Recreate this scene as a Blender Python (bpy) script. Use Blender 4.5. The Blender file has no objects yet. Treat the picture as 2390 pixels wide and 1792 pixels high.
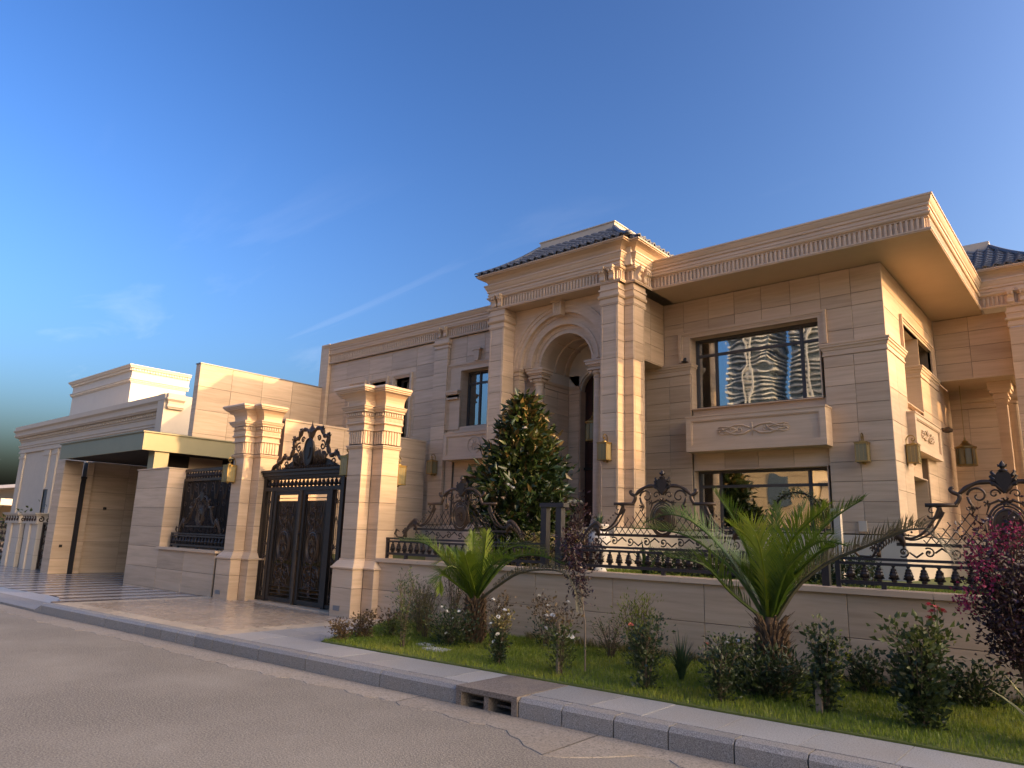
import bpy, math, random
import numpy as np
from mathutils import Vector, Matrix
random.seed(7)
rng = np.random.default_rng(7)
PI = math.pi
scn = bpy.context.scene
COL = scn.collection

# ------------------------------------------------------------------ camera, sky, sun, exposure
CAM_R = ((0.7617419281502033, 0.6471374737375186, 0.031021363326470437),
         (-0.11174592174096185, 0.17839765302387986, -0.9775925155042023),
         (-0.6381708892391389, 0.741206696866801, 0.20820794568779769))
cd = bpy.data.cameras.new('camera')
cam = bpy.data.objects.new('camera', cd)
COL.objects.link(cam)
cd.sensor_fit = 'HORIZONTAL'; cd.sensor_width = 36.0
cd.lens = 36.0*1660.80568/2390.0
cd.clip_start = 0.05; cd.clip_end = 3000
_r, _d, _f = [Vector(a) for a in CAM_R]
cam.matrix_world = Matrix(((_r.x, -_d.x, -_f.x, 0), (_r.y, -_d.y, -_f.y, 0), (_r.z, -_d.z, -_f.z, 1.6), (0, 0, 0, 1)))
scn.camera = cam

SUN = Vector((1.0, 0.335, 0.313)).normalized()
SUN_EL = math.asin(SUN.z); SUN_ROT = math.atan2(SUN.x, SUN.y)
world = bpy.data.worlds.new("World"); scn.world = world
world.use_nodes = True
wn = world.node_tree; wn.nodes.clear()
def N(nt, typ, **kw):
    n = nt.nodes.new(typ)
    for k, v in kw.items(): setattr(n, k, v)
    return n
sky = N(wn, 'ShaderNodeTexSky', sky_type='NISHITA', sun_disc=False, sun_elevation=SUN_EL, sun_rotation=SUN_ROT,
        altitude=220.0, air_density=1.0, dust_density=9.5, ozone_density=3.0)
hs = N(wn, 'ShaderNodeHueSaturation'); hs.inputs['Hue'].default_value = 0.5
hs.inputs['Saturation'].default_value = 1.06; hs.inputs['Value'].default_value = 0.76
gm = N(wn, 'ShaderNodeGamma'); gm.inputs[1].default_value = 1.8
cap = N(wn, 'ShaderNodeVectorMath', operation='MINIMUM'); cap.inputs[1].default_value = (8.5, 7.6, 6.6)
wn.links.new(sky.outputs[0], cap.inputs[0]); wn.links.new(cap.outputs[0], gm.inputs[0]); wn.links.new(gm.outputs[0], hs.inputs['Color'])
# thin high cirrus, laid out on the sky direction itself
tc = N(wn, 'ShaderNodeTexCoord')
sep = N(wn, 'ShaderNodeSeparateXYZ'); wn.links.new(tc.outputs['Generated'], sep.inputs[0])
def M(nt, op, a, b=None, clamp=False):
    m = nt.nodes.new('ShaderNodeMath'); m.operation = op; m.use_clamp = clamp
    for i, x in enumerate((a, b)):
        if x is None: continue
        if isinstance(x, (int, float)): m.inputs[i].default_value = x
        else: nt.links.new(x, m.inputs[i])
    return m.outputs[0]
zz = M(wn, 'ADD', M(wn, 'MAXIMUM', sep.outputs[2], 0.0), 0.12)
cu = N(wn, 'ShaderNodeCombineXYZ')
wn.links.new(M(wn, 'DIVIDE', sep.outputs[0], zz), cu.inputs[0])
wn.links.new(M(wn, 'DIVIDE', sep.outputs[1], zz), cu.inputs[1])
mp = N(wn, 'ShaderNodeMapping'); mp.inputs['Rotation'].default_value = (0, 0, 0.75); mp.inputs['Scale'].default_value = (0.55, 1.9, 1)
wn.links.new(cu.outputs[0], mp.inputs[0])
n1 = N(wn, 'ShaderNodeTexNoise'); n1.inputs['Scale'].default_value = 1.15; n1.inputs['Detail'].default_value = 9
n1.inputs['Roughness'].default_value = 0.58; n1.inputs['Distortion'].default_value = 0.9
wn.links.new(mp.outputs[0], n1.inputs['Vector'])
mr = N(wn, 'ShaderNodeMapRange'); mr.inputs[1].default_value = 0.58; mr.inputs[2].default_value = 0.80
mr.inputs[3].default_value = 0.0; mr.inputs[4].default_value = 0.15
wn.links.new(n1.outputs['Fac'], mr.inputs[0])
low = N(wn, 'ShaderNodeMapRange'); low.inputs[1].default_value = 0.10; low.inputs[2].default_value = 0.48
low.inputs[3].default_value = 1.0; low.inputs[4].default_value = 0.0
wn.links.new(sep.outputs[2], low.inputs[0])
cm = N(wn, 'ShaderNodeMix', data_type='RGBA')
wn.links.new(M(wn, 'MULTIPLY', mr.outputs[0], low.outputs[0], True), cm.inputs[0])
wn.links.new(hs.outputs[0], cm.inputs[6])
cm.inputs[7].default_value = (7.0, 7.2, 7.6, 1)
bg = N(wn, 'ShaderNodeBackground'); bg.inputs['Strength'].default_value = 0.14
wn.links.new(cm.outputs[2], bg.inputs['Color'])
wo = N(wn, 'ShaderNodeOutputWorld'); wn.links.new(bg.outputs[0], wo.inputs[0])

sl = bpy.data.lights.new('sun', 'SUN'); sl.energy = 2.0; sl.angle = math.radians(0.6); sl.color = (1.0, 0.66, 0.36)
so = bpy.data.objects.new('sun', sl); COL.objects.link(so)
so.rotation_euler = SUN.to_track_quat('Z', 'Y').to_euler(); so.location = (30, 12, 20)
vs = scn.view_settings
scn.display_settings.display_device = 'sRGB'
vs.view_transform = 'Standard'; vs.look = 'None'; vs.gamma = 1.0; vs.exposure = 1.22; vs.use_white_balance = True; vs.white_balance_temperature = 7700; vs.white_balance_tint = 12; vs.use_curve_mapping = False
scn.cycles.max_bounces = 8; scn.cycles.diffuse_bounces = 4; scn.cycles.transparent_max_bounces = 12

# ------------------------------------------------------------------ materials
def newmat(name):
    m = bpy.data.materials.new(name); m.use_nodes = True
    nt = m.node_tree; b = nt.nodes['Principled BSDF']
    return m, nt, b
def ramp(nt, fac, stops):
    r = nt.nodes.new('ShaderNodeValToRGB')
    el = r.color_ramp.elements
    while len(el) < len(stops): el.new(0.5)
    for e, (p, c) in zip(el, stops):
        e.position = p; e.color = (*c, 1)
    nt.links.new(fac, r.inputs[0]); return r.outputs[0]
def noise(nt, vec, scale, detail=4, rough=0.55, dist=0.0):
    n = nt.nodes.new('ShaderNodeTexNoise'); n.inputs['Scale'].default_value = scale; n.inputs['Detail'].default_value = detail
    n.inputs['Roughness'].default_value = rough; n.inputs['Distortion'].default_value = dist
    if vec is not None: nt.links.new(vec, n.inputs['Vector'])
    return n.outputs['Fac']
def mapped(nt, vec, scale, rot=(0, 0, 0)):
    m = nt.nodes.new('ShaderNodeMapping'); m.inputs['Scale'].default_value = scale; m.inputs['Rotation'].default_value = rot
    nt.links.new(vec, m.inputs[0]); return m.outputs[0]
def mixc(nt, fac, a, b, mode='MIX'):
    m = nt.nodes.new('ShaderNodeMix'); m.data_type = 'RGBA'; m.blend_type = mode
    for i, x in ((0, fac), (6, a), (7, b)):
        if isinstance(x, (int, float)): m.inputs[i].default_value = x
        elif isinstance(x, tuple): m.inputs[i].default_value = (*x, 1)
        else: nt.links.new(x, m.inputs[i])
    return m.outputs[2]
def bump(nt, b, h, strength, dist=0.01):
    u = nt.nodes.new('ShaderNodeBump'); u.inputs['Strength'].default_value = strength; u.inputs['Distance'].default_value = dist
    nt.links.new(h, u.inputs['Height']); nt.links.new(u.outputs[0], b.inputs['Normal'])
def pos(nt):
    return nt.nodes.new('ShaderNodeNewGeometry').outputs['Position']

def stone(name, dark, mid, light, rough=0.5, per=0.10, scale=(1.0, 1.0, 17.0)):
    """vein-cut travertine: long level streaks, each slab cut from another place of the block"""
    m, nt, b = newmat(name)
    oi = nt.nodes.new('ShaderNodeObjectInfo')
    off = nt.nodes.new('ShaderNodeCombineXYZ')
    for i, k in enumerate((37.0, 51.0, 83.0)):
        nt.links.new(M(nt, 'MULTIPLY', oi.outputs['Random'], k), off.inputs[i])
    v = nt.nodes.new('ShaderNodeVectorMath'); v.operation = 'ADD'
    nt.links.new(pos(nt), v.inputs[0]); nt.links.new(off.outputs[0], v.inputs[1])
    s1 = noise(nt, mapped(nt, v.outputs[0], scale), 1.0, 6, 0.62, 0.35)
    s2 = noise(nt, mapped(nt, v.outputs[0], (0.5, 0.5, 5.0)), 1.0, 3, 0.5, 0.3)
    f = M(nt, 'ADD', M(nt, 'MULTIPLY', s1, 0.62), M(nt, 'MULTIPLY', s2, 0.38))
    c = ramp(nt, f, ((0.30, dark), (0.50, mid), (0.70, light)))
    # slab to slab difference and slow soiling
    g = M(nt, 'ADD', M(nt, 'MULTIPLY', oi.outputs['Random'], 2*per), 1.0-per)
    big = noise(nt, pos(nt), 0.7, 4, 0.6)
    g2 = M(nt, 'MULTIPLY', g, M(nt, 'ADD', M(nt, 'MULTIPLY', big, 0.24), 0.88))
    gc = nt.nodes.new('ShaderNodeCombineXYZ')
    for i in range(3): nt.links.new(g2, gc.inputs[i])
    c = mixc(nt, 1.0, c, gc.outputs[0], 'MULTIPLY')
    nt.links.new(c, b.inputs['Base Color'])
    b.inputs['Roughness'].default_value = rough
    bump(nt, b, s1, 0.12, 0.004)
    return m
def plain(name, color, rough=0.6, metal=0.0, var=0.0, scale=8.0, bmp=0.0, spec=None, obj=0.0):
    m, nt, b = newmat(name)
    b.inputs['Roughness'].default_value = rough; b.inputs['Metallic'].default_value = metal
    if spec is not None: b.inputs['Specular IOR Level'].default_value = spec
    if var or obj:
        n = noise(nt, pos(nt), scale, 5, 0.6)
        k = M(nt, 'ADD', M(nt, 'MULTIPLY', n, 2*var), 1.0-var)
        if obj:
            oi = nt.nodes.new('ShaderNodeObjectInfo')
            k = M(nt, 'MULTIPLY', k, M(nt, 'ADD', M(nt, 'MULTIPLY', oi.outputs['Random'], 2*obj), 1.0-obj))
        gc = nt.nodes.new('ShaderNodeCombineXYZ')
        for i in range(3): nt.links.new(k, gc.inputs[i])
        nt.links.new(mixc(nt, 1.0, color, gc.outputs[0], 'MULTIPLY'), b.inputs['Base Color'])
        if bmp: bump(nt, b, n, bmp, 0.01)
    else:
        b.inputs['Base Color'].default_value = (*color, 1)
    return m
def leafmat(name, stops, rough=0.45, trans=0.25, scale=3.0, fine=60.0):
    """leaves: colour varies from leaf clump to leaf clump and leaf to leaf, some light passes through"""
    m, nt, b = newmat(name)
    p = pos(nt)
    f = M(nt, 'ADD', M(nt, 'MULTIPLY', noise(nt, p, scale, 2), 0.5), M(nt, 'MULTIPLY', noise(nt, p, fine, 1), 0.5))
    c = ramp(nt, f, stops)
    nt.links.new(c, b.inputs['Base Color']); b.inputs['Roughness'].default_value = rough
    t = nt.nodes.new('ShaderNodeBsdfTranslucent'); nt.links.new(c, t.inputs[0])
    mx = nt.nodes.new('ShaderNodeMixShader'); mx.inputs[0].default_value = trans
    out = nt.nodes['Material Output']
    nt.links.new(b.outputs[0], mx.inputs[1]); nt.links.new(t.outputs[0], mx.inputs[2]); nt.links.new(mx.outputs[0], out.inputs[0])
    return m
MT = {}
MT['stone'] = stone('vein_cut_travertine', (0.440, 0.305, 0.195), (0.565, 0.400, 0.265), (0.650, 0.480, 0.335), 0.5)
MT['trim'] = stone('carved_travertine', (0.500, 0.350, 0.230), (0.585, 0.420, 0.283), (0.650, 0.480, 0.335), 0.55, 0.03)
MT['lime'] = plain('pale_limestone', (0.56, 0.47, 0.37), 0.7, 0, 0.08, 3.0)
MT['white_stone'] = plain('white_limestone', (0.68, 0.60, 0.50), 0.7, 0, 0.06, 3.0)
MT['joint'] = plain('dark_joint', (0.20, 0.146, 0.100), 0.9)
MT['iron'] = plain('bronzed_iron', (0.030, 0.022, 0.018), 0.42, 0.35, 0.35, 30.0)
MT['iron_hi'] = plain('worn_bronze', (0.085, 0.055, 0.036), 0.38, 0.55, 0.4, 24.0)
MT['black'] = plain('black_paint', (0.016, 0.015, 0.020), 0.38)
MT['frame'] = plain('window_frame_grey', (0.060, 0.052, 0.048), 0.5)
MT['brass'] = plain('aged_brass', (0.34, 0.23, 0.085), 0.34, 0.85, 0.25, 40.0)
MT['lamp_glass'] = plain('ribbed_lamp_glass', (0.23, 0.19, 0.10), 0.22, 0.0, 0.15, 30.0)
MT['canopy'] = plain('olive_metal_cladding', (0.235, 0.215, 0.135), 0.42, 0.25, 0.12, 2.0)
MT['dark'] = plain('interior_shade', (0.035, 0.026, 0.020), 0.9)  # shade of rooms, car port and openings put into a near-black colour
MT['soffit'] = stone('soffit_stone', (0.50, 0.36, 0.235), (0.54, 0.395, 0.262), (0.575, 0.425, 0.288), 0.6, 0.03, (1.2, 1.2, 1.2))
MT['curtain'] = plain('curtain_cloth', (0.50, 0.50, 0.48), 0.9, 0, 0.05)
MT['door'] = plain('dark_red_wood', (0.045, 0.012, 0.008), 0.35, 0, 0.3, 12.0)
MT['tile'] = plain('blue_grey_roof_tile', (0.105, 0.115, 0.140), 0.42, 0, 0.25, 9.0, 0.1)
MT['bark'] = plain('palm_fibre', (0.105, 0.062, 0.032), 0.9, 0, 0.45, 35.0, 0.6)
MT['twig'] = plain('brown_stem', (0.095, 0.066, 0.042), 0.85, 0, 0.3, 40.0)
MT['green_stem'] = plain('green_stem', (0.095, 0.120, 0.040), 0.6)
MT['urn'] = plain('urn_stone', (0.55, 0.50, 0.44), 0.7, 0, 0.2, 14.0, 0.3)
MT['plate'] = plain('grey_plate', (0.22, 0.21, 0.21), 0.4, 0.3)
MT['lid'] = plain('grey_cover', (0.42, 0.42, 0.42), 0.6, 0, 0.15, 20)
MT['tan_wall'] = plain('tan_render', (0.47, 0.36, 0.235), 0.8, 0, 0.06, 2.0)
MT['ochre_wall'] = plain('ochre_render', (0.56, 0.40, 0.22), 0.8, 0, 0.06, 2.0)
MT['tower'] = plain('tower_concrete', (0.66, 0.64, 0.60), 0.7)
MT['tower_glass'] = plain('tower_glazing', (0.10, 0.13, 0.15), 0.2)

def glassmat():
    m, nt, b = newmat('window_glass')
    nt.nodes.remove(b); out = nt.nodes['Material Output']
    g = nt.nodes.new('ShaderNodeBsdfGlossy'); g.inputs['Roughness'].default_value = 0.015; g.inputs['Color'].default_value = (0.9, 0.93, 0.95, 1)
    # slight waviness of the panes
    u = nt.nodes.new('ShaderNodeBump'); u.inputs['Strength'].default_value = 0.10; u.inputs['Distance'].default_value = 0.02
    nt.links.new(noise(nt, pos(nt), 1.8, 1), u.inputs['Height']); nt.links.new(u.outputs[0], g.inputs['Normal'])
    t = nt.nodes.new('ShaderNodeBsdfTransparent'); t.inputs[0].default_value = (0.62, 0.67, 0.66, 1)
    fr = nt.nodes.new('ShaderNodeFresnel'); fr.inputs['IOR'].default_value = 1.9
    f = M(nt, 'ADD', M(nt, 'MULTIPLY', fr.outputs[0], 0.75), 0.26, True)
    mx = nt.nodes.new('ShaderNodeMixShader'); nt.links.new(f, mx.inputs[0])
    nt.links.new(t.outputs[0], mx.inputs[1]); nt.links.new(g.outputs[0], mx.inputs[2]); nt.links.new(mx.outputs[0], out.inputs[0])
    return m
MT['glass'] = glassmat()

def asphalt():
    m, nt, b = newmat('worn_asphalt')
    p = pos(nt)
    big = noise(nt, p, 0.55, 5, 0.6); mid = noise(nt, p, 3.5, 4, 0.6); fine = noise(nt, p, 62.0, 3, 0.75)
    vor = nt.nodes.new('ShaderNodeTexVoronoi'); vor.inputs['Scale'].default_value = 75.0; nt.links.new(p, vor.inputs['Vector'])
    c = ramp(nt, fine, ((0.34, (0.080, 0.066, 0.051)), (0.5, (0.205, 0.175, 0.138)), (0.64, (0.345, 0.298, 0.238))))
    c = mixc(nt, M(nt, 'ADD', M(nt, 'MULTIPLY', ramp_f(nt, vor.outputs['Distance'], 0.05, 0.40), 0.45), 0.55), (0.06, 0.05, 0.04), c)
    c = mixc(nt, ramp_f(nt, big, 0.42, 0.68), c, mixc(nt, 0.42, c, (0.36, 0.315, 0.255)))
    c = mixc(nt, M(nt, 'MULTIPLY', ramp_f(nt, mid, 0.60, 0.72), 0.25), c, (0.35, 0.31, 0.26))
    nt.links.new(c, b.inputs['Base Color']); b.inputs['Roughness'].default_value = 0.85
    bump(nt, b, M(nt, 'ADD', fine, M(nt, 'MULTIPLY', vor.outputs['Distance'], 0.8)), 0.5, 0.006)
    return m
def ramp_f(nt, f, a, b):
    r = nt.nodes.new('ShaderNodeMapRange'); r.inputs[1].default_value = a; r.inputs[2].default_value = b
    nt.links.new(f, r.inputs[0]); return r.outputs[0]
MT['asphalt'] = asphalt()
def granite(name, a, b_, spk=140.0, rough=0.6, stain=0.35):
    m, nt, b = newmat(name)
    p = pos(nt)
    oi = nt.nodes.new('ShaderNodeObjectInfo')
    f = noise(nt, p, spk, 2, 0.7); big = noise(nt, p, 2.2, 4, 0.6)
    c = ramp(nt, f, ((0.32, tuple(x*0.45 for x in a)), (0.47, a), (0.66, b_)))
    c = mixc(nt, M(nt, 'MULTIPLY', ramp_f(nt, big, 0.45, 0.75), stain), c, (0.30, 0.235, 0.165))
    g = M(nt, 'ADD', M(nt, 'MULTIPLY', oi.outputs['Random'], 0.22), 0.89)
    gc = nt.nodes.new('ShaderNodeCombineXYZ')
    for i in range(3): nt.links.new(g, gc.inputs[i])
    nt.links.new(mixc(nt, 1.0, c, gc.outputs[0], 'MULTIPLY'), b.inputs['Base Color'])
    b.inputs['Roughness'].default_value = rough
    bump(nt, b, f, 0.25, 0.003)
    return m
MT['granite'] = granite('kerb_granite', (0.200, 0.190, 0.180), (0.36, 0.345, 0.33))
MT['slab'] = granite('pavement_granite', (0.315, 0.310, 0.305), (0.41, 0.40, 0.39), 90.0, 0.42, 0.30)
MT['concrete'] = granite('gutter_concrete', (0.290, 0.245, 0.195), (0.37, 0.315, 0.255), 60.0, 0.8, 0.55)
MT['drain'] = granite('weathered_drain_concrete', (0.155, 0.125, 0.105), (0.25, 0.21, 0.18), 70.0, 0.85, 0.5)
def marble(name, a, b_, rough=0.12, sc=(6.0, 0.9, 6.0)):
    m, nt, b = newmat(name)
    oi = nt.nodes.new('ShaderNodeObjectInfo')
    off = nt.nodes.new('ShaderNodeCombineXYZ')
    for i, k in enumerate((29.0, 41.0)): nt.links.new(M(nt, 'MULTIPLY', oi.outputs['Random'], k), off.inputs[i])
    v = nt.nodes.new('ShaderNodeVectorMath'); v.operation = 'ADD'
    nt.links.new(pos(nt), v.inputs[0]); nt.links.new(off.outputs[0], v.inputs[1])
    f = noise(nt, mapped(nt, v.outputs[0], sc), 1.0, 5, 0.6, 0.5)
    c = ramp(nt, f, ((0.2, a), (0.8, b_)))
    g = M(nt, 'ADD', M(nt, 'MULTIPLY', oi.outputs['Random'], 0.2), 0.9)
    gc = nt.nodes.new('ShaderNodeCombineXYZ')
    for i in range(3): nt.links.new(g, gc.inputs[i])
    nt.links.new(mixc(nt, 1.0, c, gc.outputs[0], 'MULTIPLY'), b.inputs['Base Color'])
    nt.links.new(M(nt, 'ADD', M(nt, 'MULTIPLY', noise(nt, pos(nt), 5.0, 4), 0.25), rough), b.inputs['Roughness'])
    return m
MT['cream_marble'] = marble('cream_marble', (0.33, 0.250, 0.185), (0.47, 0.375, 0.285), 0.14)
MT['cream_border'] = marble('pale_cream_marble', (0.48, 0.39, 0.29), (0.55, 0.45, 0.34), 0.18)
MT['white_marble'] = marble('white_marble_strip', (0.40, 0.37, 0.35), (0.50, 0.465, 0.44), 0.10)
MT['dark_marble'] = marble('dark_marble_strip', (0.085, 0.073, 0.075), (0.15, 0.13, 0.13), 0.10)
MT['grass'] = leafmat('grass_blades', ((0.25, (0.070, 0.130, 0.012)), (0.5, (0.165, 0.225, 0.020)), (0.75, (0.340, 0.300, 0.045))), 0.5, 0.3, 1.3, 25.0)
MT['soil'] = plain('lawn_soil', (0.095, 0.115, 0.022), 0.95, 0, 0.4, 12.0)
MT['earth'] = plain('far_ground', (0.23, 0.195, 0.155), 0.9, 0, 0.2, 0.2)

# ------------------------------------------------------------------ mesh helpers
ORG = {}                       # object -> world origin its children are measured from
def origin(o): return ORG.get(o.name, Vector((0, 0, 0)))
class MB:
    """collects faces in world (or, with a parent at the origin, local) coordinates; build() links them as one mesh object"""
    def __init__(s): s.v = []; s.f = []; s.cut = []
    def add(s, vs, fs):
        s.cut.append((len(s.v), len(s.f)))
        k = len(s.v); s.v += [tuple(p) for p in vs]; s.f += [tuple(i+k for i in f) for f in fs]
    def box(s, x0, x1, y0, y1, z0, z1):
        if x0 > x1: x0, x1 = x1, x0
        if y0 > y1: y0, y1 = y1, y0
        if z0 > z1: z0, z1 = z1, z0
        s.add([(x0, y0, z0), (x1, y0, z0), (x1, y1, z0), (x0, y1, z0), (x0, y0, z1), (x1, y0, z1), (x1, y1, z1), (x0, y1, z1)],
              [(0, 3, 2, 1), (4, 5, 6, 7), (0, 1, 5, 4), (1, 2, 6, 5), (2, 3, 7, 6), (3, 0, 4, 7)])
        return s
    def obox(s, c, u, w, d, z0, z1):
        """box along direction u (unit xy), centre c, length w, depth d"""
        ux, uy = u; nx, ny = -uy, ux
        P = [(c[0]+a*ux*w/2+b*nx*d/2, c[1]+a*uy*w/2+b*ny*d/2) for a, b in ((-1, -1), (1, -1), (1, 1), (-1, 1))]
        s.add([(*p, z0) for p in P]+[(*p, z1) for p in P],
              [(0, 3, 2, 1), (4, 5, 6, 7), (0, 1, 5, 4), (1, 2, 6, 5), (2, 3, 7, 6), (3, 0, 4, 7)]); return s
    def prism(s, poly, y0, y1):
        """polygon in x,z pulled from y0 to y1"""
        n = len(poly)
        s.add([(x, y0, z) for x, z in poly]+[(x, y1, z) for x, z in poly],
              [tuple(range(n)), tuple(range(2*n-1, n-1, -1))]+[(i, n+i, n+(i+1) % n, (i+1) % n) for i in range(n)]); return s
    def slab(s, poly, z0, z1):
        n = len(poly)
        s.add([(x, y, z0) for x, y in poly]+[(x, y, z1) for x, y in poly],
              [tuple(range(n-1, -1, -1)), tuple(range(n, 2*n))]+[(i, (i+1) % n, n+(i+1) % n, n+i) for i in range(n)]); return s
    def tube(s, pts, r, n=6, closed=False):
        pts = [Vector(p) for p in pts]; m = len(pts)
        if m < 2: return s
        rs = r if isinstance(r, (list, tuple)) else [r]*m
        rings = []; up = None
        for i in range(m):
            a = pts[(i-1) % m] if (closed or i > 0) else pts[i]
            b = pts[(i+1) % m] if (closed or i < m-1) else pts[i]
            t = (b-a)
            t = t.normalized() if t.length > 1e-9 else Vector((0, 0, 1))
            if up is None:
                up = Vector((0, 0, 1)) if abs(t.z) < 0.9 else Vector((0, 1, 0))
            e1 = t.cross(up)
            if e1.length < 1e-4: e1 = t.cross(Vector((1, 0, 0)))
            e1.normalize(); e2 = e1.cross(t).normalized(); up = e2
            rings.append([pts[i]+(e1*math.cos(2*PI*k/n)+e2*math.sin(2*PI*k/n))*rs[i] for k in range(n)])
        vs = [p for R in rings for p in R]; fs = []
        for i in range(m if closed else m-1):
            j = (i+1) % m
            for k in range(n):
                fs.append((i*n+k, i*n+(k+1) % n, j*n+(k+1) % n, j*n+k))
        if not closed:
            fs.append(tuple(range(n-1, -1, -1))); fs.append(tuple((m-1)*n+k for k in range(n)))
        s.add(vs, fs); return s
    def lathe(s, prof, cx, cy, n=16, sx=1.0, sy=1.0, cap=True):
        vs = []; fs = []
        for r, z in prof:
            for k in range(n): vs.append((cx+sx*r*math.cos(2*PI*k/n), cy+sy*r*math.sin(2*PI*k/n), z))
        for i in range(len(prof)-1):
            for k in range(n): fs.append((i*n+k, i*n+(k+1) % n, (i+1)*n+(k+1) % n, (i+1)*n+k))
        if cap:
            fs.append(tuple(range(n-1, -1, -1))); fs.append(tuple((len(prof)-1)*n+k for k in range(n)))
        s.add(vs, fs); return s
    def sweep(s, prof, path, closed=False):
        """moulding: profile [(out, z)] carried along an xy path, outwards to the right of the way, mitred at the corners"""
        P = [Vector((*p, 0)) for p in path]; m = len(P); offs = []
        for i in range(m):
            ds = []
            if closed or i > 0: ds.append((P[i]-P[(i-1) % m]).normalized())
            if closed or i < m-1: ds.append((P[(i+1) % m]-P[i]).normalized())
            ns = [Vector((d.y, -d.x, 0)) for d in ds]
            if len(ns) == 1: offs.append(ns[0])
            else:
                b = ns[0]+ns[1]; b.normalize(); offs.append(b/max(0.3, b.dot(ns[0])))
        k = len(prof); vs = []
        for i in range(m):
            for o, z in prof: vs.append((P[i].x+offs[i].x*o, P[i].y+offs[i].y*o, z))
        fs = []
        for i in range(m if closed else m-1):
            j = (i+1) % m
            for q in range(k-1): fs.append((i*k+q, j*k+q, j*k+q+1, i*k+q+1))
        if not closed:
            fs.append(tuple(range(k-1, -1, -1))); fs.append(tuple((m-1)*k+q for q in range(k)))
        s.add(vs, fs); return s
    def disc(s, c, r, n=10, nrm='y', sx=1, sz=1):
        if nrm == 'y': vs = [(c[0]+sx*r*math.cos(2*PI*k/n), c[1], c[2]+sz*r*math.sin(2*PI*k/n)) for k in range(n)]
        s.add(vs, [tuple(range(n))]); return s
    def each(s, name, mat, parent=None):
        """every piece added becomes an object of its own"""
        C = s.cut+[(len(s.v), len(s.f))]
        for (a, b), (c, d) in zip(C[:-1], C[1:]):
            m = MB(); m.v = s.v[a:c]; m.f = [tuple(i-a for i in f) for f in s.f[b:d]]; m.build(name, mat, parent)
    def build(s, name, mat, parent=None, smooth=False, off=None, kind=None):
        me = bpy.data.meshes.new(name)
        o3 = Vector((0, 0, 0))
        if parent is not None: o3 = origin(parent)
        if off is not None: o3 = Vector(off)
        va = np.array(s.v, dtype=np.float32).reshape(-1, 3)-np.array(o3[:], dtype=np.float32)
        me.from_pydata(va.tolist(), [], s.f)
        if smooth: me.polygons.foreach_set('use_smooth', [True]*len(me.polygons))
        if mat is not None: me.materials.append(MT[mat] if isinstance(mat, str) else mat)
        me.update()
        o = bpy.data.objects.new(name, me); COL.objects.link(o)
        if parent is not None: o.parent = parent; ORG[o.name] = o3
        elif off is not None: o.location = o3; ORG[o.name] = o3
        if kind: o['kind'] = kind
        return o
def mesh_np(name, verts, faces4=None, faces3=None):
    me = bpy.data.meshes.new(name)
    nf4 = 0 if faces4 is None else len(faces4); nf3 = 0 if faces3 is None else len(faces3)
    me.vertices.add(len(verts)); me.vertices.foreach_set('co', np.asarray(verts, dtype=np.float32).ravel())
    loops = []; starts = []; k = 0
    if nf4: loops.append(np.asarray(faces4, dtype=np.int32).ravel()); starts.append(np.arange(nf4)*4); k = nf4*4
    if nf3: loops.append(np.asarray(faces3, dtype=np.int32).ravel()); starts.append(k+np.arange(nf3)*3)
    L = np.concatenate(loops); S_ = np.concatenate(starts).astype(np.int32)
    me.loops.add(len(L)); me.loops.foreach_set('vertex_index', L)
    me.polygons.add(len(S_)); me.polygons.foreach_set('loop_start', S_)
    me.update(calc_edges=True); me.validate()
    return me
def link(name, me, mat, parent=None, loc=None, kind=None):
    if mat is not None and not me.materials: me.materials.append(MT[mat] if isinstance(mat, str) else mat)
    o = bpy.data.objects.new(name, me); COL.objects.link(o)
    if parent is not None: o.parent = parent; ORG[o.name] = origin(parent)
    if loc is not None: o.location = loc
    if kind: o['kind'] = kind
    return o
def tag(o, label, cat, group=None):
    o['label'] = label; o['category'] = cat
    if group: o['group'] = group
    return o
def thing(name, label, cat, loc=(0, 0, 0), group=None):
    o = bpy.data.objects.new(name, None); COL.objects.link(o); o.empty_display_size = 0.2
    o.location = loc; ORG[o.name] = Vector(loc)
    return tag(o, label, cat, group)
def dup(root, loc, rotz=0.0, label=None):
    def cp(o, par):
        c = o.copy(); COL.objects.link(c)
        if par is not None:
            c.parent = par
        for ch in KIDS.get(o.name, []): cp(ch, c)
        return c
    KIDS = {}
    for o in bpy.data.objects:
        if o.parent: KIDS.setdefault(o.parent.name, []).append(o)
    r = cp(root, None); r.location = loc; r.rotation_euler = (0, 0, rotz)
    if label: r['label'] = label
    return r
def struct(o): o['kind'] = 'structure'; return o

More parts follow.
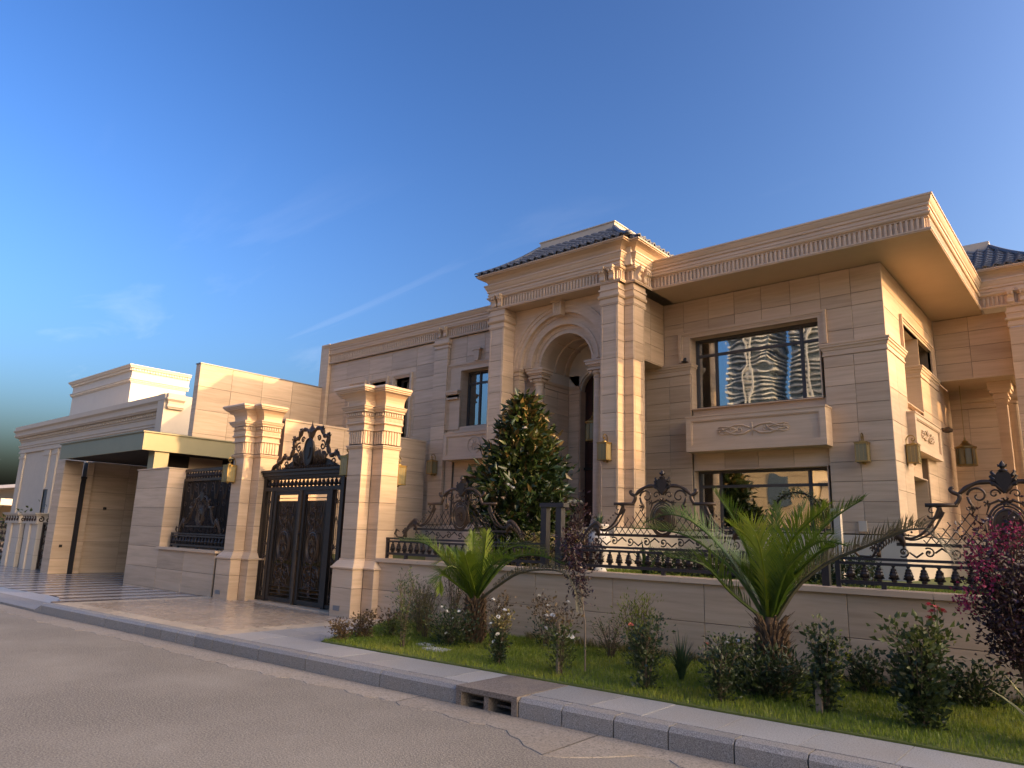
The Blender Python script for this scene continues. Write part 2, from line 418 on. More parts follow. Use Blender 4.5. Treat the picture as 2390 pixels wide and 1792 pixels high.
# ------------------------------------------------------------------ cladding in separate slabs
PAN = {}                        # thing -> list of slabs
CORE = {}                       # thing -> MB with the wall behind the slabs
def clad(th, O, ang, us, zs, holes=(), mat='stone', gap=0.007, name='stone_panel', core=0.28, stagger=None, corem='stone'):
    """slabs on a wall: O = xy of u=0, the wall runs along angle ang and faces to the right of that way"""
    ca, sa = math.cos(ang), math.sin(ang)
    for k in range(len(zs)-1):
        z0, z1 = zs[k], zs[k+1]
        row = us if not stagger or k % 2 == 0 else [us[0]]+[(us[i]+us[i+1])/2 for i in range(len(us)-1)]+[us[-1]]
        for i in range(len(row)-1):
            cells = [(row[i], row[i+1], z0, z1)]
            for h in holes:
                nxt = []
                for c in cells:
                    a, b, e, f = c
                    if h[0] >= b-1e-4 or h[1] <= a+1e-4 or h[2] >= f-1e-4 or h[3] <= e+1e-4: nxt.append(c); continue
                    if a < h[0]-0.02: nxt.append((a, h[0], e, f))
                    if b > h[1]+0.02: nxt.append((h[1], b, e, f))
                    m0, m1 = max(a, h[0]), min(b, h[1])
                    if e < h[2]-0.02: nxt.append((m0, m1, e, h[2]))
                    if f > h[3]+0.02: nxt.append((m0, m1, h[3], f))
                cells = nxt
            for c in cells:
                PAN.setdefault(th.name, (th, []))[1].append((O, ang, c, mat, gap, name))
                if core:
                    mb = CORE.setdefault((th.name, corem), (th, MB()))[1]
                    P = []
                    e0 = c[0]+(0.015 if abs(c[0]-row[0]) < 1e-6 else 0); e1 = c[1]-(0.015 if abs(c[1]-row[-1]) < 1e-6 else 0)
                    for u, d in ((e0, 0.012), (e1, 0.012), (e1, core), (e0, core)):
                        P.append((O[0]+ca*u-sa*d, O[1]+sa*u+ca*d))
                    n = 4
                    mb.add([(*p, c[2]) for p in P]+[(*p, c[3]) for p in P],
                           [(0, 3, 2, 1), (4, 5, 6, 7), (0, 1, 5, 4), (1, 2, 6, 5), (2, 3, 7, 6), (3, 0, 4, 7)])
PMESH = {}
def panel_mesh(w, h, mat, name):
    k = (round(w, 3), round(h, 3), mat, name)
    if k not in PMESH:
        c = 0.003; t = 0.022; a, b = w/2, h/2
        v = [(-a, 0.003, -b), (a, 0.003, -b), (a, 0.003, b), (-a, 0.003, b),
             (-a+c, 0, -b+c), (a-c, 0, -b+c), (a-c, 0, b-c), (-a+c, 0, b-c),
             (-a, t, -b), (a, t, -b), (a, t, b), (-a, t, b)]
        f = [(4, 5, 6, 7), (0, 1, 5, 4), (1, 2, 6, 5), (2, 3, 7, 6), (3, 0, 4, 7), (0, 8, 9, 1), (1, 9, 10, 2), (2, 10, 11, 3), (3, 11, 8, 0)]
        me = bpy.data.meshes.new(name); me.from_pydata(v, [], f); me.materials.append(MT[mat]); me.update(); PMESH[k] = me
    return PMESH[k]
def finish_cladding(limit=300):
    for key, (th, L) in PAN.items():
        def shown(p):
            O, ang, c, *_ = p
            u = (c[0]+c[1])/2; x = O[0]+math.cos(ang)*u; y = O[1]+math.sin(ang)*u
            d = Vector((x, y, (c[2]+c[3])/2-1.6))
            facing = max(0.02, -(d.normalized().dot(Vector((math.sin(ang), -math.cos(ang), 0)))))
            return (c[1]-c[0])*(c[3]-c[2])*facing/d.length_squared
        L.sort(key=shown, reverse=True)
        rest = {}
        for i, (O, ang, c, mat, gap, name) in enumerate(L):
            w = c[1]-c[0]-gap; h = c[3]-c[2]-gap
            if w < 0.01 or h < 0.01: continue
            u = (c[0]+c[1])/2; j = random.uniform(-0.0012, 0.0012)
            x = O[0]+math.cos(ang)*u-math.sin(ang)*j; y = O[1]+math.sin(ang)*u+math.cos(ang)*j
            me = panel_mesh(w, h, mat, name)
            if i < limit:
                o = bpy.data.objects.new(name, me); COL.objects.link(o); o.parent = th
                o.location = Vector((x, y, (c[2]+c[3])/2))-origin(th); o.rotation_euler = (0, 0, ang)
            else:
                mb = rest.setdefault((mat, name), MB())
                R = Matrix.Translation((x, y, (c[2]+c[3])/2)) @ Matrix.Rotation(ang, 4, 'Z')
                mb.add([R @ v.co for v in me.vertices], [tuple(p.vertices) for p in me.polygons])
        for (mat, name), mb in rest.items(): mb.build(name, mat, th, kind='stuff')
    for (key, corem), (th, mb) in CORE.items(): mb.build('wall', 'joint' if corem == 'stone' else corem, th)

def frange(a, b, step):
    n = max(1, round((b-a)/step)); return [a+(b-a)*i/n for i in range(n+1)]
def spiral(cx, cz, r0, r1, a0, a1, y=0.0, n=18):
    return [(cx+(r0+(r1-r0)*i/n)*math.cos(a0+(a1-a0)*i/n), y, cz+(r0+(r1-r0)*i/n)*math.sin(a0+(a1-a0)*i/n)) for i in range(n+1)]
def bez(pts, n=16):
    """smooth curve through points (Catmull-Rom)"""
    P = [Vector(p) for p in pts]; P = [P[0]*2-P[1]]+P+[P[-1]*2-P[-2]]; out = []
    segs = len(P)-3; per = max(2, n//segs)
    for i in range(segs):
        a, b, c, d = P[i:i+4]
        for k in range(per):
            t = k/per
            out.append(0.5*((2*b)+(c-a)*t+(2*a-5*b+4*c-d)*t*t+(3*b-a-3*c+d)*t**3))
    out.append(P[-2]); return out

# ------------------------------------------------------------------ pieces of buildings
def ubox(mb, O, ang, u0, u1, d0, d1, z0, z1):
    ca, sa = math.cos(ang), math.sin(ang)
    if u0 > u1: u0, u1 = u1, u0
    if d0 > d1: d0, d1 = d1, d0
    P = [(O[0]+ca*u-sa*d, O[1]+sa*u+ca*d) for u, d in ((u0, d0), (u1, d0), (u1, d1), (u0, d1))]
    mb.add([(*p, z0) for p in P]+[(*p, z1) for p in P],
           [(0, 3, 2, 1), (4, 5, 6, 7), (0, 1, 5, 4), (1, 2, 6, 5), (2, 3, 7, 6), (3, 0, 4, 7)])
def upt(O, ang, u, d, z):
    ca, sa = math.cos(ang), math.sin(ang)
    return (O[0]+ca*u-sa*d, O[1]+sa*u+ca*d, z)
def window(th, O, ang, u0, u1, z0, z1, rec, mulls=(), trans=None, fw=0.055, depth=1.6, curtains=(), front=0.0, reveal=True, lower_dark=None):
    """glazed window set back by rec: frame > panes; stone lining of the opening; cloth and a dim room behind"""
    f = MB(); R = 0.02
    ubox(f, O, ang, u0, u1, rec, rec+0.07, z1-fw, z1); ubox(f, O, ang, u0, u1, rec, rec+0.07, z0, z0+fw)
    ubox(f, O, ang, u0, u0+fw, rec, rec+0.07, z0+fw, z1-fw); ubox(f, O, ang, u1-fw, u1, rec, rec+0.07, z0+fw, z1-fw)
    edges = [u0+fw]+list(mulls)+[u1-fw]
    for m in mulls: ubox(f, O, ang, m-fw/2, m+fw/2, rec+0.002, rec+0.066, z0+fw, z1-fw)
    if trans:
        for i in range(len(edges)-1):
            a = edges[i]+(fw/2 if i else 0); b = edges[i+1]-(fw/2 if i < len(edges)-2 else 0)
            ubox(f, O, ang, a, b, rec+0.004, rec+0.062, trans-fw/2, trans+fw/2)
    fo = f.build('window', 'frame', th)
    rows = [(z0+fw, z1-fw)] if not trans else [(z0+fw, trans-fw/2), (trans+fw/2, z1-fw)]
    for i in range(len(edges)-1):
        a = edges[i]+(fw/2 if i else 0); b = edges[i+1]-(fw/2 if i < len(edges)-2 else 0)
        for r in rows:
            g = MB(); ubox(g, O, ang, a, b, rec+0.03, rec+0.036, r[0], r[1]); g.build('pane', 'glass', fo)
    if reveal:
        v = MB()
        ubox(v, O, ang, u0-R, u0, front, rec+0.1, z0, z1); ubox(v, O, ang, u1, u1+R, front, rec+0.1, z0, z1)
        ubox(v, O, ang, u0-R, u1+R, front, rec+0.1, z1, z1+R); ubox(v, O, ang, u0-R, u1+R, front, rec+0.1, z0-R, z0)
        v.build('reveal', 'trim', th)
    if depth:
        q = MB(); D = rec+0.12; E_ = D+depth
        ubox(q, O, ang, u0-0.1, u1+0.1, E_, E_+0.05, z0-0.1, z1+0.1)
        ubox(q, O, ang, u0-0.12, u0-0.1, D, E_, z0-0.1, z1+0.1); ubox(q, O, ang, u1+0.1, u1+0.12, D, E_, z0-0.1, z1+0.1)
        ubox(q, O, ang, u0-0.1, u1+0.1, D, E_, z1+0.1, z1+0.12); ubox(q, O, ang, u0-0.1, u1+0.1, D, E_, z0-0.12, z0-0.1)
        q.build('room', 'dark', th)
    for a, b in curtains:
        c = MB(); n = max(6, int((b-a)/0.035)); vs = []
        for i in range(n+1):
            u = a+(b-a)*i/n; d = rec+0.22+0.03*math.sin(i*1.9)+0.012*math.sin(i*0.7)
            vs += [upt(O, ang, u, d, z0), upt(O, ang, u, d, z1)]
        c.add(vs, [(2*i, 2*i+2, 2*i+3, 2*i+1) for i in range(n)])
        c.build('curtain', 'curtain', th, smooth=True)
    return fo
def trim3(th, O, ang, u0, u1, z0, z1, w=0.115, name='window_trim', wr=None, wt=None):
    """stepped stone architrave round three sides; outer edge u0..u1, up to z1"""
    t = MB()
    wr = wr or w; wt = wt or w
    for a, b, c_, d_, p in ((0.0, 0.05, 0.05, 0.05, 0.055), (0.05, 0.085, 0.085, 0.085, 0.035), (0.085, w, wr, wt, 0.02)):
        ubox(t, O, ang, u0+a, u0+b, -p, 0.06, z0, z1-a); ubox(t, O, ang, u1-c_, u1-a, -p, 0.06, z0, z1-a)
        ubox(t, O, ang, u0+b, u1-c_, -p, 0.06, z1-d_, z1-a)
    return t.build(name, 'trim', th)
def framed_panel(th, O, ang, u0, u1, d0, d1, z0, z1, name='balcony_panel', b=0.11):
    """stone balcony front: box with a raised border and a bead round the sunk field"""
    t = MB(); e = 0.035
    ubox(t, O, ang, u0, u1, d0+e, d1, z0, z1)
    ubox(t, O, ang, u0, u1, d0, d0+e, z1-b*0.7, z1); ubox(t, O, ang, u0, u1, d0, d0+e, z0, z0+b*1.1)
    ubox(t, O, ang, u0, u0+b, d0, d0+e, z0+b*1.1, z1-b*0.7); ubox(t, O, ang, u1-b, u1, d0, d0+e, z0+b*1.1, z1-b*0.7)
    a0, a1, c0, c1 = u0+b, u1-b, z0+b*1.1, z1-b*0.7; w = 0.02
    for q in ((a0, a1, c1-w, c1), (a0, a1, c0, c0+w), (a0, a0+w, c0+w, c1-w), (a1-w, a1, c0+w, c1-w)):
        ubox(t, O, ang, q[0], q[1], d0+0.012, d0+e, q[2], q[3])
    ubox(t, O, ang, u0-0.015, u1+0.015, d0-0.015, d1, z1, z1+0.03)
    return t.build(name, 'trim', th)
def relief(th, O, ang, uc, zc, w, h, d, name='relief_ornament'):
    """scrolling leaf ornament carved on a stone field"""
    t = MB()
    T = lambda pts: [upt(O, ang, uc+x, d, zc+z) for x, _, z in pts]
    for sx in (-1, 1):
        for sz in (-1, 1):
            t.tube(T([(sx*x, 0, sz*z) for x, z in [(0.02*w, 0.02), (0.12*w, 0.32*h), (0.24*w, 0.36*h), (0.36*w, 0.1*h), (0.5*w, 0.05*h)]]), [0.012, 0.018, 0.018, 0.014, 0.006], 5)
            t.tube(T([(sx*x, 0, sz*z) for x, z in [(0.2*w, 0.0), (0.3*w, 0.22*h), (0.42*w, 0.3*h), (0.48*w, 0.22*h)]]), [0.016, 0.016, 0.012, 0.005], 5)
        t.tube(T([(sx*x, 0, z) for x, y, z in spiral(0.17*w, 0, 0.02*h, 0.26*h, 0, 7.5, 0, 20)]), 0.011, 5)
        for k in range(4):
            t.tube(T([(sx*(0.30+0.05*k)*w, 0, (-1)**k*0.03*h), (sx*(0.34+0.05*k)*w, 0, (-1)**k*0.22*h)]), [0.016, 0.005], 5)
    t.tube(T([(0, 0, -0.5*h), (0, 0, 0.5*h)]), [0.006, 0.012], 5)
    return t.build(name, 'trim', th, smooth=True)
def console(th, x, y, z, ang, w=0.12, h=0.34, d=0.15, name='console'):
    """S-shaped scroll bracket, top at z, back on the plane, facing right of the way ang"""
    pr = [(0, 0), (d, 0), (d, -0.06*h), (d*0.92, -0.16*h), (d*0.62, -0.34*h), (d*0.42, -0.56*h), (d*0.50, -0.74*h), (d*0.55, -0.86*h), (d*0.42, -0.97*h), (0.0, -h)]
    t = MB(); n = len(pr); vs = []
    for u in (-w/2, w/2):
        for o, q in pr: vs.append(upt((x, y), ang, u, -o, z+q))
    t.add(vs, [tuple(range(n)), tuple(range(2*n-1, n-1, -1))]+[(i, n+i, n+(i+1) % n, (i+1) % n) for i in range(n)])
    ubox(t, (x, y), ang, -w*0.62, w*0.62, -d*1.12, 0, z, z+0.045)
    for s in (-1, 1): ubox(t, (x, y), ang, s*w*0.28-0.012, s*w*0.28+0.012, -d*1.02, -d*0.5, z-0.3*h, z-0.02)
    return t.build(name, 'trim', th)

CORN = [(0.0, 6.735), (0.022, 6.735), (0.022, 6.752), (0.035, 6.757), (0.035, 6.782), (0.0, 6.79), (-0.03, 6.80), (-0.03, 6.985),
        (0.0, 6.99), (0.0, 7.012), (0.028, 7.02), (0.045, 7.045), (0.045, 7.062), (0.012, 7.068), (0.012, 7.10), (0.026, 7.104), (0.026, 7.135), (0.012, 7.14),
        (0.012, 7.175), (0.035, 7.18), (0.04, 7.205), (0.035, 7.225), (0.05, 7.24), (0.075, 7.29), (0.085, 7.325), (0.10, 7.33), (0.10, 7.36), (0.03, 7.38)]
def ribs(th, path, z0, z1, step=0.082, w=0.045, out=0.004, deep=0.028, name='fluted_frieze', mat='trim', taper=0):
    """upright ribs of a fluted band along a path"""
    t = MB()
    for (x0, y0), (x1, y1) in zip(path[:-1], path[1:]):
        L = math.hypot(x1-x0, y1-y0); n = int((L-0.03)/step)
        if n < 1: continue
        ang = math.atan2(y1-y0, x1-x0); s0 = (L-n*step)/2+step/2
        for i in range(n):
            u = s0+i*step
            P = [upt((x0, y0), ang, u+a, b, z) for a, b in ((-w/2, deep), (-w/2*0.8, -out), (w/2*0.8, -out), (w/2, deep)) for z in (z0, z1)]
            t.add(P, [(0, 2, 3, 1), (2, 4, 5, 3), (4, 6, 7, 5), (1, 3, 5, 7), (0, 6, 4, 2)])
    return t.build(name, mat, th, kind='stuff')

def roof_tiles(th, corners_bot, corners_top, rows=9, step=0.20, sag=0.10, name='roof_tiles'):
    """rows of wavy tiles on a hipped, slightly hollow slope; bottom and top edge as two 3D points each, left to right seen from outside"""
    a, b = [Vector(p) for p in corners_bot]; c, d = [Vector(p) for p in corners_top]
    nrm = ((b-a).cross(c-a)).normalized()
    if nrm.z < 0: nrm = -nrm
    t = MB(); along = (b-a).normalized(); L = (b-a).length
    for r in range(rows):
        q0 = r/rows; q1 = (r+1)/rows+0.02
        def pt(q, u, lift):
            l = a+(c-a)*q; rr = b+(d-b)*q
            s = max(0.0, min(1.0, ((u-(l-a).dot(along))/max(1e-6, (rr-l).dot(along)))))
            p = l+(rr-l)*s
            return p-nrm*(sag*4*q*(1-q)*0.6)+nrm*lift, (l-a).dot(along), (rr-a).dot(along)
        l0 = (a+(c-a)*q0-a).dot(along); r0 = (b+(d-b)*q0-a).dot(along)
        m = max(4, int((r0-l0)/step*8)); vs = []; fs = []
        for i in range(m+1):
            u = l0+(r0-l0)*i/m
            w = 0.026*math.sin(2*PI*u/step)+0.010*math.sin(4*PI*u/step)
            p0, _, _ = pt(q0, u, 0.050+w); p1, _, _ = pt(min(q1, 1.0), u, 0.018+w); p2, _, _ = pt(q0, u, 0.022+w)
            vs += [p0, p1, p2]
        for i in range(m):
            k = 3*i
            fs += [(k, k+3, k+4, k+1), (k+2, k+5, k+3, k)]
        t.add(vs, fs)
    o = t.build(name, 'tile', th, smooth=True, kind='stuff')
    return o

# ------------------------------------------------------------------ the house
house = thing('house', 'two-storey cream stone mansion with arched entrance and wide overhanging cornice', 'house', (-9.0, 13.0, 1.1))
FR = (0.0, 0.0)
COURSES = [1.82, 2.02, 2.38, 2.735, 3.09, 3.445, 3.80, 4.15, 4.505, 4.86, 5.08]
WY, WX = 13.70, -2.95
# right wing: lower piers, belt, upper wall
clad(house, (0, WY), 0, [-8.45, -7.85, -7.28, -6.78], COURSES)
clad(house, (0, WY), 0, [-4.05, -3.52, -2.95], COURSES)
UPX = [-7.39, -6.91, -6.33, -5.76, -5.19, -4.61, -4.04, -3.49, -2.95]
clad(house, (0, WY), 0, UPX, [5.34, 5.56, 6.00, 6.24, 6.735], holes=[(-6.91, -4.04, 5.30, 5.90)])
clad(house, (0, WY+0.08), 0, [-6.78, -6.1, -5.41, -4.72, -4.05], [3.04, 3.40], core=0.15)
MB().box(-6.78, -4.05, WY+0.09, WY+0.30, 3.40, 4.335).build('window_sill', 'trim', house)
BELT = [(0.0, 5.08), (0.018, 5.085), (0.018, 5.115), (0.006, 5.12), (0.006, 5.185), (0.02, 5.19), (0.03, 5.235), (0.05, 5.25), (0.05, 5.285), (0.065, 5.29), (0.065, 5.325), (0.0, 5.345)]
MB().sweep(BELT, [(-8.5, WY), (-6.78, WY), (-6.78, WY+0.24)]).build('belt_course', 'trim', house)
MB().sweep(BELT, [(-4.05, WY+0.24), (-4.05, WY), (WX, WY), (WX, 15.0), (WX-0.3, 15.0)]).build('belt_course', 'trim', house)
trim3(house, (0, WY), 0, -7.02, -3.95, 5.345, 6.01, 0.25, wr=0.16, wt=0.135)
window(house, (0, WY), 0, -6.76, -4.12, 4.335, 5.875, 0.25, (-6.30, -4.515), 5.51, curtains=[(-6.74, -6.05), (-4.5, -4.15)], front=0.02)
window(house, (0, WY), 0, -6.76, -4.12, 1.85, 3.035, 0.25, (-6.28, -4.50), 2.715, curtains=[(-6.72, -6.25)], front=0.06)
framed_panel(house, (0, WY), 0, -6.73, -3.97, -0.35, 0.2, 3.38, 4.08)
relief(house, (0, WY), 0, -5.35, 3.77, 1.45, 0.26, -0.325)
# plinth of the wing
MB().box(-9.0, WX+0.06, WY-0.06, WY+0.2, 0.9, 1.80).box(WX-0.2, WX+0.06, WY+0.2, 18.3, 0.9, 1.80).each('plinth', 'lime', house)
# right wing: side wall towards the sun
SA = PI/2
clad(house, (WX, 0), SA, [13.70, 14.30, 15.0], [1.82, 2.02, 2.58, 3.09, 3.80, 4.40, 5.08])
clad(house, (WX, 0), SA, [16.42, 17.3, 18.25], [1.82, 2.02, 2.58, 3.09, 3.80, 4.40, 5.08])
clad(house, (WX, 0), SA, [13.70, 14.97, 16.35, 17.72, 18.25], [5.34, 5.9, 6.30, 6.735], holes=[(14.97, 17.72, 5.30, 5.92)])
MB().sweep(BELT, [(WX-0.62, 16.42), (WX, 16.42), (WX, 18.25)]).build('belt_course', 'trim', house)
trim3(house, (WX, 0), SA, 14.85, 17.84, 5.345, 6.04, 0.15, wr=0.12, wt=0.14)
window(house, (WX, 0), SA, 15.0, 16.42, 4.335, 5.90, 0.62, (15.7,), 5.4, curtains=[(15.02, 15.6)], depth=1.0)
window(house, (WX, 0), SA, 14.9, 16.2, 1.85, 2.92, 0.35, (15.55,), 2.58, depth=1.0)
clad(house, (WX-0.12, 0), SA, [15.0, 15.7, 16.42], [2.93, 3.40], core=0.2)
clad(house, (WX-0.60, 0), SA, [16.2, 16.42], [1.85, 2.93], core=0.1)
framed_panel(house, (WX, 0), SA, 14.8, 17.2, -0.14, 0.2, 3.39, 4.08)
relief(house, (WX, 0), SA, 15.95, 3.76, 1.2, 0.26, -0.118)
MB().box(WX-0.62, WX-0.1, 15.02, 16.4, 3.42, 4.33).build('window_sill', 'trim', house)
# soffit of the great overhang and the continuous fluted cornice
MB().slab([(-7.12, WY+0.3), (-7.12, 12.69), (-1.96, 12.69), (-1.96, 17.87), (-1.96, 18.3), (WX-0.3, 18.3), (WX-0.3, WY+0.3)], 6.745, 6.80).build('soffit', 'soffit', house)
CPATH = [(-19.05, 12.90), (-10.93, 12.90), (-10.93, 11.77), (-7.33, 11.77), (-7.33, 11.995), (-7.12, 11.995), (-7.12, 12.69),
         (-1.96, 12.69), (-1.96, 17.87), (-0.80, 17.87), (-0.80, 20.5)]
MB().sweep(CORN, CPATH).build('cornice', 'trim', house)
ribs(house, CPATH, 6.80, 6.985)
# flat roof decks behind the cornice
MB().box(-18.9, -10.9, 13.0, 22, 7.05, 7.30).box(-10.9, -7.2, 12.4, 22, 7.05, 7.3).box(-7.2, -2.05, 12.8, 22, 7.05, 7.30).each('roof', 'lime', house)
MB().box(-18.9, WX-0.35, 20.6, 22, 1.0, 7.05).box(-18.9, -18.6, 13.3, 20.6, 1.0, 7.05).each('back_wall', 'stone', house)

# ---- entrance portico
PC = -9.12; ARZ = 5.36
PCRS = [1.82, 2.20, 2.565, 2.93, 3.30, 3.665, 4.03, 4.40, 4.77, 5.14, 5.51, 5.88, 6.27]
def pilaster(x0, x1, y0, y1, right=True, left=False):
    clad(house, (0, y0), 0, [x0, x1], PCRS, core=min(0.25, y1-y0))
    if right: clad(house, (x1, 0), PI/2, [y0, y1], PCRS, core=min(0.2, x1-x0-0.02))
    if left: clad(house, (x0, 0), -PI/2, [-y1, -y0], PCRS, core=min(0.2, x1-x0-0.02))
    c = [(0.0, 6.27), (0.012, 6.27), (0.012, 6.295), (0.022, 6.30), (0.022, 6.345), (0.006, 6.35), (0.006, 6.41), (0.03, 6.42), (0.05, 6.45), (0.05, 6.48), (0.015, 6.49), (0.015, 6.58), (0.035, 6.585), (0.035, 6.62), (0.006, 6.63), (0.006, 6.735), (-0.05, 6.735)]
    return c
c = pilaster(-10.88, -10.44, 11.78, 12.17)
MB().sweep(c, [(-10.88, 12.9), (-10.88, 11.78), (-10.44, 11.78), (-10.44, 12.2)]).build('pilaster_cap', 'trim', house)
pilaster(-7.80, -7.38, 11.78, 12.02); pilaster(-7.38, -7.165, 12.02, 12.45)
MB().sweep(c, [(-7.80, 12.2), (-7.80, 11.78), (-7.38, 11.78), (-7.38, 12.02), (-7.165, 12.02), (-7.165, 12.5)]).build('pilaster_cap', 'trim', house)
# thin edge beads on the pilaster faces
eb = MB()
for x0, x1, y in ((-10.88, -10.44, 11.78), (-7.80, -7.38, 11.78)):
    for x in (x0+0.035, x1-0.05): eb.box(x, x+0.014, y-0.006, y+0.01, 1.85, 6.26)
for y in (12.06, 12.40): eb.box(-7.175, -7.159, y, y+0.014, 1.85, 6.26)
eb.each('edge_bead', 'trim', house)
for x in (-10.72, -10.55): console(house, x, 11.765, 7.03, 0, 0.11, 0.25, 0.12)
for x in (-7.72, -7.50): console(house, x, 11.765, 7.03, 0, 0.12, 0.25, 0.12)
for y in (12.10, 12.33): console(house, -7.115, y, 7.03, PI/2, 0.11, 0.25, 0.12)
console(house, -13.72, 12.885, 7.03, 0, 0.10, 0.24, 0.11); console(house, -13.5, 12.885, 7.03, 0, 0.10, 0.24, 0.11)
# return wall above the recess beside the portico, its underside, and the recess wall
clad(house, (-7.39, 0), PI/2, [12.46, 13.1, 13.70], [5.33, 5.70, 6.05, 6.40, 6.735])
MB().box(-8.4, -7.40, 12.46, 13.69, 5.31, 5.33).build('soffit', 'soffit', house)
# arch wall: spandrel with the opening cut out, then stepped rings inwards
def arch_ring(th, r0, r1, y0, y1, name='arch_ring', cx=PC, cz=ARZ, n=40, mat='trim', leg=0.0):
    t = MB(); vs = []; fs = []
    A = [PI*i/n for i in range(n+1)]
    for a in A:
        for r, y in ((r1, y0), (r0, y0), (r0, y1), (r1, y1)):
            vs.append((cx+r*math.cos(a), y, cz+r*math.sin(a)))
    for i in range(n):
        k = 4*i
        for q in range(4): fs.append((k+q, k+(q+1) % 4, k+4+(q+1) % 4, k+4+q))
    fs.append((3, 2, 1, 0)); fs.append((4*n, 4*n+1, 4*n+2, 4*n+3))
    t.add(vs, fs)
    if leg:
        for s in (-1, 1): t.box(cx+s*r0, cx+s*r1, y0, y1, cz-leg, cz)
    return t.build(name, mat, th)
def spandrel(th, x0, x1, zt, R, y0, y1, cx=PC, cz=ARZ, n=40):
    t = MB(); vs = []; fs = []
    for i in range(n+1):
        a = PI*i/n; ca, sa = math.cos(a), math.sin(a)
        k = min((((x1 if ca > 0 else x0)-cx)/ca) if abs(ca) > 1e-6 else 1e9, (zt-cz)/sa if sa > 1e-6 else 1e9)
        vs += [(cx+R*ca, y0, cz+R*sa), (cx+k*ca, y0, cz+k*sa), (cx+R*ca, y1, cz+R*sa), (cx+k*ca, y1, cz+k*sa)]
    for i in range(n):
        k = 4*i
        fs += [(k, k+1, k+5, k+4), (k+2, k+6, k+7, k+3), (k, k+4, k+6, k+2), (k+1, k+3, k+7, k+5)]
    # corner fillers between neighbouring rays at the two top corners
    t.add(vs, fs)
    for sx in (1, -1):
        xc = x1 if sx > 0 else x0
        al = math.atan2(zt-cz, abs(xc-cx)); i0 = int(al/PI*n)
        p = []
        for i in (i0, i0+1):
            a = PI*i/n
            ca, sa = math.cos(a), math.sin(a)
            k = min((abs(xc-cx)/ca) if ca > 1e-6 else 1e9, (zt-cz)/sa if sa > 1e-6 else 1e9)
            p.append((cx+sx*k*ca, cz+k*sa))
        t.prism([p[0], (xc, zt), p[1]], y0+0.0005, y1)
    return t.build('spandrel', 'stone', th)
spandrel(house, -10.46, -7.78, 6.735, 1.36, 12.17, 12.30)
arch_ring(house, 1.30, 1.375, 12.145, 12.30); arch_ring(house, 1.22, 1.30, 12.165, 12.30); arch_ring(house, 1.13, 1.22, 12.185, 12.40)
arch_ring(house, 1.06, 1.13, 12.27, 12.40); arch_ring(house, 0.95, 1.06, 12.29, 12.42); arch_ring(house, 0.885, 0.95, 12.275, 12.50)
arch_ring(house, 0.80, 0.885, 12.38, 12.55); arch_ring(house, 0.745, 0.80, 12.40, 12.60); arch_ring(house, 0.70, 0.745, 12.38, 12.62)
# keystone
MB().prism([(PC-0.10, 6.40), (PC+0.10, 6.40), (PC+0.125, 6.70), (PC-0.125, 6.70)], 12.02, 12.2).box(PC-0.16, PC+0.16, 11.98, 12.2, 6.70, 6.734).build('keystone', 'trim', house)
for q in (-0.05, 0.0, 0.05): MB().box(PC+q-0.012, PC+q+0.012, 12.005, 12.03, 6.43, 6.69).build('keystone_rib', 'trim', house)
# soffit of the portico entablature
MB().box(-10.44, -7.80, 11.79, 12.165, 6.74, 6.79).build('soffit', 'soffit', house)
# imposts and columns either side
def impost(s):
    xa, xb = (PC-1.46, PC-1.18) if s < 0 else (PC+1.18, PC+1.46)
    clad(house, (0, 12.2), 0, [xa, xb], PCRS[:10]+[5.10], core=0.2)
    clad(house, ((xb, 0) if s < 0 else (xb, 0)), PI/2, [12.2, 12.42], PCRS[:10]+[5.10], core=0.1)
    prof = [(0, 5.10), (0.015, 5.105), (0.015, 5.13), (0.004, 5.135), (0.004, 5.19), (0.03, 5.20), (0.03, 5.235), (0.008, 5.24), (0.008, 5.27), (0.045, 5.30), (0.045, 5.33), (0.06, 5.335), (0.06, 5.36), (0, 5.365)]
    MB().sweep(prof, [(xa, 12.5), (xa, 12.2), (xb, 12.2), (xb, 12.5)]).box(xa, xb, 12.2, 12.5, 5.10, 5.36).build('impost', 'trim', house)
    MB().box(xa+0.06, xb-0.06, 12.22, 12.36, 5.365, 5.46).build('impost_block', 'trim', house)
    cx = PC+s*0.815; cy = 12.50
    sh = [(0.16, 1.82), (0.16, 1.95), (0.135, 1.98), (0.14, 2.03), (0.118, 2.07), (0.118, 3.2), (0.108, 4.95), (0.12, 4.96), (0.12, 4.985), (0.108, 4.99), (0.108, 5.02)]
    MB().lathe(sh, cx, cy, 20).build('column', 'trim', house, smooth=False)
    cap = MB()
    cap.lathe([(0.112, 5.02), (0.15, 5.06), (0.155, 5.10), (0.13, 5.12)], cx, cy, 20)
    for dx in (-1, 1):
        for dy in (-1, 1):
            cap.tube([(cx+dx*0.13+x*dx*0.6, cy+dy*0.135, 5.085+z) for x, _, z in spiral(0, 0, 0.008, 0.062, 0, 9, 0, 18)], 0.016, 5)
    cap.box(cx-0.20, cx+0.20, cy-0.17, cy+0.17, 5.12, 5.155).box(cx-0.16, cx+0.16, cy-0.14, cy+0.14, 5.155, 5.20)
    cap.box(cx-0.19, cx+0.19, cy-0.165, cy+0.165, 5.20, 5.235).box(cx-0.225, cx+0.225, cy-0.20, cy+0.20, 5.235, 5.30).box(cx-0.25, cx+0.25, cy-0.22, cy+0.22, 5.30, 5.345)
    cap.box(cx-0.075, cx+0.075, cy-0.14, cy+0.1, 5.345, 5.46).box(cx-0.055, cx+0.055, cy-0.15, cy+0.1, 5.46, 5.50)
    cap.build('capital', 'trim', house)
impost(-1); impost(1)
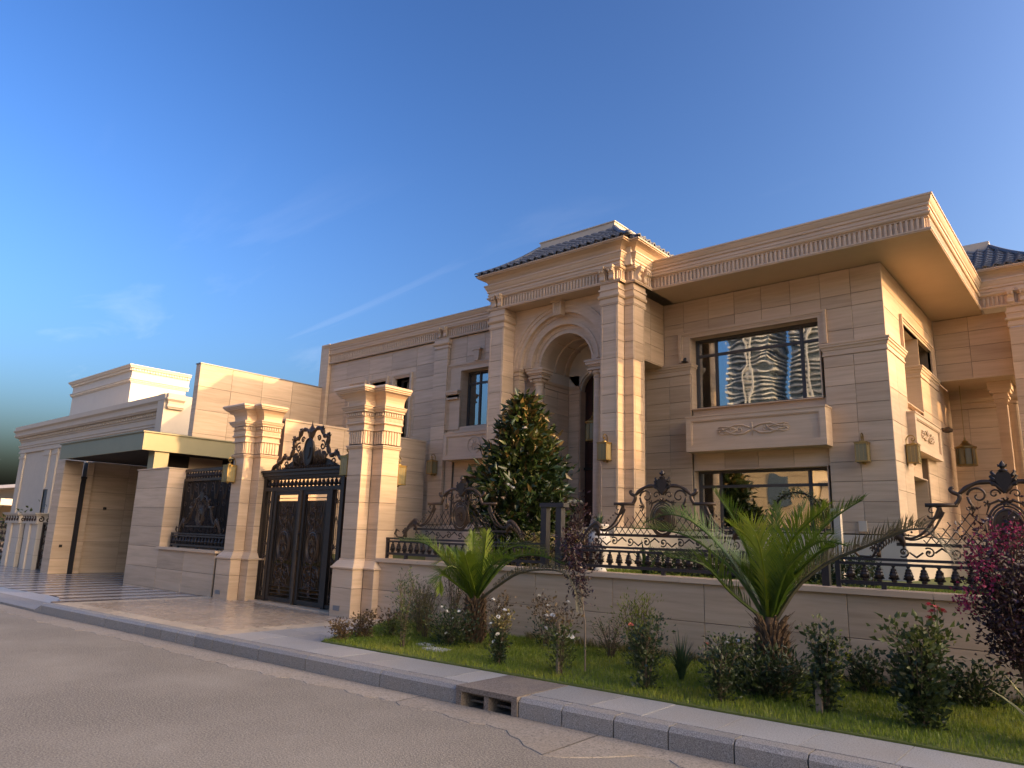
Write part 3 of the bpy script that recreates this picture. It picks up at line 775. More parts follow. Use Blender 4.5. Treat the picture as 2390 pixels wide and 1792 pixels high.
clad(house, (0, 12.63), 0, [PC-1.52, PC-0.74], PCRS[:9]+[5.36], core=0.3); clad(house, (0, 12.63), 0, [PC+0.74, PC+1.52], PCRS[:9]+[5.36], core=0.3)
# vestibule: side walls, back wall, vault with ribs, door
VY = 13.55
for s in (-1, 1):
    x = PC+s*0.74
    if s < 0: clad(house, (x, 0), PI/2, [12.60, 13.1, VY], [1.82]+PCRS[1:9]+[4.93], core=0.3)
    else: clad(house, (x, 0), -PI/2, [-VY, -13.1, -12.60], [1.82]+PCRS[1:9]+[4.93], core=0.3)
    pr = [(0, 4.93), (0.02, 4.935), (0.02, 4.97), (0.005, 4.975), (0.005, 5.03), (0.03, 5.04), (0.05, 5.08), (0.05, 5.11), (0, 5.12)]
    pa = [(x, 12.6), (x, VY), (x-s*0.32, VY)]
    if s > 0: pa = pa[::-1]
    MB().sweep(pr, pa).build('inner_moulding', 'trim', house)
    m = MB(); m.box(x, x+s*0.25, 12.58, VY, 5.12, ARZ); m.build('vault_springing', 'lime', house)
v = MB(); n = 24; vs = []
for i in range(n+1):
    a = PI*i/n
    for y in (12.60, 14.2): vs.append((PC+0.735*math.cos(a), y, ARZ+0.735*math.sin(a)))
v.add(vs, [(2*i, 2*i+1, 2*i+3, 2*i+2) for i in range(n)]); v.build('vault', 'soffit', house, smooth=True)
for y in (12.95, 13.35): arch_ring(house, 0.70, 0.745, y, y+0.06, 'vault_rib')
for a in (PI*0.3, PI*0.5, PI*0.7):
    MB().tube([(PC+0.72*math.cos(a), 12.62, ARZ+0.72*math.sin(a)), (PC+0.72*math.cos(a), 13.6, ARZ+0.72*math.sin(a))], 0.018, 4).build('vault_rib', 'trim', house)
clad(house, (0, VY), 0, [PC-0.74, PC-0.44], [1.82]+PCRS[1:9]+[4.93], core=0.3); clad(house, (0, VY), 0, [PC+0.44, PC+0.74], [1.82]+PCRS[1:9]+[4.93], core=0.3)
bw = MB(); n = 24; vs = []
for i in range(n+1):
    a = PI*i/n
    for r, z0 in ((0.44, 5.0), (0.75, ARZ)):
        for y in (VY, VY+0.3): vs.append((PC+r*math.cos(a), y, z0+r*math.sin(a)))
bw.add(vs, [(4*i, 4*i+2, 4*i+6, 4*i+4) for i in range(n)]+[(4*i, 4*i+4, 4*i+5, 4*i+1) for i in range(n)])
for s in (-1, 1): bw.box(PC+s*0.44, PC+s*0.75, VY, VY+0.3, 4.93, 5.37)
bw.build('tympanum', 'lime', house)
for s in (-1, 1): MB().box(PC+s*0.44, PC+s*0.42, VY+0.02, VY+0.28, 1.82, 5.0).build('door_jamb', 'trim', house)
arch_ring(house, 0.405, 0.44, VY+0.05, VY+0.12, 'door_arch', PC, 5.0, 24, 'lime')
dr = MB(); dr.box(PC-0.44, PC+0.44, VY+0.24, VY+0.30, 1.82, 5.0)
dr.add([(PC, VY+0.24, 5.0)]+[(PC+0.44*math.cos(PI*i/20), VY+0.24, 5.0+0.44*math.sin(PI*i/20)) for i in range(21)], [(0, i+1, i+2) for i in range(20)])
door = dr.build('door', 'door', house)
for x0, x1, z0, z1 in ((-0.38, -0.03, 1.95, 3.1), (0.03, 0.38, 1.95, 3.1), (-0.38, -0.03, 3.3, 4.9), (0.03, 0.38, 3.3, 4.9)):
    MB().box(PC+x0, PC+x1, VY+0.225, VY+0.24, z0, z1).build('door_leaf', 'door', door)
dg = MB()
for k in range(6): dg.tube([(PC-0.35+0.14*k, VY+0.21, 3.2), (PC-0.35+0.14*k, VY+0.21, 5.25 if 0 < k < 5 else 5.0)], 0.008, 4)
dg.box(PC-0.42, PC+0.42, VY+0.19, VY+0.23, 3.14, 3.2); dg.build('door_grille', 'iron', door)
MB().box(PC+0.10, PC+0.125, VY+0.17, VY+0.2, 2.05, 2.45).build('door_handle', 'brass', door)
MB().box(-10.9, -7.1, 11.2, 14.0, 1.05, 1.80).box(-10.9, -7.1, 10.85, 11.2, 1.05, 1.62).box(-10.9, -7.1, 10.5, 10.85, 1.05, 1.42).box(-10.9, -7.1, 10.15, 10.5, 1.05, 1.22).each('entrance_step', 'lime', house)
# portico roof: cove, eaves, hollow hipped tile roof, parapet
COVE = [(0.02, 7.33), (0.055, 7.335), (0.055, 7.36), (0.02, 7.365), (0.02, 7.385), (0.035, 7.42), (0.08, 7.48), (0.165, 7.525), (0.21, 7.53), (0.21, 7.552), (0.235, 7.555), (0.235, 7.585), (0.0, 7.60)]
def tile_edge(path, out=0.24, z=7.60, name='eave_tiles'):
    t = MB()
    for (x0, y0), (x1, y1) in zip(path[:-1], path[1:]):
        L = math.hypot(x1-x0, y1-y0); ang = math.atan2(y1-y0, x1-x0); n = max(1, int(L/0.12))
        for i in range(n):
            u = (i+0.5)*L/n
            a = upt((x0, y0), ang, u, -out, z); b = upt((x0, y0), ang, u, 0.25-out, z+0.06)
            t.tube([a, b], 0.034, 6)
    return t.build(name, 'tile', house, kind='stuff')
MB().sweep(COVE, [(-10.93, 15.5), (-10.93, 11.77), (-7.33, 11.77), (-7.33, 11.995), (-7.12, 11.995), (-7.12, 15.5)]).build('roof_cove', 'trim', house)
tile_edge([(-11.1, 11.77), (-7.2, 11.77)]); tile_edge([(-7.12, 11.80), (-7.12, 15.3)]); tile_edge([(-7.30, 11.995), (-6.95, 11.995)]); tile_edge([(-10.93, 15.3), (-10.93, 11.6)])
ex0, ex1, ey0, ey1 = -11.18, -6.90, 11.52, 15.3
px0, px1, py0, py1 = -10.14, -8.03, 12.67, 15.2
ZE, ZP = 7.59, 8.38
roof_tiles(house, [(ex0, ey0, ZE), (-7.08, ey0, ZE)], [(px0, py0, ZP), (px1, py0, ZP)], 9)
roof_tiles(house, [(ex1, 11.75, ZE), (ex1, ey1, ZE)], [(px1, py0, ZP), (px1, py1, ZP)], 9)
roof_tiles(house, [(ex0, ey1, ZE), (ex0, ey0, ZE)], [(px0, py1, ZP), (px0, py0, ZP)], 9)
def hip(a, b, sag=0.12, r=0.055):
    a, b = Vector(a), Vector(b); P = []
    for i in range(11):
        q = i/10; p = a+(b-a)*q; p.z -= sag*4*q*(1-q)*0.55; p.z += 0.05; P.append(p)
    MB().tube(P, r, 6).build('hip_ridge', 'tile', house, smooth=True)
hip((-7.0, ey0+0.05, ZE), (px1, py0, ZP)); hip((ex0+0.05, ey0+0.05, ZE), (px0, py0, ZP))
MB().box(px0, px1, py0, py1, 8.30, 8.56).build('parapet', 'lime', house)
MB().box(px0-0.02, px1+0.02, py0-0.02, py1+0.02, 8.56, 8.585).build('parapet_cap', 'lime', house)
MB().box(-10.9, -7.15, 11.9, 15.4, 7.1, 7.62).build('attic', 'lime', house)

# ---- left facade
LY = 12.95
LC = [1.82, 2.20, 2.56, 2.92, 3.28, 3.64, 4.0, 4.36, 4.72, 5.08, 5.44, 5.80, 6.16, 6.735]
H3 = [(-17.58, -17.0, 4.17, 5.88), (-16.62, -15.97, 4.17, 5.88), (-15.56, -14.93, 4.17, 5.88)]
clad(house, (0, LY), 0, [-18.76, -17.9, -16.8, -15.77, -14.7, -13.88], LC, holes=H3)
for a, b, z0, z1 in H3:
    trim3(house, (0, LY), 0, a-0.11, b+0.11, z0, z1+0.12, 0.115)
    window(house, (0, LY), 0, a, b, z0, z1, 0.22, (), 5.45, depth=0.8)
clad(house, (0, 12.85), 0, [-13.88, -13.36], LC[:-1]+[6.47], core=0.12); clad(house, (-13.36, 0), PI/2, [12.85, 12.95], LC[:-1]+[6.47], core=0.1)
MB().sweep([(0, 6.47), (0.02, 6.475), (0.02, 6.50), (0.005, 6.505), (0.005, 6.56), (0.03, 6.57), (0.05, 6.60), (0.05, 6.63), (0.01, 6.635), (0.01, 6.735)],
           [(-13.88, 13.0), (-13.88, 12.85), (-13.36, 12.85), (-13.36, 13.0)]).box(-13.88, -13.36, 12.85, 13.0, 6.47, 6.735).build('pilaster_cap', 'trim', house)
clad(house, (0, LY), 0, [-13.36, -12.75, -12.1, -11.45, -10.88], [5.80, 6.16, 6.735], holes=[(-13.14, -11.06, 5.0, 5.88)])
clad(house, (0, LY), 0, [-13.36, -13.10], LC[:-2], core=0.2); clad(house, (0, LY), 0, [-11.12, -10.88], LC[:-2], core=0.2)
trim3(house, (0, LY), 0, -13.38, -10.84, 4.24, 5.99, 0.47, wr=0.45, wt=0.20)
for xa, xb in ((-13.31, -12.95), (-11.27, -10.91)):
    MB().sweep([(0, 5.03), (0.02, 5.04), (0.02, 5.08), (0.0, 5.085), (0.0, 5.15), (0.03, 5.17), (0.03, 5.21), (0.05, 5.22), (0.05, 5.27), (0, 5.29)], [(xa, 12.98), (xa, 12.87), (xb, 12.87), (xb, 12.98)]).box(xa, xb, 12.87, 12.96, 5.03, 5.28).build('trim_impost', 'trim', house)
MB().prism([(-12.38, 5.98), (-12.24, 5.98), (-12.21, 6.26), (-12.41, 6.26)], 12.85, 12.96).box(-12.45, -12.17, 12.83, 12.96, 6.26, 6.30).build('keystone', 'trim', house)
window(house, (0, LY), 0, -12.90, -11.30, 4.31, 5.79, 0.25, (-12.46, -11.75), 5.47, curtains=[(-12.35, -11.8), (-12.88, -12.62)], front=0.02)
clad(house, (0, LY+0.02), 0, [-13.10, -12.9], [4.24, 5.0], core=0.2, gap=0.0); clad(house, (0, LY+0.02), 0, [-11.3, -11.12], [4.24, 5.0], core=0.2, gap=0.0)
MB().box(-13.1, -11.1, LY+0.01, LY+0.3, 3.40, 4.30).build('window_sill', 'trim', house)
framed_panel(house, (0, LY), 0, -13.15, -11.05, -0.30, 0.2, 3.42, 4.09, b=0.10)
ring = MB(); ring.tube([(-12.1+0.21*math.cos(2*PI*i/24), LY-0.268, 3.755+0.21*math.sin(2*PI*i/24)) for i in range(24)], 0.016, 5, True)
for k in range(8): ring.tube([(-12.1+0.03*math.cos(k*PI/4), LY-0.268, 3.755+0.03*math.sin(k*PI/4)), (-12.1+0.15*math.cos(k*PI/4+0.3), LY-0.268, 3.755+0.15*math.sin(k*PI/4+0.3))], [0.02, 0.008], 5)
ring.build('relief_ornament', 'trim', house)
clad(house, (0, LY+0.06), 0, [-13.10, -12.1, -11.12], [3.04, 3.42], core=0.15)
window(house, (0, LY), 0, -12.82, -11.4, 1.85, 3.03, 0.25, (-12.1,), 2.7, depth=1.0, front=0.06)
clad(house, (0, LY+0.06), 0, [-13.10, -12.82], [1.82, 2.43, 3.04], core=0.15); clad(house, (0, LY+0.06), 0, [-11.4, -11.12], [1.82, 2.43, 3.04], core=0.15)
MB().box(-19.05, -10.9, LY-0.04, LY+0.2, 0.9, 1.81).build('plinth', 'lime', house)
# corner pier at the far left end
MB().box(-19.20, -18.78, 12.84, 13.3, 1.0, 7.40).build('corner_pier', 'trim', house)

# ---- right-hand entrance bay set back beyond the wing
RY = 18.25
clad(house, (0, RY), 0, [WX, -2.26, -1.48], [5.33, 5.69, 6.05, 6.40, 6.735])
clad(house, (0, 17.90), 0, [-1.48, -1.06], PCRS, core=0.3)
MB().sweep(c, [(-1.48, 18.3), (-1.48, 17.90), (-1.06, 17.90), (-1.06, 18.12), (-0.84, 18.12), (-0.84, 18.6)]).build('pilaster_cap', 'trim', house)
clad(house, (-1.06, 0), PI/2, [17.9, 18.12], PCRS, core=0.2); clad(house, (0, 18.12), 0, [-1.06, -0.84], PCRS, core=0.2); clad(house, (-0.84, 0), PI/2, [18.12, 18.6], PCRS, core=0.2)
for x in (-1.38, -1.16): console(house, x, 17.865, 7.03, 0, 0.12, 0.25, 0.12)
MB().box(WX, -1.4, RY, 20.6, 5.31, 5.34).build('soffit', 'soffit', house)
clad(house, (0, 19.6), 0, [-3.5, -2.6, -1.7, -0.8], [1.82, 2.4, 2.9, 3.4, 3.9, 4.4, 4.86], core=0.3)
MB().sweep([(0, 4.86), (0.03, 4.87), (0.03, 4.92), (0.01, 4.93), (0.01, 5.0), (0.05, 5.02), (0.08, 5.08), (0.08, 5.12), (0, 5.13)], [(-3.5, 19.6), (-0.8, 19.6)]).box(-3.5, -0.8, 19.61, 19.9, 4.86, 5.34).build('inner_moulding', 'trim', house)
clad(house, (WX, 0), PI/2, [18.25, 18.9, 19.6], [1.82, 2.4, 2.9, 3.4, 3.9, 4.4, 4.86, 5.31], core=0.3)
cx, cy = -1.86, 19.0
MB().box(cx-0.10, cx+0.10, cy-0.10, cy+0.10, 1.82, 4.80).build('column', 'trim', house)
cap = MB()
for q, (w_, z0, z1) in enumerate(((0.11, 4.80, 4.84), (0.13, 4.84, 4.92), (0.16, 4.92, 4.97), (0.14, 4.97, 5.05), (0.19, 5.05, 5.12), (0.22, 5.12, 5.31))): cap.box(cx-w_, cx+w_, cy-w_, cy+w_, z0, z1)
cap.build('capital', 'trim', house)
MB().lathe([(0.13, 1.82), (0.11, 1.9), (0.11, 3.0), (0.10, 4.75), (0.13, 4.76), (0.13, 4.8)], -1.62, 18.75, 16).build('column', 'trim', house)
MB().sweep(COVE, [(-3.5, 17.87), (-0.80, 17.87), (-0.80, 20.5)]).build('roof_cove', 'trim', house)
roof_tiles(house, [(-5.0, 17.62, ZE), (-0.56, 17.62, ZE)], [(-5.0, 18.75, 8.42), (-1.74, 18.75, 8.42)], 9)
roof_tiles(house, [(-0.56, 17.62, ZE), (-0.56, 21.0, ZE)], [(-1.74, 18.75, 8.42), (-1.74, 21.0, 8.42)], 9)
hip((-0.62, 17.68, ZE), (-1.74, 18.75, 8.42)); tile_edge([(-3.5, 17.87), (-0.75, 17.87)])
MB().box(-5.0, -1.74, 18.75, 21, 8.30, 8.61).build('parapet', 'lime', house)
MB().box(-5.0, -0.85, 18.0, 21, 7.1, 7.62).build('attic', 'lime', house)
MB().box(-3.5, -0.6, 17.5, 21.0, 1.0, 1.80).build('entrance_step', 'lime', house)

# ------------------------------------------------------------------ street wall, pillars, gate
SLP = math.atan(0.066)
def wy(x, off=8.0): return off+0.066*(x+9.8)
gw = thing('garden_wall', 'low cream stone street wall with a flat coping along the flower bed', 'wall', (-5.0, wy(-5.0), 0.15))
cs = math.cos(SLP)
WO = (-9.8, 8.0)
def wu(x): return (x+9.8)/cs
us = [wu(x) for x in (-9.78, -8.98, -7.75, -6.52, -5.28, -4.03, -3.22, -2.42, -1.60, -0.78, 0.05, 0.9, 1.7, 2.5)]
clad(gw, WO, SLP, us, [0.10, 0.64, 1.095], core=0.22)
for i in range(9):
    a = us[0]+(us[-1]-us[0])*i/9; b = us[0]+(us[-1]-us[0])*(i+1)/9-0.004
    m = MB(); ubox(m, WO, SLP, a, b, -0.05, 0.32, 1.097, 1.155); m.build('coping_stone', 'trim', gw)

def gate_pillar(px, py, label):
    """stepped pillar; px, py = left front corner of the front shaft"""
    t = thing('gate_pillar', label, 'pillar', (px+0.2, py+0.3, 0.17), 'stone pillars either side of the gate')
    a0, a1, b0, b1 = px, px+0.40, px-0.24, px+0.68
    y0, y1, y2 = py, py+0.22, py+0.60
    zs = [1.13, 1.62, 2.08, 2.55, 3.02]
    clad(t, (0, y0), 0, [a0, a1], zs, core=0.22); clad(t, (a1, 0), PI/2, [y0, y1], zs, core=0.38)
    clad(t, (0, y1), 0, [a1, b1], zs, core=0.37); clad(t, (b1, 0), PI/2, [y1, y2], zs, core=0.27)
    clad(t, (0, y1), 0, [b0, a0], zs, core=0.37); clad(t, (b0, 0), -PI/2, [-y2, -y1], zs, core=0.2); clad(t, (a0, 0), -PI/2, [-y1, -y0], zs, core=0.2)
    MB().box(b0+0.03, b1-0.03, y1+0.05, y2, 0.2, 3.0).build('pillar_core', 'trim', t)
    B = 0.085
    zb = [0.10, 0.645, 0.955]
    clad(t, (0, y0-B), 0, [a0-B, a1+B], zb, core=0.3); clad(t, (a1+B, 0), PI/2, [y0-B, y1-B], zb, core=0.3)
    clad(t, (0, y1-B), 0, [a1+B, b1+B], zb, core=0.3); clad(t, (b1+B, 0), PI/2, [y1-B, y2], zb, core=0.3)
    clad(t, (0, y1-B), 0, [b0-B, a0-B], zb, core=0.3); clad(t, (b0-B, 0), -PI/2, [-y2, -y1+B], zb, core=0.2); clad(t, (a0-B, 0), -PI/2, [-y1+B, -y0+B], zb, core=0.2)
    path = [(b0, y2), (b0, y1), (a0, y1), (a0, y0), (a1, y0), (a1, y1), (b1, y1), (b1, y2)]
    def mould(prof, name, mat='trim'):
        MB().sweep(prof, path).build(name, mat, t)
    mould([(B, 0.955), (B+0.025, 0.96), (B+0.03, 0.985), (B+0.01, 1.0), (B-0.005, 1.02), (0.03, 1.09), (0.012, 1.10), (0.012, 1.125), (0.0, 1.13), (-0.1, 1.13)], 'base_moulding')
    def lid(z, o):
        m = MB(); m.box(b0-o, b1+o, y1-o, y2+o*0.0+0.001, z-0.02, z); m.box(a0-o, a1+o, y0-o, y1-o, z-0.02, z); return m
    mould([(0.0, 3.02), (0.025, 3.025), (0.03, 3.05), (0.045, 3.055), (0.045, 3.075), (0.0, 3.085), (0.0, 3.10)], 'neck_moulding')
    # fluted band
    mould([(0.005, 3.10), (0.005, 3.33)], 'flute_bed')
    ribs(t, [(b0-0.02, y2), (b0-0.02, y1-0.02), (a0-0.02, y1-0.02), (a0-0.02, y0-0.02), (a1+0.02, y0-0.02), (a1+0.02, y1-0.02), (b1+0.02, y1-0.02), (b1+0.02, y2)], 3.10, 3.325, 0.062, 0.036, 0.004, 0.03, 'fluted_band')
    mould([(0.02, 3.33), (0.045, 3.335), (0.045, 3.355), (0.02, 3.36), (0.02, 3.44), (0.04, 3.445), (0.06, 3.46), (0.06, 3.48), (0.04, 3.485), (0.04, 3.565), (0.055, 3.57), (0.065, 3.585)], 'capital_band')
    # small carved relief and dentils
    ribs(t, [(b0-0.04, y2), (b0-0.04, y1-0.04), (a0-0.04, y1-0.04), (a0-0.04, y0-0.04), (a1+0.04, y0-0.04), (a1+0.04, y1-0.04), (b1+0.04, y1-0.04), (b1+0.04, y2)], 3.50, 3.555, 0.030, 0.018, 0.008, 0.012, 'carved_band')
    mould([(0.045, 3.585), (0.045, 3.66)], 'dentil_bed')
    ribs(t, [(b0-0.055, y2), (b0-0.055, y1-0.055), (a0-0.055, y1-0.055), (a0-0.055, y0-0.055), (a1+0.055, y0-0.055), (a1+0.055, y1-0.055), (b1+0.055, y1-0.055), (b1+0.055, y2)], 3.60, 3.65, 0.055, 0.03, 0.012, 0.02, 'dentils')
    mould([(0.07, 3.66), (0.085, 3.665), (0.085, 3.69), (0.105, 3.70), (0.12, 3.725), (0.12, 3.745), (0.14, 3.75), (0.14, 3.765), (0.045, 3.785),
           (0.045, 3.83), (0.055, 3.88), (0.085, 3.935), (0.135, 3.98), (0.20, 4.0), (0.20, 4.02), (0.225, 4.025), (0.225, 4.05), (0.25, 4.055), (0.25, 4.085), (0.235, 4.10), (0.0, 4.11)], 'capital_cornice')
    m = MB(); m.box(b0, b1, y1, y2, 3.0, 4.108); m.box(a0, a1, y0, y1+0.01, 3.0, 4.106); m.build('capital_core', 'trim', t)
    MB().box(px+0.03, px+0.20, py-B-0.012, py-B, 0.27, 0.35).build('socket_plate', 'plate', t)
    return t
gate_pillar(-10.47, 7.75, 'sunlit stone gate pillar where the low garden wall starts')
gate_pillar(-14.20, 7.60, 'stone gate pillar between the gate and the grille window')

# pier and low wall with the grille opening
pw = thing('pier_wall', 'stone wall with high pier and window-like opening for an iron grille', 'wall', (-17.0, 7.8, 0.15))
zs = [0.05, 0.17, 0.62, 1.085, 1.55, 2.0, 2.455, 2.905]
clad(pw, (0, 7.60), 0, [-18.88, -17.17], zs, core=0.4)
clad(pw, (0, 7.60), 0, [-17.17, -15.9, -14.53], [0.05, 0.17, 0.62, 1.045], core=0.4)
clad(pw, (-17.17, 0), PI/2, [7.60, 8.02], zs[3:], core=0.6); clad(pw, (-18.88, 0), -PI/2, [-8.02, -7.60], zs, core=0.6)
MB().box(-17.19, -14.42, 7.53, 8.02, 1.047, 1.10).build('sill_stone', 'trim', pw)
MB().box(-18.90, -17.15, 7.58, 8.04, 2.907, 2.935).build('pier_cap', 'trim', pw)
# plain high wall behind
bw_ = thing('high_wall', 'tall plain stone wall behind the gate catching sun along its top', 'wall', (-19.1, 10.9, 0.1))
clad(bw_, (-19.0, 0), PI/2, [8.90, 9.85, 10.8, 11.8, 12.92], [0.1, 0.8, 1.45, 2.1, 2.75, 3.4, 4.05, 4.7, 5.35, 5.98], core=0.26)
clad(bw_, (0, 8.90), 0, [-19.26, -19.0], [0.1, 0.8, 1.45, 2.1, 2.75, 3.4, 4.05, 4.7, 5.35, 5.98], core=0.1)
MB().box(-19.28, -18.985, 8.885, 12.85, 5.982, 6.01).build('coping', 'plate', bw_)
# inner wall from the right pillar to the house
iw = thing('courtyard_wall', 'stone wall running from the gate back to the house facade', 'wall', (-14.1, 10.6, 0.2))
clad(iw, (-14.0, 0), PI/2, [8.6, 9.4, 10.2, 11.0, 11.8, 12.84], [0.2, 0.62, 1.0, 1.38, 1.76, 2.12, 2.46, 2.80, 3.14, 3.48, 3.94], core=0.2)
MB().box(-14.22, -13.985, 8.6, 12.84, 3.942, 3.985).build('coping', 'trim', iw)

# ------------------------------------------------------------------ ironwork
MT['sheet'] = plain('brown_backing_sheet', (0.055, 0.038, 0.026), 0.35)
def flower(mb, x, z, y, r, n=5):
    for k in range(n):
        a = 2*PI*k/n
        mb.tube([(x, y, z), (x+r*math.cos(a), y-0.01, z+r*math.sin(a)), (x+1.25*r*math.cos(a+0.35), y, z+1.25*r*math.sin(a+0.35))], [r*0.25, r*0.32, r*0.1], 4)
BAL = None
def baluster_mesh():
    global BAL
    if BAL is None:
        m = MB()
        m.lathe([(0.010, 0), (0.026, 0.004), (0.030, 0.02), (0.018, 0.032), (0.040, 0.055), (0.047, 0.075), (0.034, 0.098), (0.038, 0.108), (0.024, 0.128), (0.026, 0.135), (0.012, 0.155), (0.020, 0.165), (0.020, 0.172)], 0, 0, 7)
        for k in range(4):
            for s in (-1, 1):
                m.tube([(0, 0, 0.03+0.03*k), (s*(0.05-0.008*k), -0.008, 0.045+0.03*k), (s*(0.055-0.009*k), -0.004, 0.035+0.03*k)], [0.012, 0.012, 0.003], 4)
        me = bpy.data.meshes.new('baluster'); me.from_pydata(m.v, [], m.f); me.materials.append(MT['iron']); me.update(); BAL = me
    return BAL
def wing_leaf(mb, s, x0, z0, x1, z1):
    """drooping acanthus wing between two points, curling over at the top"""
    top = bez([(x0, 0, z0), ((x0*0.62+x1*0.38), 0, z0+(z1-z0)*0.62), (x1+(x0-x1)*0.18, 0, z1), (x1, 0, z1-0.01), (x1-0.035, 0, z1-0.055)], 20)
    mb.tube([(s*p.x, p.y, p.z) for p in top], [0.012+0.018*min(1, i/8) for i in range(len(top))], 6)
    for i in range(2, len(top)-3):
        p = top[i]; L = 0.05+0.16*(i/len(top)); 
        mb.tube([(s*p.x, -0.01, p.z), (s*(p.x-0.015), -0.02, p.z-L*0.6), (s*(p.x-0.0), -0.015, p.z-L)], [0.013, 0.012, 0.002], 4)
def fence_panel(label, name='iron_fence', half=1.63, group='wrought iron fence panels above the walls', rails=True, cat='fence'):
    t = thing(name, label, cat, (0, 0, 0), group)
    W = half
    # rails and feet
    if rails:
        MB().box(-W, W, -0.022, 0.022, 0.075, 0.115).build('rail', 'black', t)
        MB().box(-W, W, -0.022, 0.022, 0.285, 0.315).build('rail', 'black', t)
        MB().box(-W-0.02, W+0.02, -0.03, 0.03, 0.335, 0.365).build('rail', 'black', t)
        m = MB()
        for s in (-1, 1):
            m.box(s*W-0.025, s*W+0.025, -0.025, 0.025, 0.0, 0.365)
        m.each('end_post', 'black', t)
        for x in (-W*0.72, 0.0, W*0.72):
            MB().box(x-0.025, x+0.025, -0.022, 0.022, 0.012, 0.075).box(x-0.05, x+0.05, -0.045, 0.045, 0.0, 0.012).build('foot', 'black', t)
        n = int(2*(W-0.12)/0.135)
        for i in range(n):
            o = link('baluster', baluster_mesh(), None, t); o.location = (-W+0.13+(2*W-0.26)*i/(n-1), 0, 0.114)
    z0 = 0.37
    k = min(1.0, (W-0.08)/1.55)
    cr = MB()
    # lower scroll frieze and mid rail
    MB().box(-1.02*k, 1.02*k, -0.016, 0.016, 0.50, 0.535).build('rail', 'iron', t)
    sc = MB(); n = 9
    for i in range(n):
        x = (-0.96+1.92*i/(n-1))*k; s = 1 if i % 2 else -1
        sc.tube([(x+px, 0, 0.435+pz) for px, _, pz in spiral(0, 0, 0.012, 0.055, 0.6*s, s*8.5, 0, 18)], 0.0085, 4)
        if i < n-1: sc.tube([(x+0.055, 0, 0.435), (x+0.12*k, 0, 0.435+0.05*s), (x+0.185*k, 0, 0.435)], [0.009, 0.012, 0.009], 4)
        flower(sc, x, 0.435, -0.012, 0.016, 4)
    sc.build('scroll_frieze', 'iron', t, smooth=False)
    # wings, side sprigs
    wg = MB()
    for s in (-1, 1):
        wing_leaf(wg, s, 1.27*k, 0.37, 0.97*k, 0.665)
        wg.tube([(s*1.20*k, 0, 0.37), (s*1.20*k, 0, 0.46)], 0.022, 5)
        wg.tube([(s*x*k, 0, z) for x, z in ((1.40, 0.375), (1.46, 0.43), (1.43, 0.50), (1.36, 0.47))], [0.012, 0.022, 0.02, 0.006], 5)
        wg.tube([(s*x*k, 0, z) for x, z in ((1.22, 0.39), (1.30, 0.372), (1.40, 0.38))], [0.008, 0.014, 0.010], 5)
        flower(wg, s*1.25*k, 0.47, 0, 0.035, 6); flower(wg, s*1.22*k, 0.51, 0, 0.025, 5)
    wg.build('acanthus_wing', 'iron_hi', t, smooth=True)
    # double swooping side scroll
    sw = MB()
    for s in (-1, 1):
        for dx, rr in ((0.0, 0.015), (0.055, 0.011)):
            P = bez([(s*(0.97-dx*0.4)*k, 0, 0.60-dx*0.4), (s*(0.86-dx*0.4)*k, 0, 0.585-dx*0.3), (s*(0.74-dx)*k, 0, 0.66-dx*0.2), (s*(0.64-dx)*k, 0, 0.80), (s*(0.585-dx*0.6)*k, 0, 0.92-dx)], 24)
            sw.tube(P, [rr*(0.7+0.6*i/len(P)) for i in range(len(P))], 5)
        sw.tube([(s*(0.655+px)*k, 0, 0.875+pz) for px, _, pz in spiral(0, 0, 0.012, 0.085, -2.0, 5.2, 0, 22)], [0.007+0.006*i/22 for i in range(23)], 5)
        sw.tube([(s*(0.655)*k+s*0.085*math.cos(a), 0, 0.875+0.085*math.sin(a)) for a in [5.2-0.5*i for i in range(7)]], 0.011, 5)
        for q in range(7):
            a = q/6; sw.lathe([(0.002, 0.60+0.20*a), (0.016, 0.615+0.20*a), (0.002, 0.63+0.20*a)], s*(0.90-0.20*a)*k, -0.01, 5)
    sw.build('side_scroll', 'iron_hi', t, smooth=True)
    # lattice with bosses between mid rail and the scrolls
    la = MB(); Z1 = 0.535
    def topz(x):
        x = abs(x)/k
        if x < 0.20: return 0.56
        if x < 0.50: return 0.86-0.25*((x-0.33)/0.2)**2
        if x < 0.64: return 0.80-(x-0.50)*1.15
        return max(Z1, 0.64-(x-0.64)*0.55)
    st = 0.092
    for sg in (-1, 1):
        for i in range(-16, 17):
            x0 = i*st; seg = []
            for q in range(40):
                zq = Z1+0.35*q/39; xq = x0+sg*(zq-Z1)*0.72
                if abs(xq) < 0.86*k and zq < topz(xq) and (abs(xq) > 0.17): seg.append((xq, 0, zq))
                else:
                    if len(seg) > 1: la.tube([seg[0], seg[-1]], 0.0055, 4)
                    seg = []
            if len(seg) > 1: la.tube([seg[0], seg[-1]], 0.0055, 4)
    for i in range(-16, 17):
        for j in range(0, 6):
            xq = (i+(0.5 if j % 2 else 0))*st; zq = Z1+j*st*0.5/0.72
            if 0.17 < abs(xq) < 0.86*k and zq < topz(xq)-0.01: la.lathe([(0.001, zq-0.011), (0.011, zq), (0.001, zq+0.011)], xq, -0.004, 5)
    la.build('lattice', 'iron', t)
    # horizontal arms and crest arch
    ar = MB()
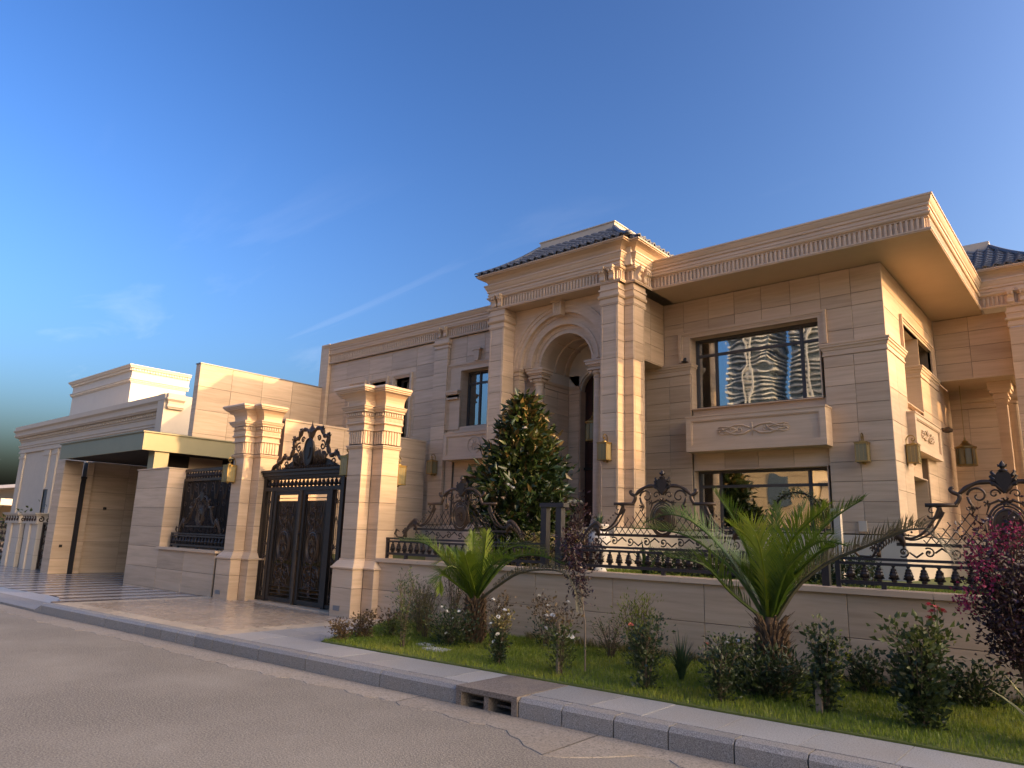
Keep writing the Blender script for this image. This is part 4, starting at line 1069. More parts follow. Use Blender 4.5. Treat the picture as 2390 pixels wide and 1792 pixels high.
    for s in (-1, 1):
        ar.box(s*0.42*k, s*0.72*k, -0.02, 0.02, 0.915, 0.955)
        P = bez([(s*0.44*k, 0, 0.935), (s*0.405*k, 0, 0.99), (s*0.40*k, 0, 1.04), (s*0.45*k, 0, 1.065), (s*0.475*k, 0, 1.10), (s*0.445*k, 0, 1.12)], 18)
        ar.tube(P, [0.024]*(len(P)-4)+[0.022, 0.02, 0.018, 0.012], 6)
        P = bez([(s*0.40*k, 0, 1.05), (s*0.32*k, 0, 1.12), (s*0.22*k, 0, 1.165), (s*0.10*k, 0, 1.165), (s*0.03*k, 0, 1.10), (0, 0, 1.06)], 22)
        ar.tube(P, [0.020+0.008*math.sin(i*0.5)**2 for i in range(len(P))], 6)
        ar.tube([(s*(0.235+px)*k, 0, 1.03+pz) for px, _, pz in spiral(0, 0, 0.012, 0.095, 1.0, -6.2, 0, 22)], [0.008+0.006*i/22 for i in range(23)], 5)
        ar.tube([(s*(0.09+px)*k, 0, 1.05+pz) for px, _, pz in spiral(0, 0, 0.010, 0.05, 3.0, 9.5, 0, 18)], 0.009, 5)
        ar.tube([(s*0.33*k, 0, 1.02), (s*0.31*k, 0, 0.96), (s*0.27*k, 0, 0.90), (s*0.30*k, 0, 0.84)], [0.012, 0.016, 0.014, 0.008], 5)
        flower(ar, s*0.30*k, 0.90, -0.01, 0.03, 5); flower(ar, s*0.16*k, 0.95, -0.01, 0.03, 5)
    ar.build('crest_arch', 'iron_hi', t, smooth=True)
    fi = MB()
    fi.prism([(-0.075, 1.19), (-0.02, 1.09), (0, 1.05), (0.02, 1.09), (0.075, 1.19), (0.06, 1.25), (0.045, 1.27), (-0.045, 1.27), (-0.06, 1.25)], -0.025, 0.025)
    for s in (-1, 1):
        for j in range(3):
            fi.tube([(s*0.04, 0, 1.13+0.04*j), (s*(0.10-0.008*j), -0.01, 1.15+0.045*j), (s*(0.125-0.012*j), 0, 1.185+0.045*j), (s*(0.11-0.012*j), 0, 1.20+0.045*j)], [0.018, 0.02, 0.014, 0.004], 5)
    fi.lathe([(0.035, 1.265), (0.045, 1.285), (0.018, 1.305), (0.032, 1.33), (0.022, 1.355), (0.004, 1.385)], 0, 0, 8)
    for s in (-1, 1): fi.tube([(0, 0, 1.33), (s*0.035, 0, 1.335), (s*0.04, 0, 1.35)], [0.012, 0.012, 0.004], 4)
    fi.build('finial', 'iron', t)
    md = MB(); cz = 0.735
    ov = [(0.118*math.cos(a), 0.155*math.sin(a)) for a in [2*PI*i/28 for i in range(28)]]
    md.prism([(x, cz+z) for x, z in ov], -0.018, 0.018)
    for f, r in ((1.0, 0.016), (1.22, 0.009), (1.42, 0.012)):
        md.tube([(x*f, -0.012, cz+z*f) for x, z in ov], r, 5, True)
    for s in (-1, 1):
        md.tube([(s*x, -0.01, z) for x, z in ((0.0, cz+0.21), (0.06, cz+0.25), (0.14, cz+0.21), (0.18, cz+0.10))], [0.014, 0.016, 0.012, 0.005], 5)
        md.tube([(s*x, -0.01, z) for x, z in ((0.0, cz-0.20), (0.10, cz-0.17), (0.19, cz-0.08), (0.20, cz))], [0.016, 0.014, 0.012, 0.005], 5)
    flower(md, 0, cz+0.02, -0.025, 0.04, 6); flower(md, 0.03, cz-0.05, -0.025, 0.025, 5)
    flower(md, 0, cz+0.235, -0.015, 0.04, 6)
    md.build('medallion', 'iron_hi', t, smooth=False)
    return t
fpA = fence_panel('ornate black iron fence crest nearest the sunlit gate pillar')
fpB = dup(fpA, (-4.66, wy(-4.66, 8.2), 1.135), SLP, 'ornate black iron fence crest in the middle, half behind the large palm')
fpC = dup(fpA, (-0.92, wy(-0.92, 8.2), 1.12), SLP, 'ornate black iron fence crest at the right edge behind the purple shrub')
fpA.location = (-8.15, wy(-8.15, 8.2), 1.14); fpA.rotation_euler = (0, 0, SLP)
# second end-post pairs between the panels
def fence_post(x, label, n=2, h=0.93):
    t = thing('fence_post', label, 'post', (x, wy(x, 8.22), 1.155), 'black posts between fence panels')
    if n == 2:
        for s in (-1, 1): MB().box(x+s*0.135-0.05, x+s*0.135+0.05, wy(x, 8.17), wy(x, 8.27), 1.155, 1.155+h-0.06).build('leg', 'black', t)
        MB().box(x-0.20, x+0.24, wy(x, 8.15), wy(x, 8.29), 1.095+h, 1.155+h).build('cross_bar', 'black', t)
        for s in (-1, 1): MB().box(x+s*0.135-0.06, x+s*0.135+0.06, wy(x, 8.16), wy(x, 8.28), 1.155, 1.20).build('base', 'black', t)
    else:
        MB().box(x-0.04, x+0.04, wy(x, 8.18), wy(x, 8.26), 1.155, 1.155+h).build('shaft', 'black', t)
        MB().box(x-0.055, x+0.055, wy(x, 8.165), wy(x, 8.275), 1.155+h, 1.155+h+0.03).build('post_cap', 'black', t)
fence_post(-6.40, 'tall black double post with a cross bar beside the magnolia')
fence_post(-2.68, 'short black fence post behind the large palm', 1, 0.40)

# iron grille with its own crest, in the pier wall opening
fpD = fence_panel('brown iron crest standing on the sill of the wall opening', 'iron_fence', 1.25)
fpD.location = (-15.72, 7.78, 1.065)
gr = thing('window_grille', 'tall brown iron grille with bulb balusters filling the wall opening', 'grille', (-15.9, 8.0, 1.1))
m = MB()
for z0, z1 in ((1.12, 1.17), (2.62, 2.68), (2.84, 2.91)): m.box(-17.14, -14.42, 7.98, 8.03, z0, z1)
for x in (-17.12, -14.44): m.box(x-0.025, x+0.025, 7.98, 8.03, 1.17, 2.62)
m.build('frame', 'iron', gr)
for i in range(21):
    o = link('baluster', baluster_mesh(), None, gr); o.location = Vector((-17.04+0.13*i, 8.005, 2.672))-origin(gr)
for i in range(14):
    x = -17.0+0.19*i
    MB().tube([(x, 8.005, 1.17), (x, 8.005, 2.62)], 0.010, 5).build('bar', 'iron', gr)
m = MB()
for i in range(7):
    x = -16.9+0.38*i
    m.tube([(x+px, 8.0, 2.45+pz) for px, _, pz in spiral(0, 0, 0.02, 0.11, 0.5, 8.0, 0, 20)], 0.011, 4)
    m.tube([(x+0.10, 8.0, 2.45), (x+0.16, 8.0, 2.2), (x+0.19, 8.0, 2.3), (x+0.22, 8.0, 2.2), (x+0.28, 8.0, 2.45)], [0.008, 0.014, 0.018, 0.014, 0.008], 4)
for i in range(9):
    x = -16.95+0.30*i
    for z in (1.35, 1.75, 2.1): 
        m.tube([(x+px*(1 if i % 2 else -1), 7.99, z+pz) for px, _, pz in spiral(0, 0, 0.015, 0.075, 0.3*i, 7.0, 0, 14)], 0.009, 4)
m.build('scrollwork', 'iron_hi', gr)
MB().box(-17.14, -14.42, 8.06, 8.065, 1.15, 2.64).build('back_sheet', 'dark', gr)

# the gate
gate = thing('double_gate', 'tall dark iron double gate with scrolled crest between two pillars', 'gate', (-12.1, 8.0, 0.2))
GY = 8.0; GL, GR = -13.52, -10.80
fr = MB()
fr.box(GL, GL+0.10, GY-0.05, GY+0.07, 0.2, 2.58); fr.box(GR-0.10, GR, GY-0.05, GY+0.07, 0.2, 2.58)
fr.box(GL, GR, GY-0.06, GY+0.08, 2.585, 2.63); fr.box(GL-0.02, GR, GY-0.10, GY+0.09, 2.63, 2.70); fr.box(GL-0.02, GR, GY-0.14, GY+0.10, 2.70, 2.745)
fr.box(GL+0.10, GR-0.10, GY-0.05, GY+0.07, 2.33, 2.405); fr.box(GL+0.10, GR-0.10, GY-0.03, GY+0.05, 2.555, 2.585)
fr.box(GL+0.33, GL+0.42, GY-0.05, GY+0.06, 0.2, 2.33); fr.box(GR-0.42, GR-0.33, GY-0.05, GY+0.06, 0.2, 2.33)
fr.box(GL+0.10, GL+0.33, GY-0.03, GY+0.04, 0.22, 0.28); fr.box(GR-0.33, GR-0.10, GY-0.03, GY+0.04, 0.22, 0.28)
fr.build('frame', 'iron', gate)
MB().box(GL-0.05, GR+0.05, GY-0.2, GY+0.2, 0.1, 0.20).build('threshold', 'trim', gate)
for i in range(19):
    o = link('baluster', baluster_mesh(), None, gate); o.location = Vector((GL+0.17+0.132*i, GY, 2.395))-origin(gate); o.scale = (1, 1, 0.93)
def leaf(x0, x1, s):
    lf = MB(); w = 0.085
    lf.box(x0, x0+w, GY-0.035, GY+0.035, 0.22, 2.325); lf.box(x1-w, x1, GY-0.035, GY+0.035, 0.22, 2.325)
    lf.box(x0+w, x1-w, GY-0.03, GY+0.03, 0.22, 0.30); lf.box(x0+w, x1-w, GY-0.03, GY+0.03, 2.25, 2.325)
    for z in (0.36, 0.43, 0.50, 2.12, 2.18): lf.box(x0+w, x1-w, GY-0.012, GY+0.012, z, z+0.014)
    for x in (x0+w+0.05, x1-w-0.05): lf.box(x-0.008, x+0.008, GY-0.012, GY+0.012, 0.52, 2.12)
    lo = lf.build('gate_leaf', 'iron', gate)
    sc = MB(); cx = (x0+x1)/2; hw = (x1-x0)/2-w-0.07
    T = lambda p: [(cx+a*hw, GY-0.01, z) for a, z in p]
    ov = [(0.62*hw*math.cos(2*PI*i/28), 0.26*math.sin(2*PI*i/28)) for i in range(28)]
    for f, r in ((1.0, 0.020), (0.82, 0.010), (1.2, 0.010)):
        sc.tube([(cx+x*f, GY-0.02, 1.28+z*f) for x, z in ov], r, 5, True)
    for k in range(10):
        a = 2*PI*k/10; sc.tube([(cx+0.03*math.cos(a), GY-0.02, 1.28+0.04*math.sin(a)), (cx+0.3*hw*math.cos(a+0.4), GY-0.03, 1.28+0.12*math.sin(a+0.4)), (cx+0.46*hw*math.cos(a), GY-0.02, 1.28+0.19*math.sin(a))], [0.014, 0.016, 0.005], 4)
    for zc, sgn in ((0.80, -1), (1.76, 1)):
        for sx in (-1, 1):
            sc.tube([(cx+sx*(0.45+px/ hw*0.9)*hw, GY-0.01, zc+pz) for px, _, pz in spiral(0, 0, 0.02, 0.13, 0.4, 8.4, 0, 24)], 0.013, 4)
            sc.tube(T([(sx*0.85, zc-0.22*sgn), (sx*0.55, zc-0.1*sgn), (sx*0.9, zc+0.08*sgn), (sx*0.4, zc+0.2*sgn), (0, zc+0.33*sgn)]), [0.008, 0.014, 0.012, 0.014, 0.006], 4)
            sc.tube([(cx+sx*(0.4*hw+px), GY-0.01, zc+0.2*sgn+pz*sgn) for px, _, pz in spiral(0, 0, 0.012, 0.075, 1, 8, 0, 16)], 0.010, 4)
            for q in range(5):
                zq = zc+sgn*(-0.25+0.12*q); sc.tube([(cx+sx*0.12*hw, GY-0.01, zq), (cx+sx*0.5*hw, GY-0.02, zq+0.05*sgn), (cx+sx*0.8*hw, GY-0.01, zq+0.02*sgn)], [0.012, 0.016, 0.004], 4)
        sc.tube([(cx, GY-0.01, zc-0.34), (cx, GY-0.01, zc+0.34)], 0.013, 5)
        for k in (-0.2, 0, 0.2): flower(sc, cx, zc+k, -0.0+GY-0.02, 0.045, 6)
    for x in [cx-hw+2*hw*i/9 for i in range(10)]: sc.tube([(x, GY+0.01, 0.52), (x, GY+0.01, 2.12)], 0.006, 4)
    flower(sc, cx, 0.43, GY-0.01, 0.05, 6)
    sc.build('scrollwork', 'iron_hi', lo)
    MB().box(x0+w, x1-w, GY+0.022, GY+0.028, 1.02, 2.12).build('back_sheet', 'sheet', lo)
    return lo
l1 = leaf(GL+0.43, -12.175, 1); l2 = leaf(-12.10, GR-0.43, -1)
MB().box(-12.172, -12.103, GY-0.06, GY+0.05, 0.17, 2.33).build('centre_stile', 'iron_hi', gate)
MB().tube([(-12.03, GY-0.06, 1.18), (-12.03, GY-0.13, 1.2), (-12.03, GY-0.13, 1.5), (-12.03, GY-0.06, 1.52)], 0.014, 6).build('handle', 'black', gate)
for xa, xb in ((GL+0.10, GL+0.33), (GR-0.33, GR-0.10)):
    sc = MB(); cx = (xa+xb)/2
    for z in (0.42, 1.05, 1.30, 2.12):
        for s in (-1, 1): sc.tube([(cx+s*0.045+s*px, GY, z+pz) for px, _, pz in spiral(0, 0, 0.01, 0.05, 0.3, 7.5, 0, 14)], 0.009, 4)
        flower(sc, cx, z, GY-0.01, 0.04, 5)
    for dx in (-0.075, 0.0, 0.075): sc.tube([(cx+dx, GY, 0.28), (cx+dx, GY, 2.33)], 0.008, 4)
    for z in (0.7, 1.65): sc.tube([(cx-0.07, GY, z), (cx, GY, z+0.2), (cx+0.07, GY, z)], 0.010, 4)
    sc.build('side_scrollwork', 'iron_hi', gate)
# crest of the gate
cr = MB(); CX = -12.04
for s in (-1, 1):
    if s:
        P = bez([(CX+s*1.30, GY, 2.76), (CX+s*1.16, GY, 2.86), (CX+s*0.98, GY, 2.93), (CX+s*0.86, GY, 3.02), (CX+s*0.72, GY, 2.98), (CX+s*0.62, GY, 3.06), (CX+s*0.56, GY, 3.22), (CX+s*0.58, GY, 3.34), (CX+s*0.50, GY, 3.36), (CX+s*0.42, GY, 3.38), (CX+s*0.34, GY, 3.50), (CX+s*0.20, GY, 3.53), (CX+s*0.05, GY, 3.46)], 60)
        cr.tube(P, [0.026+0.022*abs(math.sin(i*0.55)) for i in range(len(P))], 6)
        for (x, z, r, a0, a1) in ((0.40, 3.18, 0.10, 0, 8.2), (0.27, 3.33, 0.06, 2, 9), (0.47, 2.98, 0.09, 1, 8.5), (0.80, 2.86, 0.07, 3, 9.5), (1.08, 2.82, 0.05, 0, 7), (0.24, 3.06, 0.07, 0, 7), (0.22, 2.9, 0.06, 2, 9)):
            cr.tube([(CX+s*(x+px), GY, z+pz) for px, _, pz in spiral(0, 0, 0.012, r, a0, a1, 0, 20)], 0.018, 4)
        for q in range(7):
            x = 0.14+0.06*q; cr.tube([(CX+s*x, GY, 2.78), (CX+s*(x+0.05), GY-0.01, 3.0+0.03*(q % 3)), (CX+s*(x+0.01), GY, 3.18-0.02*q)], [0.014, 0.024, 0.007], 4)
        for x, z in ((0.58, 3.36), (0.36, 3.50), (0.86, 3.02), (1.1, 2.88), (0.56, 3.2)): flower(cr, CX+s*x, z, GY, 0.06, 6)
        cr.tube([(CX+s*0.62, GY, 3.05), (CX+s*0.50, GY, 2.92), (CX+s*0.35, GY, 2.86), (CX+s*0.2, GY, 2.80)], [0.018, 0.016, 0.014, 0.008], 5)
cr.build('crest_scrolls', 'iron_hi', gate, smooth=True)
hm = MB()
hm.prism([(CX-1.0, 2.75), (CX+1.05, 2.75), (CX+0.62, 2.92), (CX+0.3, 3.0), (CX-0.3, 3.0), (CX-0.6, 2.92)], GY+0.01, GY+0.02)
hm.build('crest_back_plate', 'iron', gate)
pd = MB()
for q in range(26):
    x = CX-1.0+0.078*q; pd.tube([(x, GY-0.03, 2.75), (x, GY-0.045, 2.79), (x, GY-0.03, 2.82)], [0.02, 0.018, 0.004], 5)
pd.build('bead_row', 'iron_hi', gate)
sh = MB(); sh.prism([(CX+0.135*math.cos(a), 3.07+0.25*math.sin(a)) for a in [2*PI*i/22 for i in range(22)]], GY-0.04, GY+0.02)
sh.tube([(CX+0.15*math.cos(2*PI*i/22), GY-0.04, 3.07+0.27*math.sin(2*PI*i/22)) for i in range(22)], 0.018, 5, True)
sh.prism([(CX-0.06, 3.16), (CX+0.06, 3.16), (CX+0.05, 3.02), (CX, 2.94), (CX-0.05, 3.02)], GY-0.055, GY-0.04)
sh.build('crest_shield', 'iron', gate)
fn = MB(); fn.lathe([(0.03, 3.30), (0.10, 3.40), (0.12, 3.47), (0.09, 3.54), (0.03, 3.60), (0.012, 3.66), (0.002, 3.70)], CX, GY, 8, 1, 0.4); fn.build('finial', 'iron_hi', gate)

# ------------------------------------------------------------------ lanterns
def wall_lantern(label, loc, ang, s=1.0):
    t = thing('wall_lantern', label, 'lantern', (0, 0, 0), 'brass wall lanterns')
    w, d0, d1 = 0.095, 0.03, 0.20
    fr = MB()
    for x in (-w, w):
        for y in (-d0, -d1): fr.box(x-0.008, x+0.008, y-0.008, y+0.008, 0, 0.34)
    for z in (0.0, 0.32): fr.box(-w-0.012, w+0.012, -d1-0.012, -d0+0.012, z, z+0.022)
    fr.box(-w-0.022, w+0.022, -d1-0.022, -d0+0.015, 0.342, 0.352)
    fr.lathe([(0.02, 0.352), (0.05, 0.36), (0.05, 0.375), (0.025, 0.385), (0.012, 0.40)], 0, -0.12, 8)
    fr.lathe([(0.004, -0.035), (0.022, -0.02), (0.03, -0.008), (0.015, 0.0)], 0, -0.12, 8)
    for x in (-0.035, 0.035): fr.box(x-0.004, x+0.004, -d1-0.004, -d1+0.004, 0.022, 0.32)
    for y in (-0.09, -0.15):
        for x in (-w, w): fr.box(x-0.004, x+0.004, y-0.004, y+0.004, 0.022, 0.32)
    fr.build('body', 'brass', t)
    for x in (-w, w): MB().box(x-0.0025, x+0.0025, -d1+0.008, -d0-0.008, 0.022, 0.32).build('pane', 'lamp_glass', t)
    MB().box(-w+0.008, w-0.008, -d1-0.0025, -d1+0.0025, 0.022, 0.32).build('pane', 'lamp_glass', t)
    br = MB()
    P = [(0, 0, 0.30), (0, -0.005, 0.42), (0, -0.03, 0.49), (0, -0.08, 0.52), (0, -0.13, 0.505), (0, -0.155, 0.46), (0, -0.13, 0.42), (0, -0.095, 0.43), (0, -0.10, 0.46), (0, -0.12, 0.455)]
    br.tube(bez(P, 36), 0.011, 5)
    br.tube([(0, -0.12, 0.40), (0, -0.12, 0.43)], 0.006, 5)
    br.box(-0.02, 0.02, -0.012, 0.0, -0.03, 0.36)
    br.build('scroll_bracket', 'brass', t)
    t.location = loc; t.rotation_euler = (0, 0, ang); t.scale = (s, s, s)
    return t
L0 = wall_lantern('brass wall lantern on the portico pilaster beside the front door', (-7.62, 11.78, 3.08), 0)
for lab, loc, ang in (('brass wall lantern on the shaded front of the right wing', (-3.45, 13.70, 3.06), 0),
                      ('brass wall lantern on the sunlit side wall of the right wing', (-2.95, 14.55, 3.10), PI/2),
                      ('dull brass wall lantern on the left facade beside the courtyard wall', (-13.62, 12.85, 3.09), 0),
                      ('brass wall lantern half hidden by the top of the magnolia', (-10.66, 11.78, 3.08), 0),
                      ('brass wall lantern with a sunlit side on the right gate pillar', (-10.58, 7.95, 2.56), 0),
                      ('brass wall lantern on the gate pillar beside the grille', (-14.12, 7.60, 2.50), -0.0),
                      ('brass wall lantern at the right edge above the fence crest', (-1.27, 17.90, 3.2), 0),
                      ('brass wall lantern on the back of the sunlit gate pillar', (-9.93, 8.36, 2.42), PI)):
    dup(L0, loc, ang, lab)
def pendant(label, x, y, z, top, r=0.17, h=0.40):
    t = thing('hanging_lantern', label, 'lantern', (x, y, z), 'brass hanging lanterns')
    m = MB(); n = 8
    for k in range(n):
        a = 2*PI*k/n; m.tube([(x+r*math.cos(a), y+r*math.sin(a), z), (x+r*0.95*math.cos(a), y+r*0.95*math.sin(a), z+h)], 0.010, 4)
    m.lathe([(r*0.7, z-0.015), (r*1.04, z-0.01), (r*1.06, z+0.02), (r*0.98, z+0.03)], x, y, n)
    m.lathe([(r*1.0, z+h-0.02), (r*1.12, z+h), (r*1.12, z+h+0.025), (r*0.75, z+h+0.06), (r*0.55, z+h+0.09), (r*0.30, z+h+0.13), (r*0.35, z+h+0.15), (r*0.12, z+h+0.18), (0.02, z+h+0.24)], x, y, n)
    m.build('body', 'brass', t)
    for k in range(n):
        a0, a1 = 2*PI*k/n+0.08, 2*PI*(k+1)/n-0.08; rr = r*0.96
        g = MB(); g.add([(x+rr*math.cos(a0), y+rr*math.sin(a0), z+0.03), (x+rr*math.cos(a1), y+rr*math.sin(a1), z+0.03), (x+rr*0.96*math.cos(a1), y+rr*0.96*math.sin(a1), z+h-0.02), (x+rr*0.96*math.cos(a0), y+rr*0.96*math.sin(a0), z+h-0.02)], [(0, 1, 2, 3)])
        g.build('pane', 'lamp_glass', t)
    MB().tube([(x, y, z+h+0.2), (x, y, top)], 0.008, 5).build('chain', 'brass', t)
pendant('brass lantern hanging inside the entrance arch', -8.78, 13.0, 3.69, 6.05)
pendant('brass lantern hanging in the side porch beyond the right wing', -2.63, 18.9, 3.46, 5.31, 0.20)
# small fittings on the facade
so_ = tag(MB().box(-3.62, -3.49, 13.665, 13.70, 1.86, 2.04).build('socket_box', 'lime', None, off=(-3.55, 13.68, 1.86)), 'small grey box on the wing wall above the plinth', 'socket')
t = thing('security_camera', 'small black camera on the belt left of the big upper window', 'camera', (-6.86, 13.62, 5.345))
MB().box(-6.92, -6.82, 13.58, 13.68, 5.345, 5.37).build('base', 'black', t); MB().tube([(-6.88, 13.64, 5.37), (-6.85, 13.60, 5.40), (-6.80, 13.52, 5.39)], [0.02, 0.035, 0.03], 8).build('housing', 'black', t)
t = thing('floodlight', 'small brown spotlight on the far pier beyond the side balcony', 'spotlight', (-2.85, 17.9, 4.18))
MB().lathe([(0.03, 4.10), (0.10, 4.12), (0.11, 4.17), (0.05, 4.22)], -2.80, 17.95, 10).build('head', 'iron_hi', t); MB().box(-2.95, -2.80, 17.92, 17.98, 4.18, 4.21).build('arm', 'iron_hi', t)

# ------------------------------------------------------------------ car port
cp = thing('carport', 'car port with an olive metal canopy over a stone-lined bay', 'carport', (-20.8, 9.0, 0.1))
MB().box(-23.70, -18.05, 7.28, 7.32, 3.37, 3.80).build('front_fascia', 'canopy', cp)
MB().box(-18.09, -18.05, 7.32, 12.6, 3.37, 3.80).build('side_fascia', 'canopy', cp)
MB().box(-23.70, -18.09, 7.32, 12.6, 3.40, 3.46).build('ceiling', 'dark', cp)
MB().box(-23.74, -18.01, 7.24, 12.64, 3.80, 3.83).build('roof_edge', 'canopy', cp)
MB().box(-18.46, -18.12, 7.62, 7.97, 2.936, 3.37).build('post', 'canopy', cp)
clad(cp, (-23.62, 0), PI/2, [7.42, 7.92], [0.05, 0.55, 1.03, 1.52, 2.0, 2.49, 2.97, 3.37], core=0.5)
clad(cp, (0, 7.42), 0, [-24.25, -23.62], [0.05, 0.55, 1.03, 1.52, 2.0, 2.49, 2.97, 3.37], core=0.5)
clad(cp, (-23.66, 0), PI/2, [8.06, 8.25], [0.05, 1.03, 2.0, 2.97, 3.37], core=0.4)
clad(cp, (-23.76, 0), PI/2, [8.25, 9.3, 10.4, 11.5, 12.5], [0.05, 0.55, 1.03, 1.52, 2.0, 2.49, 2.97, 3.40], core=0.3)
clad(cp, (0, 12.4), 0, [-23.76, -22, -20.5, -19.2, -18.1], [0.05, 0.75, 1.52, 2.3, 2.97, 3.40], core=0.2)
MB().box(-23.72, -23.60, 7.93, 8.05, 0.05, 2.90).build('gate_jamb', 'black', cp)
MB().box(-23.66, -23.58, 7.90, 8.06, 2.86, 2.92).build('jamb_head', 'black', cp)
MB().box(-19.4, -19.0, 8.05, 12.4, 0.05, 3.40).build('inner_wall', 'dark', cp)  # near-black colour carries the shadow inside the open bay
MB().lathe([(0.04, 1.98), (0.05, 2.0), (0.05, 2.04), (0.04, 2.06)], -23.72, 8.72, 8).build('wall_fitting', 'iron', cp)
MB().box(-23.62, -23.60, 7.60, 7.68, 0.86, 0.94).build('wall_fitting', 'iron', cp)

# ------------------------------------------------------------------ building at the left with the deep dentil cornice
lb = thing('villa_wing', 'pale villa wing with a deep dentil cornice at the left behind the car port', 'building', (-31, 12, 0.1))
LP = [(0.0, 4.60), (0.05, 4.61), (0.05, 4.68), (0.02, 4.69), (0.02, 4.80), (0.06, 4.82), (0.06, 4.88), (0.09, 4.92), (0.09, 4.96), (0.03, 4.98), (0.03, 5.12), (0.07, 5.13), (0.07, 5.19)]
path = [(-39.0, 14.5), (-39.0, 10.33), (-23.72, 10.33), (-23.72, 10.6)]
MB().sweep(LP, path).build('architrave', 'lime', lb)
MB().sweep([(0.07, 5.19), (0.10, 5.20), (0.10, 5.30)], path).build('dentil_bed', 'lime', lb)
ribs(lb, [(-39.15, 10.215), (-23.6, 10.215)], 5.205, 5.295, 0.19, 0.11, 0.03, 0.05, 'dentils', 'lime')
MB().sweep([(0.10, 5.30), (0.22, 5.32), (0.24, 5.36), (0.27, 5.38), (0.27, 5.46), (0.24, 5.47), (0.26, 5.55), (0.31, 5.60), (0.33, 5.62), (0.33, 5.66), (0.28, 5.68), (0.28, 5.82), (0.0, 5.84)], path).build('cornice', 'lime', lb)
clad(lb, (-23.6, 0), PI/2, [10.0, 11.0, 12.2, 13.5, 15.0], [3.5, 4.53, 5.82], mat='lime', core=0.5, corem='lime')
MB().box(-38.95, -23.9, 10.36, 10.9, 0.0, 4.62).build('wall_core', 'lime', lb)
MB().box(-38.9, -23.9, 10.5, 15, 4.6, 5.80).build('roof_block', 'lime', lb)
for x0, x1 in ((-38.8, -38.2), (-35.6, -34.9), (-34.35, -33.9), (-31.0, -30.5), (-27.5, -27.0)):
    MB().box(x0, x1, 10.30, 10.36, 0.0, 4.60).build('pilaster', 'lime', lb)
    MB().box(x0-0.06, x1+0.06, 10.27, 10.36, 4.36, 4.46).build('pilaster_cap', 'lime', lb)
MB().box(-34.88, -34.4, 10.345, 10.36, 1.0, 2.9).build('window', 'tower_glass', lb)
MB().box(-34.95, -34.3, 10.31, 10.36, 2.9, 2.98).build('lintel', 'lime', lb)
MB().box(-35.0, -34.9, 10.31, 10.36, 1.0, 2.98).build('jamb', 'lime', lb)
# upper block on the roof
ub = [(-36.3, 13.6), (-36.3, 11.0), (-29.5, 11.0), (-29.5, 13.6)]
MB().box(-36.1, -29.7, 11.2, 13.4, 5.6, 7.70).build('roof_room', 'white_stone', lb)
U2 = [(-36.1, 13.5), (-36.1, 11.2), (-29.7, 11.2), (-29.7, 13.5)]
MB().sweep([(0.0, 7.12), (0.04, 7.13), (0.04, 7.16), (0.06, 7.17), (0.06, 7.23), (0.10, 7.25), (0.10, 7.28), (0.02, 7.30), (0.02, 7.58), (0.07, 7.60), (0.07, 7.68), (0.14, 7.70), (0.17, 7.76), (0.20, 7.78), (0.20, 7.82), (0, 7.84)], U2).build('roof_room_cornice', 'white_stone', lb)
ribs(lb, [(-36.18, 13.5), (-36.18, 11.12), (-29.62, 11.12), (-29.62, 13.5)], 7.60, 7.68, 0.11, 0.06, 0.03, 0.03, 'dentils', 'white_stone')
ribs(lb, [(-36.17, 13.5), (-36.17, 11.13), (-29.63, 11.13), (-29.63, 13.5)], 7.175, 7.225, 0.06, 0.03, 0.02, 0.03, 'bead_course', 'white_stone')
MB().box(-36.1, -29.7, 11.2, 13.5, 7.70, 7.83).build('roof_room_top', 'white_stone', lb)

# ------------------------------------------------------------------ small carved pillars and gates at the far left
def small_pillar(x0, x1, y, label):
    t = thing('boundary_pillar', label, 'pillar', ((x0+x1)/2, y+0.3, 0.05), 'small stone pillars with carved caps')
    clad(t, (0, y), 0, [x0, x1], [0.05, 0.55, 1.03, 1.50], core=0.4, mat='lime')
    clad(t, (x1, 0), PI/2, [y, y+0.55], [0.05, 0.55, 1.03, 1.50], core=0.3, mat='lime')
    MB().box(x0+0.3, x0+0.62, y-0.05, y, 0.05, 1.50).build('front_pier', 'lime', t)
    cap = MB(); cap.box(x0-0.03, x1+0.03, y-0.08, y+0.6, 1.50, 1.53); cap.box(x0-0.05, x1+0.08, y-0.12, y+0.62, 1.75, 1.80); cap.box(x0-0.12, x1+0.14, y-0.16, y+0.65, 1.80, 1.83)
    cap.box(x0-0.02, x1+0.04, y-0.06, y+0.58, 1.53, 1.75); cap.build('cap', 'lime', t)
    ca = MB(); n = 5
    for i in range(n):
        xx = x0+(x1-x0)*(i+0.5)/n
        ca.tube([(xx+px, y-0.07, 1.635+pz) for px, _, pz in spiral(0, 0, 0.015, 0.09, 0.5*i, 8, 0, 16)], 0.018, 4)
    for i in range(3):
        yy = y+0.05+0.2*i; ca.tube([(x1+0.05, yy+px, 1.635+pz) for px, _, pz in spiral(0, 0, 0.015, 0.09, 0.5*i, 8, 0, 16)], 0.018, 4)
    ca.build('carved_frieze', 'iron_hi', t)
small_pillar(-28.75, -27.40, 7.6, 'carved-cap stone pillar at the far left edge of the pavement')
small_pillar(-26.90, -25.70, 7.6, 'carved-cap stone pillar next to the car port')
